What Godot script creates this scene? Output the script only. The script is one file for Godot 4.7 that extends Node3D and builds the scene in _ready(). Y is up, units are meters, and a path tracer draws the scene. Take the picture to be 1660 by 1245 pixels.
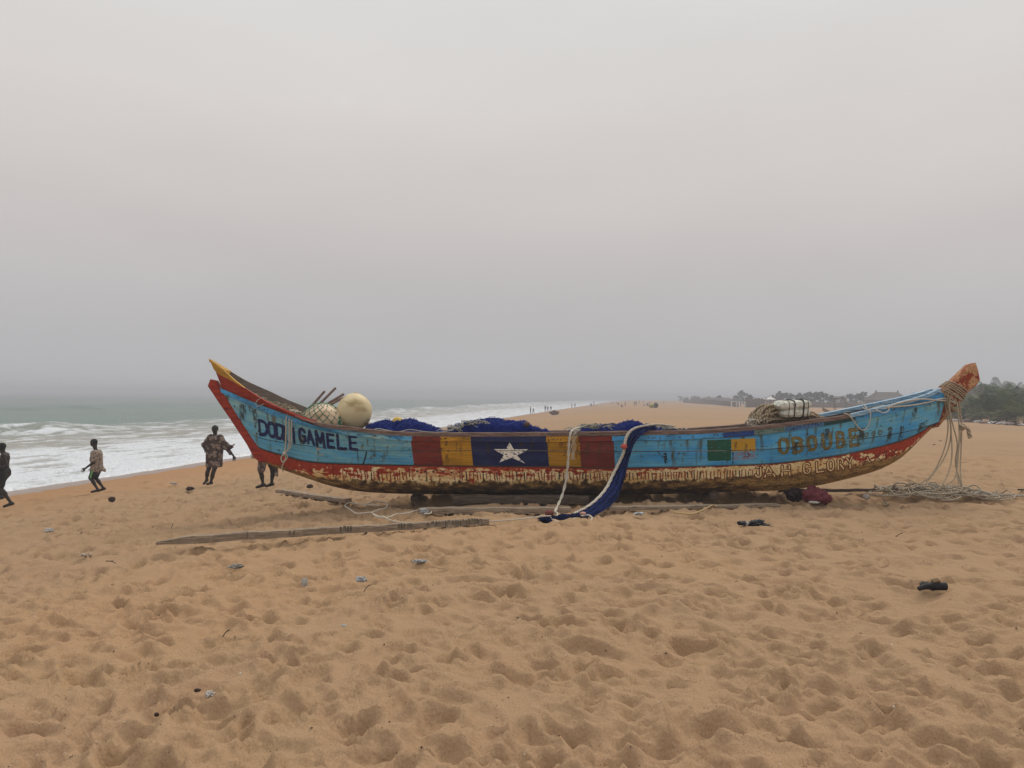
extends Node3D
# A painted fishing canoe drawn up on a hazy tropical beach. x to the right, y up, -z along the view; the flat of the beach is y = 0.

const SHORE := Vector2(0.158, 0.9874)      # direction of the water's edge (x, -z)
const INLAND := Vector2(0.9874, -0.158)    # at right angles to it, away from the sea
const SEA_LEVEL := -1.65
const BOAT_AT := Vector3(1.35, 0, -12.75)
const BOAT_TURN := Vector3(-0.0262, 0.0349, 0)
const U_START := -6.15
const U_LENGTH := 12.3

var rng := RandomNumberGenerator.new()
var names := {}
var n_soft := FastNoiseLite.new()
var n_mid := FastNoiseLite.new()
var n_cell := FastNoiseLite.new()
var boat_basis := Basis.from_euler(BOAT_TURN)
var mats := {}


# ---------- small helpers ----------
func named(o: Node, called: String, parent: Node) -> void:
	var key := str(parent.get_instance_id()) + called
	var k: int = names.get(key, 0)
	names[key] = k + 1
	o.name = called if k == 0 else "%s_%03d" % [called, k]
	parent.add_child(o, true)


func tag(o: Node, label: String, category: String, group := "", kind := "") -> Node:
	if label: o.set_meta("label", label)
	if category: o.set_meta("category", category)
	if group: o.set_meta("group", group)
	if kind: o.set_meta("kind", kind)
	return o


func thing(called: String, label: String, category: String, at := Vector3.ZERO, group := "") -> Node3D:
	var o := Node3D.new()
	named(o, called, self)
	o.position = at
	tag(o, label, category, group)
	return o


func put(called: String, g: Geo, m: Material, parent: Node = self) -> MeshInstance3D:
	var o := MeshInstance3D.new()
	o.mesh = g.mesh()
	o.material_override = m
	named(o, called, parent)
	return o


func copy_of(o: Node3D, called: String, label: String, at: Vector3, turn := 0.0, size := 1.0) -> Node3D:
	var c: Node3D = o.duplicate()
	named(c, called, self)
	c.position = at
	c.rotation.y = turn
	c.scale = Vector3.ONE * size
	c.set_meta("label", label)
	return c


func lin(r: float, g: float, b: float) -> Color:      # a real-world base colour -> what albedo_color takes
	return Color(r, g, b).linear_to_srgb()


func paint(c: Color, rough := 0.8) -> StandardMaterial3D:
	var m := StandardMaterial3D.new()
	m.albedo_color = c
	m.roughness = rough
	m.metallic_specular = 0.35
	return m


func tex(im: Image) -> ImageTexture:
	return ImageTexture.create_from_image(im)


func inland(x: float, z: float) -> float:
	return (x + 16.0) * 0.9874 - (-z - 24.0) * 0.158


func base_height(x: float, z: float) -> float:
	var a := (16.5 - inland(x, z)) / 1.2
	return -0.12 * (a if a > 30.0 else log(1.0 + exp(a)))


func relief(x: float, z: float) -> float:              # soft undulation of the trodden sand
	var t := inland(x, z)
	var k := clampf((t - 1.0) / 4.0, 0.0, 1.0)
	return k * (n_soft.get_noise_2d(x, z) * 0.05 + n_mid.get_noise_2d(x, z) * 0.03)


func on_sand(p: Vector3, up := 0.0) -> Vector3:
	return Vector3(p.x, base_height(p.x, p.z) + relief(p.x, p.z) + up, p.z)


func boat_point(l: Vector3) -> Vector3:
	return BOAT_AT + boat_basis * l


func smooth_path(pts: Array, per := 6) -> PackedVector3Array:
	var res := PackedVector3Array()
	for i in pts.size() - 1:
		var a: Vector3 = pts[maxi(i - 1, 0)]
		var b: Vector3 = pts[i]
		var c: Vector3 = pts[i + 1]
		var d: Vector3 = pts[mini(i + 2, pts.size() - 1)]
		for k in per:
			res.append(b.cubic_interpolate(c, a, d, float(k) / per))
	res.append(pts[-1])
	return res


# ---------- geometry collector ----------
class Geo:
	var v := PackedVector3Array()
	var n := PackedVector3Array()
	var uv := PackedVector2Array()
	var c := PackedColorArray()
	var ix := PackedInt32Array()
	var col := Color.WHITE

	func vert(p: Vector3, nn: Vector3, u := Vector2.ZERO) -> int:
		v.append(p); n.append(nn); uv.append(u); c.append(col)
		return v.size() - 1

	func tri(a: Vector3, b: Vector3, d: Vector3) -> void:    # clockwise from the front
		var nn := (d - a).cross(b - a).normalized()
		var k := vert(a, nn); vert(b, nn, Vector2(1, 0)); vert(d, nn, Vector2(1, 1))
		ix.append_array([k, k + 1, k + 2])

	func quad(a: Vector3, b: Vector3, d: Vector3, e: Vector3) -> void:
		var nn := (d - a).cross(b - a).normalized()
		if nn == Vector3.ZERO: nn = (e - a).cross(d - a).normalized()
		var k := vert(a, nn, Vector2(0, 0)); vert(b, nn, Vector2(1, 0)); vert(d, nn, Vector2(1, 1)); vert(e, nn, Vector2(0, 1))
		ix.append_array([k, k + 1, k + 2, k, k + 2, k + 3])

	func box(t: Transform3D, s: Vector3) -> void:
		var p := []
		for i in 8:
			p.append(t * (Vector3((i & 1) - 0.5, ((i >> 1) & 1) - 0.5, ((i >> 2) & 1) - 0.5) * s))
		quad(p[4], p[6], p[7], p[5]); quad(p[1], p[3], p[2], p[0]); quad(p[5], p[7], p[3], p[1])
		quad(p[0], p[2], p[6], p[4]); quad(p[6], p[2], p[3], p[7]); quad(p[0], p[4], p[5], p[1])

	func tube(pts: PackedVector3Array, r0: float, r1: float, sides := 6, turns := 1.0) -> void:
		if pts.size() < 2: return
		var t0 := (pts[1] - pts[0]).normalized()
		var nn := t0.cross(Vector3.UP if absf(t0.y) < 0.9 else Vector3.RIGHT).normalized()
		var first := v.size()
		var run := 0.0
		for i in pts.size():
			var t := (pts[mini(i + 1, pts.size() - 1)] - pts[maxi(i - 1, 0)]).normalized()
			nn = (nn - t * nn.dot(t)).normalized()
			var bb := t.cross(nn)
			var r := lerpf(r0, r1, float(i) / (pts.size() - 1))
			if i: run += pts[i].distance_to(pts[i - 1])
			for j in sides + 1:
				var a := TAU * j / sides
				var d := nn * cos(a) + bb * sin(a)
				vert(pts[i] + d * r, d, Vector2(run / (r0 * 8.0) * turns, float(j) / sides))
		for i in pts.size() - 1:
			for j in sides:
				var a := first + i * (sides + 1) + j
				ix.append_array([a, a + sides + 1, a + 1, a + 1, a + sides + 1, a + sides + 2])
		for e in 2:
			var i := 0 if e == 0 else pts.size() - 1
			var t := (pts[1] - pts[0]).normalized() * -1.0 if e == 0 else (pts[i] - pts[i - 1]).normalized()
			var m := vert(pts[i], t)
			var f := first + i * (sides + 1)
			var k := v.size()
			for j in sides + 1: vert(v[f + j], t)
			for j in sides:
				if e == 0: ix.append_array([m, k + j, k + j + 1])
				else: ix.append_array([m, k + j + 1, k + j])

	# rings of equal size joined lengthwise; edges across a ring stay sharp, the length is smooth. vs: one array of v per ring (ring size + 1), or empty
	func loft(rings: Array, vs: Array, u0 := 0.0, ul := 1.0, caps := true) -> void:
		var m: int = rings[0].size()
		for j in m:
			var j2 := (j + 1) % m
			var nr := []
			for i in rings.size():
				var i0 := maxi(i - 1, 0)
				var i1 := mini(i + 1, rings.size() - 1)
				var along: Vector3 = rings[i1][j] - rings[i0][j] + rings[i1][j2] - rings[i0][j2]
				nr.append((rings[i][j2] - rings[i][j]).cross(along).normalized())
			var k := v.size()
			for i in rings.size():
				for e in 2:
					var q: Vector3 = rings[i][j if e == 0 else j2]
					var vv: float = vs[i][j + e] if vs.size() else float(j + e) * 0.1
					vert(q, nr[i], Vector2((q.x - u0) / ul, vv))
			for i in rings.size() - 1:
				var a := k + i * 2
				ix.append_array([a, a + 2, a + 1, a + 1, a + 2, a + 3])
		if caps:
			for e in 2:
				var ring: Array = rings[0] if e == 0 else rings[-1]
				var mid := Vector3.ZERO
				for q in ring: mid += q / m
				for j in m:
					if e == 0: tri(mid, ring[j], ring[(j + 1) % m])
					else: tri(mid, ring[(j + 1) % m], ring[j])

	# grid of points, nu rows of nv; smooth
	func sheet(p: PackedVector3Array, nu: int, nv: int, flip := false, cols := PackedColorArray(), uvs := PackedVector2Array()) -> void:
		var k := v.size()
		var nn := PackedVector3Array()
		nn.resize(nu * nv)
		for i in nu:
			var i0 := maxi(i - 1, 0) * nv
			var i1 := mini(i + 1, nu - 1) * nv
			for j in nv:
				var d := (p[i1 + j] - p[i0 + j]).cross(p[i * nv + mini(j + 1, nv - 1)] - p[i * nv + maxi(j - 1, 0)])
				nn[i * nv + j] = (d if flip else -d).normalized()
		v.append_array(p); n.append_array(nn)
		if uvs.size(): uv.append_array(uvs)
		else:
			for i in nu:
				for j in nv: uv.append(Vector2(float(i) / (nu - 1), float(j) / (nv - 1)))
		if cols.size(): c.append_array(cols)
		else:
			var cc := PackedColorArray(); cc.resize(nu * nv); cc.fill(col); c.append_array(cc)
		var id := PackedInt32Array()
		id.resize((nu - 1) * (nv - 1) * 6)
		var w := 0
		for i in nu - 1:
			for j in nv - 1:
				var a := k + i * nv + j
				var b := a + nv
				if flip:
					id[w] = a; id[w + 1] = a + 1; id[w + 2] = b; id[w + 3] = a + 1; id[w + 4] = b + 1; id[w + 5] = b
				else:
					id[w] = a; id[w + 1] = b; id[w + 2] = a + 1; id[w + 3] = a + 1; id[w + 4] = b; id[w + 5] = b + 1
				w += 6
		ix.append_array(id)

	# uneven closed lump
	func lump(at: Vector3, r: Vector3, rough: float, noise: FastNoiseLite, freq: float, rows := 12, cols_ := 18) -> void:
		var p := PackedVector3Array()
		for i in rows + 1:
			var a := PI * i / rows
			for j in cols_ + 1:
				var b := TAU * j / cols_
				var d := Vector3(sin(a) * cos(b), cos(a), sin(a) * sin(b))
				var q := d * freq
				var k := 1.0 + rough * noise.get_noise_3d(q.x + at.x * 37.0, q.y + at.z * 19.0, q.z)
				p.append(at + d * r * k)
		sheet(p, rows + 1, cols_ + 1)

	func append(o: Geo, t: Transform3D) -> void:
		var k := v.size()
		for i in o.v.size():
			v.append(t * o.v[i]); n.append((t.basis * o.n[i]).normalized()); uv.append(o.uv[i]); c.append(o.c[i])
		var mirrored := t.basis.determinant() < 0.0
		for i in range(0, o.ix.size(), 3):
			ix.append(k + o.ix[i])
			ix.append(k + o.ix[i + (2 if mirrored else 1)])
			ix.append(k + o.ix[i + (1 if mirrored else 2)])

	func mesh() -> ArrayMesh:
		var a := []
		a.resize(Mesh.ARRAY_MAX)
		a[Mesh.ARRAY_VERTEX] = v; a[Mesh.ARRAY_NORMAL] = n; a[Mesh.ARRAY_TEX_UV] = uv; a[Mesh.ARRAY_COLOR] = c; a[Mesh.ARRAY_INDEX] = ix
		var m := ArrayMesh.new()
		m.add_surface_from_arrays(Mesh.PRIMITIVE_TRIANGLES, a)
		return m


# surface nets over smoothly joined tapered capsules; bones: [from, to, radius, radius]; cuts: planes that keep what lies below them
func nets(bones: Array, cell: float, k: float, cuts: Array = [], colour := Color.WHITE) -> Geo:
	var lo := Vector3.ONE * 1e6
	var hi := Vector3.ONE * -1e6
	for b in bones:
		var r := Vector3.ONE * (maxf(b[2], b[3]) + k + cell * 2.0)
		lo = lo.min(b[0] - r).min(b[1] - r)
		hi = hi.max(b[0] + r).max(b[1] + r)
	var nx := int((hi.x - lo.x) / cell) + 3
	var ny := int((hi.y - lo.y) / cell) + 3
	var nz := int((hi.z - lo.z) / cell) + 3
	var f := PackedFloat32Array()
	f.resize(nx * ny * nz)
	f.fill(1000.0)
	for b in bones:
		var a: Vector3 = b[0]
		var ab: Vector3 = b[1] - b[0]
		var l2 := maxf(ab.length_squared(), 1e-9)
		var ra: float = b[2]
		var rb: float = b[3]
		var m := maxf(ra, rb) + k + cell
		var p0 := ((a.min(b[1]) - Vector3.ONE * m - lo) / cell).floor()
		var p1 := ((a.max(b[1]) + Vector3.ONE * m - lo) / cell).ceil()
		for z in range(maxi(int(p0.z), 0), mini(int(p1.z) + 1, nz)):
			for y in range(maxi(int(p0.y), 0), mini(int(p1.y) + 1, ny)):
				var i := (z * ny + y) * nx
				for x in range(maxi(int(p0.x), 0), mini(int(p1.x) + 1, nx)):
					var q := lo + Vector3(x, y, z) * cell - a
					var t := clampf(q.dot(ab) / l2, 0.0, 1.0)
					var d := (q - ab * t).length() - lerpf(ra, rb, t)
					var o := f[i + x]
					if o > 900.0: f[i + x] = d
					else:
						var h := clampf(0.5 + 0.5 * (o - d) / k, 0.0, 1.0)
						f[i + x] = lerpf(o, d, h) - k * h * (1.0 - h)
	for cut: Plane in cuts:
		for i in f.size():
			if f[i] < 0.2:
				var q := lo + Vector3(i % nx, (i / nx) % ny, i / (nx * ny)) * cell
				f[i] = maxf(f[i], cut.distance_to(q))
	var at := {}
	var g := Geo.new()
	g.col = colour
	var sy := nx
	var sz := nx * ny
	var off := [0, 1, sy, sy + 1, sz, sz + 1, sz + sy, sz + sy + 1]
	var edges := [[0, 1], [2, 3], [4, 5], [6, 7], [0, 2], [1, 3], [4, 6], [5, 7], [0, 4], [1, 5], [2, 6], [3, 7]]
	for z in nz - 1:
		for y in ny - 1:
			var i0 := z * sz + y * sy
			for x in nx - 1:
				var i := i0 + x
				if absf(f[i]) > cell * 1.8: continue
				var neg := 0
				for o in off:
					if f[i + o] < 0.0: neg += 1
				if neg == 0 or neg == 8: continue
				var s := Vector3.ZERO
				var cnt := 0
				for e in edges:
					var fa := f[i + off[e[0]]]
					var fb := f[i + off[e[1]]]
					if (fa < 0.0) != (fb < 0.0):
						var t := fa / (fa - fb)
						var pa := Vector3(e[0] & 1, (e[0] >> 1) & 1, e[0] >> 2)
						var pb := Vector3(e[1] & 1, (e[1] >> 1) & 1, e[1] >> 2)
						s += pa.lerp(pb, t)
						cnt += 1
				at[i] = g.vert(lo + (Vector3(x, y, z) + s / cnt) * cell, Vector3.ZERO)
	for i: int in at:
		var inside := f[i] < 0.0
		for ax in 3:
			var st: int = [1, sy, sz][ax]
			if (f[i + st] < 0.0) == inside: continue
			var s1: int = [sy, sz, 1][ax]
			var s2: int = [sz, 1, sy][ax]
			if not (at.has(i - s1) and at.has(i - s2) and at.has(i - s1 - s2)): continue
			var q := [at[i], at[i - s1], at[i - s1 - s2], at[i - s2]]
			if inside: g.ix.append_array([q[0], q[2], q[1], q[0], q[3], q[2]])
			else: g.ix.append_array([q[0], q[1], q[2], q[0], q[2], q[3]])
	for t in range(0, g.ix.size(), 3):
		var a := g.ix[t]
		var b := g.ix[t + 1]
		var d := g.ix[t + 2]
		var nn := (g.v[d] - g.v[a]).cross(g.v[b] - g.v[a])
		g.n[a] += nn; g.n[b] += nn; g.n[d] += nn
	for i in g.n.size(): g.n[i] = g.n[i].normalized()
	return g


# ---------- computed textures ----------
class Canvas:
	var w: int
	var h: int
	var mx: float      # metres per pixel along u and v
	var my: float
	var p := PackedColorArray()

	func _init(w_: int, h_: int, wide: float, high: float) -> void:
		w = w_; h = h_; mx = wide / w; my = high / h
		p.resize(w * h)

	func stroke(pts: Array, width: float, colour: Color, wear: FastNoiseLite, worn := -0.35, edge := Color(0, 0, 0, 0)) -> void:
		for i in pts.size() - 1:
			var a: Vector2 = pts[i] * Vector2(w * mx, h * my)
			var b: Vector2 = pts[i + 1] * Vector2(w * mx, h * my)
			var lo := a.min(b) - Vector2.ONE * width
			var hi := a.max(b) + Vector2.ONE * width
			for y in range(maxi(int(lo.y / my), 0), mini(int(hi.y / my) + 1, h)):
				for x in range(maxi(int(lo.x / mx), 0), mini(int(hi.x / mx) + 1, w)):
					var q := Vector2((x + 0.5) * mx, (y + 0.5) * my)
					var d := q.distance_to(Geometry2D.get_closest_point_to_segment(q, a, b)) - width * 0.5
					var k := clampf(0.5 - d / 0.005, 0.0, 1.0)
					if k > 0.0:
						k *= clampf((wear.get_noise_2d(x * 1.6, y * 1.6) - worn) * 6.0, 0.0, 1.0)
						var cc := colour
						if edge.a > 0.0 and d > -0.011: cc = edge
						p[y * w + x] = p[y * w + x].lerp(cc, k)

	func fill(poly: Array, colour: Color, wear: FastNoiseLite, worn := -0.4, soft := 1.0) -> void:
		var pg := PackedVector2Array(poly)
		var lo := pg[0]
		var hi := pg[0]
		for q in pg:
			lo = lo.min(q); hi = hi.max(q)
		for y in range(maxi(int(lo.y * h), 0), mini(int(hi.y * h) + 1, h)):
			for x in range(maxi(int(lo.x * w), 0), mini(int(hi.x * w) + 1, w)):
				if Geometry2D.is_point_in_polygon(Vector2((x + 0.5) / w, (y + 0.5) / h), pg):
					var k := soft * clampf((wear.get_noise_2d(x * 1.3, y * 1.3) - worn) * 5.0, 0.0, 1.0)
					p[y * w + x] = p[y * w + x].lerp(colour, k)

	# a streak that runs down from a nail or a crack
	func streak(u: float, v0: float, v1: float, width: float, colour: Color, k0: float, noise: FastNoiseLite) -> void:
		var r := int(width / mx) + 2
		for y in range(maxi(int(v0 * h), 0), mini(int(v1 * h), h)):
			var f := (float(y) / h - v0) / (v1 - v0)
			var cx := u * w + noise.get_noise_2d(u * 5000.0, y * 2.0) * 4.0
			for x in range(maxi(int(cx) - r, 0), mini(int(cx) + r, w)):
				var d := absf(x - cx) * mx / (width * (0.6 + 0.5 * f))
				var k := k0 * clampf(1.0 - d * d, 0.0, 1.0) * (1.0 - f * f) * clampf(0.7 + noise.get_noise_2d(x * 3.0, y) * 1.2, 0.0, 1.0)
				p[y * w + x] = p[y * w + x].lerp(colour, k)

	func image() -> Image:
		var b := PackedByteArray()
		b.resize(w * h * 3)
		for i in w * h:
			b[i * 3] = clampi(int(p[i].r * 255.0), 0, 255)
			b[i * 3 + 1] = clampi(int(p[i].g * 255.0), 0, 255)
			b[i * 3 + 2] = clampi(int(p[i].b * 255.0), 0, 255)
		return Image.create_from_data(w, h, false, Image.FORMAT_RGB8, b)


func fnl(freq: float, seed_: int, oct := 3, type := FastNoiseLite.TYPE_SIMPLEX_SMOOTH) -> FastNoiseLite:
	var f := FastNoiseLite.new()
	f.noise_type = type
	f.frequency = freq
	f.seed = seed_
	f.fractal_octaves = oct
	return f


func ramp(stops: Array) -> Gradient:
	var g := Gradient.new()
	g.offsets = PackedFloat32Array(stops.map(func(s): return s[0]))
	g.colors = PackedColorArray(stops.map(func(s): return s[1]))
	return g


func noise_tex(f: FastNoiseLite, size: int, stops: Array = [], as_normal := false, bump := 4.0) -> Texture2D:
	var im := f.get_seamless_image(size, size)
	if stops.size():
		var g := ramp(stops)
		var lut := []
		for i in 256: lut.append(g.sample(i / 255.0))
		im.convert(Image.FORMAT_L8)
		var d := im.get_data()
		var o := PackedByteArray()
		o.resize(d.size() * 3)
		for i in d.size():
			var cc: Color = lut[d[i]]
			o[i * 3] = cc.r8; o[i * 3 + 1] = cc.g8; o[i * 3 + 2] = cc.b8
		im = Image.create_from_data(size, size, false, Image.FORMAT_RGB8, o)
	return tex(im)


func wood(a: Color, b: Color, scale_: float, rough := 0.85, seed_ := 3) -> StandardMaterial3D:
	var cv := Canvas.new(256, 128, 1, 1)
	var f := fnl(0.02, seed_, 4)
	for y in 128:
		for x in 256:
			var q := 0.5 + 0.9 * f.get_noise_2d(x * 0.5, y * 7.0) + 0.25 * f.get_noise_2d(x * 2.0, y * 2.0 + 900.0)
			var cc := a.lerp(b, clampf(q, 0.0, 1.0))
			if f.get_noise_2d(x * 0.4 + 3000.0, y * 12.0) > 0.42: cc = cc.darkened(0.45)
			cv.p[y * 256 + x] = cc
	var im := cv.image()
	var m := paint(Color.WHITE, rough)
	m.albedo_texture = tex(im)
	m.uv1_triplanar = true
	m.uv1_scale = Vector3(scale_ * 0.5, scale_, scale_)
	m.heightmap_enabled = true
	m.heightmap_texture = m.albedo_texture
	m.heightmap_scale = 0.4
	return m


func rope_mat(a: Color, b: Color) -> StandardMaterial3D:
	var cv := Canvas.new(32, 32, 1, 1)
	for y in 32:
		for x in 32:
			var k := 0.5 + 0.5 * sin(TAU * (x / 32.0 * 2.0 + y / 32.0 * 2.0))
			cv.p[y * 32 + x] = b.lerp(a, clampf(k * 1.4, 0.0, 1.0)).lerp(Color(0.3, 0.26, 0.2), rng.randf() * 0.15)
	var m := paint(Color.WHITE, 0.9)
	m.albedo_texture = tex(cv.image())
	m.heightmap_enabled = true
	m.heightmap_texture = m.albedo_texture
	m.heightmap_scale = 0.3
	return m


# ---------- the setting ----------
func _ready() -> void:
	var cam := Camera3D.new()
	cam.name = "camera"
	cam.fov = 53.0
	cam.near = 0.1
	cam.far = 8000.0
	cam.position = Vector3(0, 1.6, 0)
	cam.rotation = Vector3(0.0164, 0, 0.0125)
	add_child(cam)
	cam.current = true
	var e := Environment.new()
	e.background_mode = Environment.BG_SKY
	e.sky = Sky.new()
	var sm := PanoramaSkyMaterial.new()
	sm.panorama = hazy_sky()
	e.sky.sky_material = sm
	e.tonemap_mode = Environment.TONE_MAPPER_LINEAR
	e.tonemap_exposure = 1.0
	e.fog_enabled = true
	e.fog_density = 0.0025
	e.fog_light_color = Color(0.89, 0.905, 0.94)
	e.fog_sky_affect = 0.0
	e.sdfgi_enabled = true
	e.ssao_enabled = true
	e.ssil_enabled = true
	var we := WorldEnvironment.new()
	we.name = "environment"
	we.environment = e
	add_child(we)
	var sun := DirectionalLight3D.new()
	sun.name = "sun"
	sun.light_energy = 0.46
	sun.light_color = Color(1.0, 0.95, 0.88)
	sun.light_angular_distance = 34.0
	sun.shadow_enabled = true
	sun.rotation_degrees = Vector3(-52, 150, 0)
	add_child(sun)

	rng.seed = 20240
	n_soft = fnl(0.35, 11, 3)
	n_mid = fnl(1.6, 12, 3)
	n_cell = fnl(1.4, 13, 1, FastNoiseLite.TYPE_CELLULAR)
	n_cell.cellular_return_type = FastNoiseLite.RETURN_DISTANCE
	n_cell.domain_warp_enabled = true
	n_cell.domain_warp_amplitude = 0.35
	n_cell.domain_warp_frequency = 1.3
	make_materials()
	sand()
	sea()
	canoe()
	gear()
	people()
	far_things()


# an even veil of haze, grey blue at the horizon and brighter upwards, with a few faint scraps of cloud
func hazy_sky() -> ImageTexture:
	var up := [[-90.0, Color(0.32, 0.30, 0.28)], [-0.5, Color(0.32, 0.30, 0.28)], [0.0, Color(0.482, 0.482, 0.49)], [3.0, Color(0.49, 0.486, 0.494)], [6.0, Color(0.512, 0.499, 0.504)], [10.0, Color(0.562, 0.53, 0.528)], [14.0, Color(0.622, 0.582, 0.566)], [20.0, Color(0.682, 0.65, 0.626)], [27.0, Color(0.71, 0.698, 0.69)], [45.0, Color(0.82, 0.805, 0.79)], [90.0, Color(0.94, 0.925, 0.91)]]
	var w := 1024
	var h := 512
	var f := fnl(3.2, 5, 4)
	var b := PackedFloat32Array()
	b.resize(w * h * 3)
	for y in h:
		var el := 90.0 - (y + 0.5) / h * 180.0
		var k := 0
		while k < up.size() - 2 and el > up[k + 1][0]: k += 1
		var t := clampf((el - up[k][0]) / (up[k + 1][0] - up[k][0]), 0.0, 1.0)
		var c: Color = up[k][1].lerp(up[k + 1][1], t)
		for x in w:
			var g := 1.0
			if el > 0.0:
				var a := TAU * x / w
				var d := Vector3(cos(a) * cos(deg_to_rad(el)), sin(deg_to_rad(el)) * 3.0, sin(a) * cos(deg_to_rad(el)))
				var n := f.get_noise_3dv(d * 0.6)
				g = 1.0 + 0.05 * n
				if el > 16.0: g += 0.10 * clampf(f.get_noise_3dv(d * Vector3(5.0, 9.0, 5.0)) - 0.42, 0.0, 1.0) * 4.0 * clampf(n + 0.1, 0.0, 1.0)
			var i := (y * w + x) * 3
			b[i] = c.r * g; b[i + 1] = c.g * g; b[i + 2] = c.b * g
	return ImageTexture.create_from_image(Image.create_from_data(w, h, false, Image.FORMAT_RGBF, b.to_byte_array()))


func make_materials() -> void:
	mats.grey_wood = wood(lin(0.23, 0.18, 0.13), lin(0.36, 0.29, 0.22), 2.0)
	mats.dark_wood = wood(lin(0.06, 0.045, 0.035), lin(0.15, 0.11, 0.085), 2.0, 0.85, 8)
	mats.brown_rail = wood(lin(0.12, 0.075, 0.06), lin(0.24, 0.17, 0.14), 1.6, 0.8, 5)
	mats.white_rope = rope_mat(lin(0.66, 0.62, 0.54), lin(0.42, 0.38, 0.31))
	mats.tan_rope = rope_mat(lin(0.50, 0.41, 0.29), lin(0.22, 0.165, 0.11))
	mats.grey_rope = rope_mat(lin(0.50, 0.44, 0.35), lin(0.25, 0.21, 0.16))
	mats.thin_rope = rope_mat(lin(0.5, 0.5, 0.44), lin(0.36, 0.35, 0.3))


func axis(parts: Array) -> PackedFloat32Array:      # parts: [from, to, first step, growth of the step per metre]
	var a := PackedFloat32Array()
	for q in parts:
		var x: float = q[0]
		while x < q[1]:
			a.append(x)
			x += q[2] + (x - q[0]) * q[3]
	return a


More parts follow.
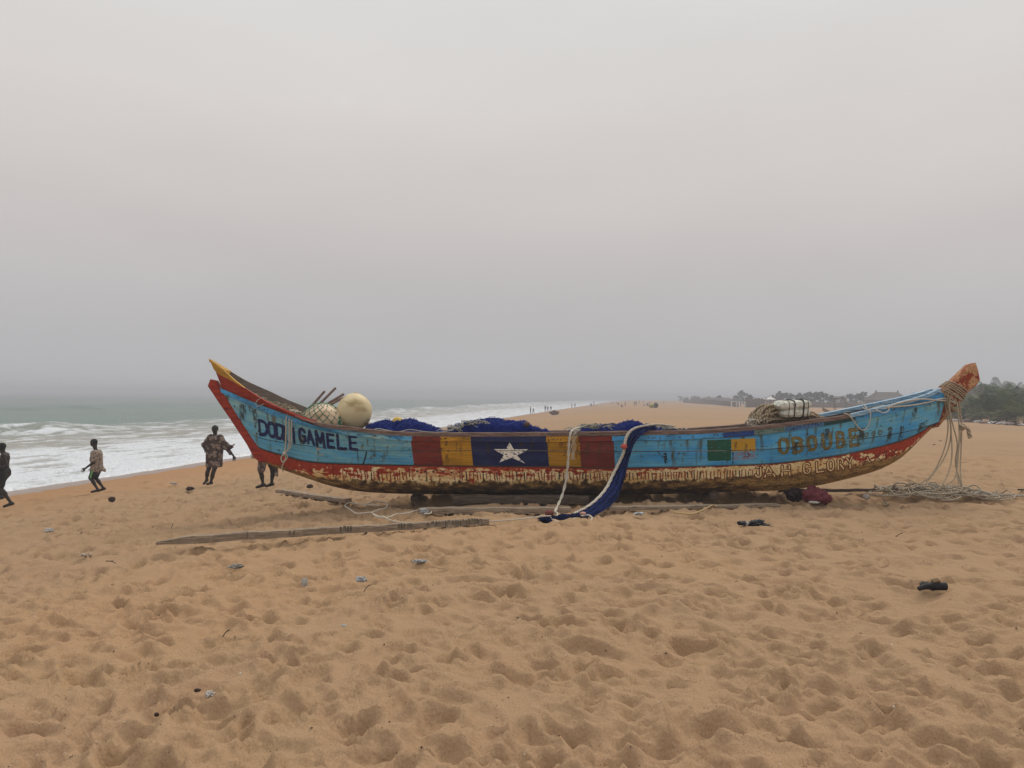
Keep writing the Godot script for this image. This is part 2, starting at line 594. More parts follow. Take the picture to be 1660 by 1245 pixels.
func sand() -> void:
	var side := axis([[0.0, 3.5, 0.028, 0.0], [3.5, 11.5, 0.03, 0.0085], [11.5, 1600.0, 0.1, 0.055]])
	side.append(1600.0)
	var xs := PackedFloat32Array()
	for i in range(side.size() - 1, 0, -1): xs.append(-side[i])
	xs.append_array(side)
	var zs := axis([[-30.0, 2.4, 0.6, 0.0], [2.4, 6.0, 0.025, 0.0], [6.0, 22.0, 0.026, 0.0058], [22.0, 1600.0, 0.12, 0.052]])
	zs.append(1600.0)
	var nx := xs.size()
	var nz := zs.size()
	var h := PackedFloat32Array()
	h.resize(nx * nz)
	var damp := PackedFloat32Array()
	damp.resize(nx * nz)
	var fine := fnl(5.0, 14, 3)
	var warp := fnl(0.9, 15, 2)
	var wide := fnl(0.07, 16, 3)
	var patch := fnl(0.5, 17, 2)
	var small := fnl(4.4, 18, 1, FastNoiseLite.TYPE_CELLULAR)
	small.cellular_return_type = FastNoiseLite.RETURN_DISTANCE
	var inv := boat_basis.inverse()
	for i in nz:
		var z := -zs[i]
		for j in nx:
			var x := xs[j]
			var t := inland(x, z)
			var y := base_height(x, z)
			var near := clampf(1.5 - zs[i] / 45.0, 0.0, 1.0) * clampf(1.6 - absf(x) / 30.0, 0.0, 1.0)
			var k := clampf((t - 1.0) / 4.0, 0.0, 1.0)
			y += relief(x, z)
			if near > 0.01 and zs[i] > 2.0:
				var wx := x + warp.get_noise_2d(x, z) * 0.25
				var wz := z + warp.get_noise_2d(x + 50.0, z) * 0.25
				var cell := n_cell.get_noise_2d(wx, wz * 1.35)
				var tread := clampf(0.75 + wide.get_noise_2d(x * 3.0, z * 3.0) * 1.2, 0.4, 1.0) * k * near
				y += cell * lerpf(0.046, 0.115, clampf((zs[i] - 5.0) / 9.0, 0.0, 1.0)) * tread
				y += small.get_noise_2d(wx, wz * 1.15) * 0.054 * k * near * clampf(0.45 + 1.3 * patch.get_noise_2d(x, z), 0.05, 1.0) + fine.get_noise_2d(x, z) * 0.006 * (0.3 + 0.7 * k) * near
			var q := inv * (Vector3(x, 0, z) - BOAT_AT)
			if absf(q.x) < 6.0 and absf(q.z) < 1.2:
				y -= 0.08 * clampf(1.4 - absf(q.z - 0.16) / 0.36, 0.0, 1.0) * clampf((5.0 - absf(q.x)) / 2.0, 0.0, 1.0)
				y += 0.11 * exp(-pow((q.z + 0.42) / 0.26, 2.0)) * clampf((4.6 - absf(q.x - 0.2)) / 1.5, 0.0, 1.0)
			h[i * nx + j] = y
			damp[i * nx + j] = clampf((9.0 - t) / 8.0, 0.0, 1.0)
	# footprints: a pit with a low rim, thousands of them, some in walked lines
	var marks := []
	for i in 9500:
		var zz := 2.5 + 24.0 * pow(rng.randf(), 1.35)
		marks.append([rng.randf_range(-0.85, 0.85) * (zz + 2.5), zz, rng.randf_range(0.0, TAU), rng.randf_range(0.075, 0.19), rng.randf_range(0.012, 0.042) * (1.0 + clampf((zz - 7.0) / 8.0, 0.0, 1.0))])
	for w in 26:
		var p := Vector2(rng.randf_range(-9.0, 9.0), rng.randf_range(3.0, 20.0))
		var d := rng.randf_range(-0.6, 0.6) + (PI if rng.randf() < 0.5 else 0.0)
		for s in 30:
			p += Vector2(cos(d), sin(d)) * 0.62
			d += rng.randf_range(-0.08, 0.08)
			var off := Vector2(-sin(d), cos(d)) * (0.11 if s % 2 else -0.11)
			marks.append([p.x + off.x, p.y + off.y, d, rng.randf_range(0.13, 0.17), rng.randf_range(0.025, 0.05)])
	for m in marks:
		var t := inland(m[0], -m[1])
		if t < 1.6: continue
		var r: float = m[3]
		var j0 := maxi(xs.bsearch(m[0] - r * 1.5), 1)
		var j1 := mini(xs.bsearch(m[0] + r * 1.5), nx - 1)
		var i0 := maxi(zs.bsearch(m[1] - r * 1.5), 1)
		var i1 := mini(zs.bsearch(m[1] + r * 1.5), nz - 1)
		var c := cos(m[2])
		var s := sin(m[2])
		for i in range(i0, i1):
			for j in range(j0, j1):
				var dx: float = xs[j] - m[0]
				var dz: float = zs[i] - m[1]
				var a := (dx * c + dz * s) / r
				var b := (-dx * s + dz * c) / (r * 0.52)
				var q := a * a + b * b
				if q < 2.2:
					h[i * nx + j] += m[4] * (-exp(-q * q * q * 1.6) + 0.42 * exp(-pow(sqrt(q) - 1.15, 2.0) * 9.0))
	var v := PackedVector3Array()
	var cols := PackedColorArray()
	var uvs := PackedVector2Array()
	v.resize(nx * nz); cols.resize(nx * nz); uvs.resize(nx * nz)
	var dry := Color(0.408, 0.274, 0.165)
	var moist := Color(0.415, 0.23, 0.108)
	for i in nz:
		for j in nx:
			var o := i * nx + j
			v[o] = Vector3(xs[j], h[o], -zs[i])
			uvs[o] = Vector2(xs[j], zs[i])
			var k := wide.get_noise_2d(xs[j], zs[i])
			var cc := dry.lerp(moist, clampf(damp[o] * 0.95 + k * 0.35, 0.0, 1.0))
			cols[o] = cc * (1.0 + 0.10 * k)
	var g := Geo.new()
	g.sheet(v, nz, nx, false, cols, uvs)
	var m := paint(Color.WHITE, 0.95)
	m.metallic_specular = 0.2
	m.vertex_color_use_as_albedo = true
	var grain := fnl(0.16, 21, 4)
	var lo := Color(0.80, 0.78, 0.76)
	m.albedo_texture = noise_tex(grain, 512, [[0.0, lo], [0.35, Color(0.93, 0.925, 0.92)], [0.7, Color(1, 1, 1)], [1.0, Color(1, 1, 1)]])
	m.uv1_triplanar = true
	m.uv1_world_triplanar = true
	m.uv1_scale = Vector3.ONE * 0.9
	m.heightmap_enabled = true
	m.heightmap_texture = noise_tex(fnl(0.035, 22, 5), 1024)
	m.heightmap_scale = 0.7
	tag(put("sand", g, m), "pale brown trodden beach sand covered in footprints", "", "", "structure")
	# wet strip where the last wave ran up
	g = Geo.new()
	v = PackedVector3Array()
	cols = PackedColorArray()
	var ns := 0
	var s := -40.0
	while s < 900.0:
		var edge := 1.55 + 0.5 * n_soft.get_noise_2d(s * 0.35, 7.0) + 0.25 * n_soft.get_noise_2d(s * 1.5, 9.0)
		for k in 13:
			var t := lerpf(-2.5, edge, k / 12.0)
			var q := shore_point(s, t)
			q.y = base_height(q.x, q.z) + relief(q.x, q.z) * 0.6 + 0.012 * clampf((edge - t) * 3.0, -0.5, 1.0) + (0.004 if k < 12 else -0.03)
			v.append(q)
		ns += 1
		s += 0.18 + absf(s) * 0.02
	g.sheet(v, ns, 13)
	var wm := paint(lin(0.24, 0.165, 0.125), 0.32)
	wm.metallic_specular = 0.45
	tag(put("wet_sand", g, wm), "smooth wet strip of sand along the water's edge", "", "", "structure")
	# broken shell and grit lying on the sand
	var sg := Geo.new()
	sg.lump(Vector3.ZERO, Vector3(1, 0.45, 0.7), 0.5, n_soft, 1.0, 5, 7)
	var mm := MultiMesh.new()
	mm.transform_format = MultiMesh.TRANSFORM_3D
	mm.use_colors = true
	mm.mesh = sg.mesh()
	mm.instance_count = 3600
	for i in 3600:
		var zz := 2.8 + 14.0 * pow(rng.randf(), 1.5)
		var q := Vector3(rng.randf_range(-0.75, 0.75) * zz, 0, -zz)
		var jx := clampi(xs.bsearch(q.x), 1, nx - 1)
		var iz := clampi(zs.bsearch(zz), 1, nz - 1)
		q.y = h[iz * nx + jx] + 0.001
		var r := rng.randf_range(0.002, 0.0045) if i % 14 else rng.randf_range(0.005, 0.010)
		mm.set_instance_transform(i, Transform3D(Basis.from_euler(Vector3(rng.randf() * 0.6, rng.randf() * TAU, rng.randf() * 0.6)).scaled(Vector3.ONE * r), q))
		var dark := rng.randf() < 0.72
		mm.set_instance_color(i, Color(0.07, 0.05, 0.04) if dark else Color(0.62, 0.57, 0.5))
	var sh := MultiMeshInstance3D.new()
	sh.multimesh = mm
	var smat := paint(Color.WHITE, 0.8)
	smat.vertex_color_use_as_albedo = true
	sh.material_override = smat
	named(sh, "shell_fragments", self)
	tag(sh, "tiny white and dark shell fragments scattered over the sand", "", "", "stuff")


func shore_point(s: float, t: float, y := 0.0) -> Vector3:
	return Vector3(-16.0 + s * SHORE.x + t * INLAND.x, y, -(24.0 + s * SHORE.y + t * INLAND.y))


func sea() -> void:
	var ts := PackedFloat32Array()
	for q in axis([[-1.4, 18.0, 0.11, 0.0], [18.0, 48.0, 0.14, 0.02], [48.0, 2600.0, 0.8, 0.05]]): ts.append(-q)
	ts.append(-2600.0)
	var ss := PackedFloat32Array()
	var back := axis([[1.0, 260.0, 0.5, 0.12]])
	for i in range(back.size() - 1, -1, -1): ss.append(-back[i] - 22.0)
	for q in axis([[-22.0, 20.0, 0.13, 0.0], [20.0, 2200.0, 0.14, 0.02]]): ss.append(q)
	ss.append(2200.0)
	var nu := ss.size()
	var nv := ts.size()
	var v := PackedVector3Array()
	var cols := PackedColorArray()
	v.resize(nu * nv); cols.resize(nu * nv)
	var lace := fnl(1.0, 31, 4)
	var lace2 := fnl(1.0, 32, 3)
	var broad := fnl(0.05, 33, 3)
	var swell := fnl(0.022, 34, 3)
	var chop := fnl(0.5, 35, 3)
	var turbid := Color(0.27, 0.265, 0.225)
	var green := Color(0.092, 0.168, 0.142)
	var film := Color(0.40, 0.42, 0.43)
	var white := Color(0.72, 0.77, 0.83)
	for i in nu:
		var s := ss[i]
		var run := -0.15 + 0.75 * n_soft.get_noise_2d(s * 0.18, 40.0) + 0.22 * n_soft.get_noise_2d(s * 1.1, 44.0) + 0.14 * n_mid.get_noise_2d(s * 1.3, 46.0)
		var wob := 2.5 * broad.get_noise_2d(s * 0.5, 3.0) + 1.2 * broad.get_noise_2d(s * 3.0, 5.0)
		var brk := clampf(0.45 + 1.6 * broad.get_noise_2d(s * 0.55, 80.0), 0.0, 1.0)
		for j in nv:
			var t := ts[j]
			var q := shore_point(s, t)
			var y := SEA_LEVEL
			var off := -t
			var calm := clampf(1.0 - off / 700.0, 0.1, 1.0)
			y += (0.22 * sin((off + 14.0 * swell.get_noise_2d(s, off)) * TAU / 27.0) * clampf((off - 30.0) / 25.0, 0.0, 1.0) + 0.10 * chop.get_noise_2d(s * 0.35, off) * clampf(off / 20.0, 0.15, 1.0)) * calm
			# line of breakers, and the face of the second swell behind it
			var d := off - 27.0 - wob
			y += 0.75 * exp(-d * d / (4.0 if d < 0.0 else 14.0)) * (0.35 + 0.65 * brk)
			var d2 := off - 78.0 - wob * 3.0
			y += 0.75 * exp(-d2 * d2 / (30.0 if d2 < 0.0 else 120.0))
			var foam := 0.0
			if off < 60.0:
				var l1 := lace.get_noise_2d(s * 0.16, t * 0.62)
				var l2 := lace2.get_noise_2d(s * 0.55, t * 1.7)
				var inner := smoothstep(16.0 + wob, 11.0 + wob, off)
				foam = inner * smoothstep(-0.42, -0.02, l1 + 0.45 * l2 - 0.02 + 0.25 * smoothstep(7.0, 2.0, off))
				var mid := smoothstep(30.0 + wob, 26.0 + wob, off) * (1.0 - inner)
				foam = maxf(foam, mid * 0.8 * smoothstep(0.12, 0.5, l1 * 0.9 + 0.5 * l2 + 0.12))
				foam = maxf(foam, brk * smoothstep(3.2, 1.0, absf(d + 1.2)) * smoothstep(-0.35, 0.15, l2 + l1))
				foam = maxf(foam, smoothstep(60.0, 300.0, s) * smoothstep(34.0, 27.0, off) * smoothstep(-0.3, 0.2, l1 + l2 * 0.4))
			y += foam * 0.05 * (1.0 + lace2.get_noise_2d(s * 2.0, t * 2.0))
			var beach := base_height(q.x, q.z)
			if off < 6.0:
				if t > run: y = beach - 0.05
				else:
					y = maxf(y, beach + 0.018 + 0.03 * smoothstep(0.5, 0.12, run - t) * smoothstep(0.0, 0.1, run - t))
					foam = maxf(foam, 0.9 * smoothstep(0.55, 0.1, run - t))
			q.y = y
			v[i * nv + j] = q
			var murk := smoothstep(34.0 + wob, 17.0, off)
			var body := green.lerp(turbid, murk)
			body = body.lerp(film, 0.75 * smoothstep(15.0 + wob, 9.0, off))
			body = body * (1.0 + 0.12 * chop.get_noise_2d(s * 0.2, off * 0.6))
			if off > 60.0: body = body.lerp(Color(0.085, 0.142, 0.124), clampf((off - 60.0) / 200.0, 0.0, 1.0))
			cols[i * nv + j] = body.lerp(white, foam)
	var g := Geo.new()
	g.sheet(v, nu, nv, true, cols)
	var m := paint(Color.WHITE, 0.3)
	m.metallic_specular = 0.42
	m.vertex_color_use_as_albedo = true
	m.uv1_triplanar = true
	m.uv1_world_triplanar = true
	m.uv1_scale = Vector3.ONE * 0.16
	m.heightmap_enabled = true
	m.heightmap_texture = noise_tex(fnl(0.03, 36, 5), 512)
	m.heightmap_scale = 14.0
	tag(put("sea", g, m), "grey green sea with white foam washing up the beach", "", "", "structure")

# ---------- the canoe ----------
const STATIONS := 90
var hull := {}


func hull_at(pts: Array, x: float) -> Vector3:          # the line's point at length x, smoothly between its knots
	var i := 0
	while i < pts.size() - 2 and pts[i + 1].x < x: i += 1
	var a: Vector3 = pts[maxi(i - 1, 0)]
	var b: Vector3 = pts[i]
	var c: Vector3 = pts[i + 1]
	var d: Vector3 = pts[mini(i + 2, pts.size() - 1)]
	var t := clampf((x - b.x) / (c.x - b.x), 0.0, 1.0)
	var h := c.x - b.x
	var m0 := (c - a) / maxf(c.x - a.x, 0.01) * h
	var m1 := (d - b) / maxf(d.x - b.x, 0.01) * h
	var t2 := t * t
	var t3 := t2 * t
	var r := b * (2 * t3 - 3 * t2 + 1) + m0 * (t3 - 2 * t2 + t) + c * (-2 * t3 + 3 * t2) + m1 * (t3 - t2)
	r.x = x
	return r


func hull_row(k: String, x0: float, x1: float, n: int) -> Array:
	var r := []
	for i in n: r.append(hull_at(hull[k], lerpf(x0, x1, float(i) / (n - 1))))
	return r


func far_lift(x: float) -> float:
	return 0.085 * smoothstep(-6.1, -5.3, x) * smoothstep(-3.0, -4.4, x)


# a plank between two rows; side 1 faces the camera, -1 is its mirror on the far side; out pushes it proud
func plank(top: Array, low: Array, thick: float, side: int, out: float, v_top: Array, v_low: Array, gap := 0.0) -> Geo:
	var g := Geo.new()
	var rings := []
	var vs := []
	for i in top.size():
		var a: Vector3 = top[i]
		var b: Vector3 = low[i]
		var down := (a - b).normalized()
		a -= down * gap
		b += down * gap
		var nrm := Vector3(0, -down.z, down.y).normalized()
		if nrm.z < 0.0: nrm = -nrm
		var ao := a + nrm * out
		var bo := b + nrm * out
		var tk := minf(thick, maxf(a.z - 0.004, 0.006))
		var tk2 := minf(thick, maxf(b.z - 0.004, 0.006))
		var ring := [ao, bo, bo - nrm * tk2, ao - nrm * tk]
		if side < 0:
			ring = ring.map(func(q): return Vector3(q.x, q.y, -q.z))
			ring.reverse()
			vs.append([0.995, 0.995, v_low[i], v_top[i], 0.995])
			ring = [ring[0], ring[1], ring[2], ring[3]]
		else: vs.append([v_top[i], v_low[i], 0.995, 0.995, 0.995])
		rings.append(ring)
	g.loft(rings, vs, U_START, U_LENGTH)
	return g


func same(v: float, n: int) -> Array:
	var a := []
	a.resize(n)
	a.fill(v)
	return a


func canvas_mat(cv: Canvas, rough: float, bump := 0.0, repeat := false) -> StandardMaterial3D:
	var m := paint(Color.WHITE, rough)
	m.albedo_texture = tex(cv.image())
	m.texture_repeat = repeat
	if bump > 0.0:
		m.heightmap_enabled = true
		m.heightmap_texture = m.albedo_texture
		m.heightmap_scale = bump
	return m


const BLUE := Color(0.40, 0.71, 0.86)
const PALE := Color(0.60, 0.76, 0.77)
const DEEP := Color(0.26, 0.62, 0.87)
const NAVY := Color(0.08, 0.125, 0.33)
const MAROON := Color(0.50, 0.19, 0.155)
const OCHRE := Color(0.78, 0.57, 0.13)
const ORANGE := Color(0.66, 0.235, 0.135)
const CREAM := Color(0.97, 0.90, 0.71)
const RUST := Color(0.30, 0.20, 0.12)
const INNER := Color(0.40, 0.34, 0.29)


func topside_paint() -> StandardMaterial3D:
	var W := 2048
	var H := 144
	var cv := Canvas.new(W, H, U_LENGTH, 0.46)
	var big := fnl(0.006, 41, 4)
	var spot := fnl(0.03, 42, 4)
	var drip := fnl(0.03, 43, 3)
	var chip := fnl(0.06, 44, 4)
	# top and foot of the edges between the painted panels
	var e := [0.2627, 0.2999, 0.3386, 0.436, 0.4774, 0.5213]
	var pc := [MAROON, OCHRE, NAVY, OCHRE.darkened(0.06), MAROON.darkened(0.05)]
	for y in H:
		var f := float(y) / H
		for x in W:
			var u := (x + 0.5) / W
			var slant := (f - 0.5) * 0.0035
			var cc: Color
			var k := big.get_noise_2d(x, y * 1.6)
			if u < e[0] + slant or u > e[5] + slant:
				var faded := smoothstep(0.40, 0.22, u) * 0.8 + smoothstep(0.78, 0.88, u) * 0.45
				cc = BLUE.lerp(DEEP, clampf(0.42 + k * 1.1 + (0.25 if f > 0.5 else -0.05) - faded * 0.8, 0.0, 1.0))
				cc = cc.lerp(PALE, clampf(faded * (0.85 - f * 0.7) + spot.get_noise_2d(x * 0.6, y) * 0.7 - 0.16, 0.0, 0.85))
			else:
				var s := 0
				while s < 4 and u > e[s + 1] + slant: s += 1
				cc = pc[s]
				cc = cc.lightened(clampf(k * 0.12, 0.0, 0.1)).darkened(clampf(-k * 0.25, 0.0, 0.2))
			# grain, grime that gathers under the strip, chips down to grey wood
			cc = cc.darkened(clampf(0.05 + drip.get_noise_2d(x * 0.25, y * 4.0) * 0.16, 0.0, 0.3))
			var grime := clampf(drip.get_noise_2d(x * 1.2, y * 0.12) * 1.7 - 0.24 - f * 0.55, 0.0, 0.6)
			cc = cc.lerp(RUST, grime)
			if chip.get_noise_2d(x * 0.8, y * 1.5) > 0.52: cc = cc.lerp(Color(0.42, 0.38, 0.33), 0.6)
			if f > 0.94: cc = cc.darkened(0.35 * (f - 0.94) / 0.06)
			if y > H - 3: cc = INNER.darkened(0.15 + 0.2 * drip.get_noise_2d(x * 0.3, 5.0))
			cv.p[y * W + x] = cc
	# green, yellow and faded lilac patches
	cv.fill([Vector2(0.6401, 0.0583), Vector2(0.6713, 0.0682), Vector2(0.6735, 0.8267), Vector2(0.6428, 0.8113)], Color(0.11, 0.34, 0.27), chip, -0.62)
	cv.fill([Vector2(0.6713, 0.0682), Vector2(0.7028, 0.0951), Vector2(0.7042, 0.5258), Vector2(0.6726, 0.4955)], Color(0.74, 0.57, 0.15), chip, -0.62)
	cv.fill([Vector2(0.6742, 0.5079), Vector2(0.7042, 0.5363), Vector2(0.7051, 0.8094), Vector2(0.6751, 0.8174)], Color(0.55, 0.52, 0.60), chip, -0.2)
	cv.fill([Vector2(0.6848, 0.5523), Vector2(0.7026, 0.5539), Vector2(0.7033, 0.7437), Vector2(0.6903, 0.7705)], Color(0.42, 0.20, 0.24), chip, 0.1)
	# the white star
	cv.fill([Vector2(0.3862, -0.0064), Vector2(0.3919, 0.3105), Vector2(0.4108, 0.2958), Vector2(0.396, 0.542), Vector2(0.407, 0.8824), Vector2(0.3894, 0.6406), Vector2(0.3737, 0.8384), Vector2(0.379, 0.5199), Vector2(0.3659, 0.309), Vector2(0.382, 0.2996)], Color(0.95, 0.94, 0.90), chip, -0.46)
	for q in [Vector2(0.3834, 0.5926), Vector2(0.3929, 0.6646), Vector2(0.388, 0.4209), Vector2(0.3975, 0.4441), Vector2(0.3803, 0.7152)]: cv.stroke([q, q + Vector2(0.0022, 0.012)], 0.012, NAVY, chip, 0.05)
	# lettering: dark blue name on the left, ochre name on the right
	for s in [[Vector2(0.0601, 0.2972), Vector2(0.0605, 0.6383)], [Vector2(0.0601, 0.2972), Vector2(0.0648, 0.2818), Vector2(0.0668, 0.2825), Vector2(0.0686, 0.2983), Vector2(0.0698, 0.3274), Vector2(0.0703, 0.3647), Vector2(0.0704, 0.4985), Vector2(0.07, 0.538), Vector2(0.0689, 0.5734), Vector2(0.0672, 0.601), Vector2(0.0651, 0.6177), Vector2(0.0605, 0.6383)], [Vector2(0.0733, 0.3609), Vector2(0.0737, 0.318), Vector2(0.0747, 0.2807), Vector2(0.0762, 0.2545), Vector2(0.078, 0.2435), Vector2(0.0798, 0.2495), Vector2(0.0813, 0.2719), Vector2(0.0822, 0.3075), Vector2(0.0825, 0.3506), Vector2(0.0823, 0.4788), Vector2(0.0819, 0.5227), Vector2(0.0809, 0.5602), Vector2(0.0794, 0.5856), Vector2(0.0777, 0.5949), Vector2(0.076, 0.5871), Vector2(0.0745, 0.5636), Vector2(0.0736, 0.528), Vector2(0.0733, 0.4857), Vector2(0.0733, 0.3609)], [Vector2(0.085, 0.2256), Vector2(0.0849, 0.5888)], [Vector2(0.085, 0.2256), Vector2(0.089, 0.2141), Vector2(0.0908, 0.2171), Vector2(0.0923, 0.2362), Vector2(0.0933, 0.2686), Vector2(0.0936, 0.3092), Vector2(0.0935, 0.4546), Vector2(0.0932, 0.4974), Vector2(0.0921, 0.5358), Vector2(0.0906, 0.5637), Vector2(0.0888, 0.5772), Vector2(0.0849, 0.5888)], [Vector2(0.0921, 0.229), Vector2(0.0965, 0.2245)], [Vector2(0.0957, 0.2253), Vector2(0.0971, 0.4766), Vector2(0.097, 0.531), Vector2(0.0963, 0.5709), Vector2(0.095, 0.5855), Vector2(0.0936, 0.5712), Vector2(0.0924, 0.532), Vector2(0.0918, 0.4786)], [Vector2(0.1084, 0.1922), Vector2(0.1082, 0.5752)]]: cv.stroke(s, 0.042, NAVY, chip, -0.55)
	for s in [[Vector2(0.1234, 0.2057), Vector2(0.1226, 0.1674), Vector2(0.1215, 0.1427), Vector2(0.1201, 0.1353), Vector2(0.1187, 0.1466), Vector2(0.1175, 0.1742), Vector2(0.1167, 0.2135), Vector2(0.1164, 0.2584), Vector2(0.1163, 0.4106), Vector2(0.1167, 0.4595), Vector2(0.1177, 0.4976), Vector2(0.1192, 0.5187), Vector2(0.1209, 0.5189), Vector2(0.1224, 0.4962), Vector2(0.1234, 0.4549), Vector2(0.1237, 0.4034), Vector2(0.1237, 0.3441), Vector2(0.1208, 0.3467)], [Vector2(0.1271, 0.5103), Vector2(0.1303, 0.1307), Vector2(0.1349, 0.5306)], [Vector2(0.1287, 0.38), Vector2(0.1329, 0.3866)], [Vector2(0.139, 0.541), Vector2(0.1389, 0.1067), Vector2(0.1438, 0.4371), Vector2(0.148, 0.1139), Vector2(0.1488, 0.5533)], [Vector2(0.1615, 0.094), Vector2(0.1538, 0.1108), Vector2(0.1537, 0.5322), Vector2(0.1615, 0.5295)], [Vector2(0.1538, 0.3209), Vector2(0.1603, 0.3128)], [Vector2(0.1672, 0.0681), Vector2(0.1672, 0.5342), Vector2(0.1772, 0.5245)], [Vector2(0.1911, 0.0366), Vector2(0.1828, 0.0395), Vector2(0.1833, 0.5042), Vector2(0.1917, 0.5095)], [Vector2(0.1831, 0.2715), Vector2(0.1901, 0.2725)]]: cv.stroke(s, 0.046, NAVY, chip, -0.55)
	for s in [[Vector2(0.735, 0.3809), Vector2(0.735, 0.3285), Vector2(0.7359, 0.2841), Vector2(0.7374, 0.2542), Vector2(0.7395, 0.2436), Vector2(0.7417, 0.2541), Vector2(0.7437, 0.2843), Vector2(0.7452, 0.3297), Vector2(0.7461, 0.3832), Vector2(0.7473, 0.5403), Vector2(0.7473, 0.5935), Vector2(0.7465, 0.6379), Vector2(0.7449, 0.6668), Vector2(0.7428, 0.6759), Vector2(0.7406, 0.6639), Vector2(0.7385, 0.6329), Vector2(0.737, 0.5877), Vector2(0.7362, 0.535), Vector2(0.735, 0.3809)], [Vector2(0.7529, 0.2654), Vector2(0.7564, 0.7009)], [Vector2(0.7529, 0.2654), Vector2(0.7585, 0.2701), Vector2(0.7611, 0.2865), Vector2(0.7633, 0.3271), Vector2(0.7644, 0.3808), Vector2(0.7642, 0.4338), Vector2(0.7627, 0.472), Vector2(0.7603, 0.4854), Vector2(0.7547, 0.4832)], [Vector2(0.7603, 0.4854), Vector2(0.7603, 0.4854), Vector2(0.7632, 0.5008), Vector2(0.7656, 0.5406), Vector2(0.7668, 0.594), Vector2(0.7665, 0.6471), Vector2(0.7648, 0.6862), Vector2(0.7621, 0.7006), Vector2(0.7564, 0.7009)], [Vector2(0.7743, 0.4168), Vector2(0.7743, 0.3654), Vector2(0.775, 0.3228), Vector2(0.7763, 0.2955), Vector2(0.778, 0.2876), Vector2(0.7799, 0.3001), Vector2(0.7817, 0.3308), Vector2(0.7831, 0.3752), Vector2(0.7839, 0.4264), Vector2(0.7853, 0.5755), Vector2(0.7854, 0.6259), Vector2(0.7847, 0.6682), Vector2(0.7833, 0.6963), Vector2(0.7815, 0.7058), Vector2(0.7795, 0.6949), Vector2(0.7777, 0.6651), Vector2(0.7762, 0.6208), Vector2(0.7755, 0.5689), Vector2(0.7743, 0.4168)], [Vector2(0.793, 0.2696), Vector2(0.7959, 0.5903), Vector2(0.7959, 0.5903), Vector2(0.7967, 0.6428), Vector2(0.7982, 0.687), Vector2(0.8001, 0.7161), Vector2(0.8021, 0.7258), Vector2(0.8039, 0.7148), Vector2(0.8053, 0.6852), Vector2(0.806, 0.6415), Vector2(0.8059, 0.5903), Vector2(0.803, 0.2781)], [Vector2(0.8128, 0.3011), Vector2(0.817, 0.7396)], [Vector2(0.8128, 0.3011), Vector2(0.8171, 0.3045), Vector2(0.8192, 0.3215), Vector2(0.821, 0.3635), Vector2(0.8221, 0.4193), Vector2(0.8221, 0.4738), Vector2(0.8211, 0.5123), Vector2(0.8193, 0.5247), Vector2(0.8149, 0.5203)], [Vector2(0.8193, 0.5247), Vector2(0.8193, 0.5247), Vector2(0.8217, 0.5421), Vector2(0.8237, 0.5845), Vector2(0.8249, 0.6403), Vector2(0.8249, 0.6946), Vector2(0.8236, 0.7329), Vector2(0.8215, 0.7448), Vector2(0.817, 0.7396)], [Vector2(0.843, 0.3116), Vector2(0.8311, 0.2812), Vector2(0.8356, 0.7668), Vector2(0.8467, 0.7842)], [Vector2(0.8334, 0.5241), Vector2(0.843, 0.5439)]]: cv.stroke(s, 0.055, Color(0.53, 0.44, 0.18), chip, -0.4, Color(0.40, 0.33, 0.14))
	for q in [Vector2(0.8569, 0.5392), Vector2(0.8665, 0.5456), Vector2(0.8767, 0.5637)]:
		var loop := []
		for k in 9: loop.append(q + Vector2(cos(TAU * k / 8.0) * 0.028 / U_LENGTH, sin(TAU * k / 8.0) * 0.03 / 0.46))
		cv.stroke(loop, 0.017, Color(0.36, 0.32, 0.14), chip, -0.3)
	# dark stain blots, rust runs and the scars of old repairs
	for q in [Vector2(0.7566, 0.4908), Vector2(0.7989, 0.2063), Vector2(0.8911, 0.5636), Vector2(0.9105, 0.6319), Vector2(0.848, 0.398), Vector2(0.0541, 0.1298), Vector2(0.9288, 0.0584), Vector2(0.0372, 0.1449), Vector2(0.9415, 0.755)]:
		for k in 4: cv.streak(q.x + rng.randf_range(-0.0028, 0.0028), maxf(q.y - 0.1, 0.0), q.y + rng.randf_range(0.15, 0.5), rng.randf_range(0.02, 0.06), Color(0.15, 0.13, 0.11), 0.75, drip)
	for k in 120:
		var u := rng.randf()
		if u > e[0] - 0.005 and u < e[5] + 0.005 and rng.randf() < 0.7: continue
		var v := rng.randf_range(0.0, 0.55) if rng.randf() < 0.75 else rng.randf_range(0.45, 0.9)
		cv.streak(u, v, minf(v + rng.randf_range(0.12, 0.5), 1.0), rng.randf_range(0.008, 0.045), RUST.lerp(Color(0.33, 0.30, 0.16), rng.randf()), rng.randf_range(0.3, 0.75), drip)
	for k in 46:
		var q := Vector2(rng.randf(), rng.randf_range(0.06, 0.95))
		cv.stroke([q, q + Vector2(0.0008, 0.012)], rng.randf_range(0.010, 0.018), Color(0.12, 0.12, 0.13), chip, -0.6)
	for k in 26:
		var q := Vector2(rng.randf(), rng.randf_range(0.2, 0.9))
		cv.stroke([q, q + Vector2(rng.randf_range(0.004, 0.02), rng.randf_range(-0.05, 0.05))], 0.006, Color(0.16, 0.19, 0.2), chip, -0.2)
	cv.stroke([Vector2(0.1988, 0.98), Vector2(0.2025, 0.7106), Vector2(0.2036, 0.5537)], 0.022, Color(0.10, 0.12, 0.15), chip, -0.5)
	cv.stroke([Vector2(0.1917, 0.5312), Vector2(0.1925, 0.8984)], 0.014, Color(0.18, 0.25, 0.27), chip, -0.4)
	cv.stroke([Vector2(0.5867, 0.4999), Vector2(0.589, 0.8336)], 0.05, Color(0.08, 0.10, 0.12), chip, -0.3)
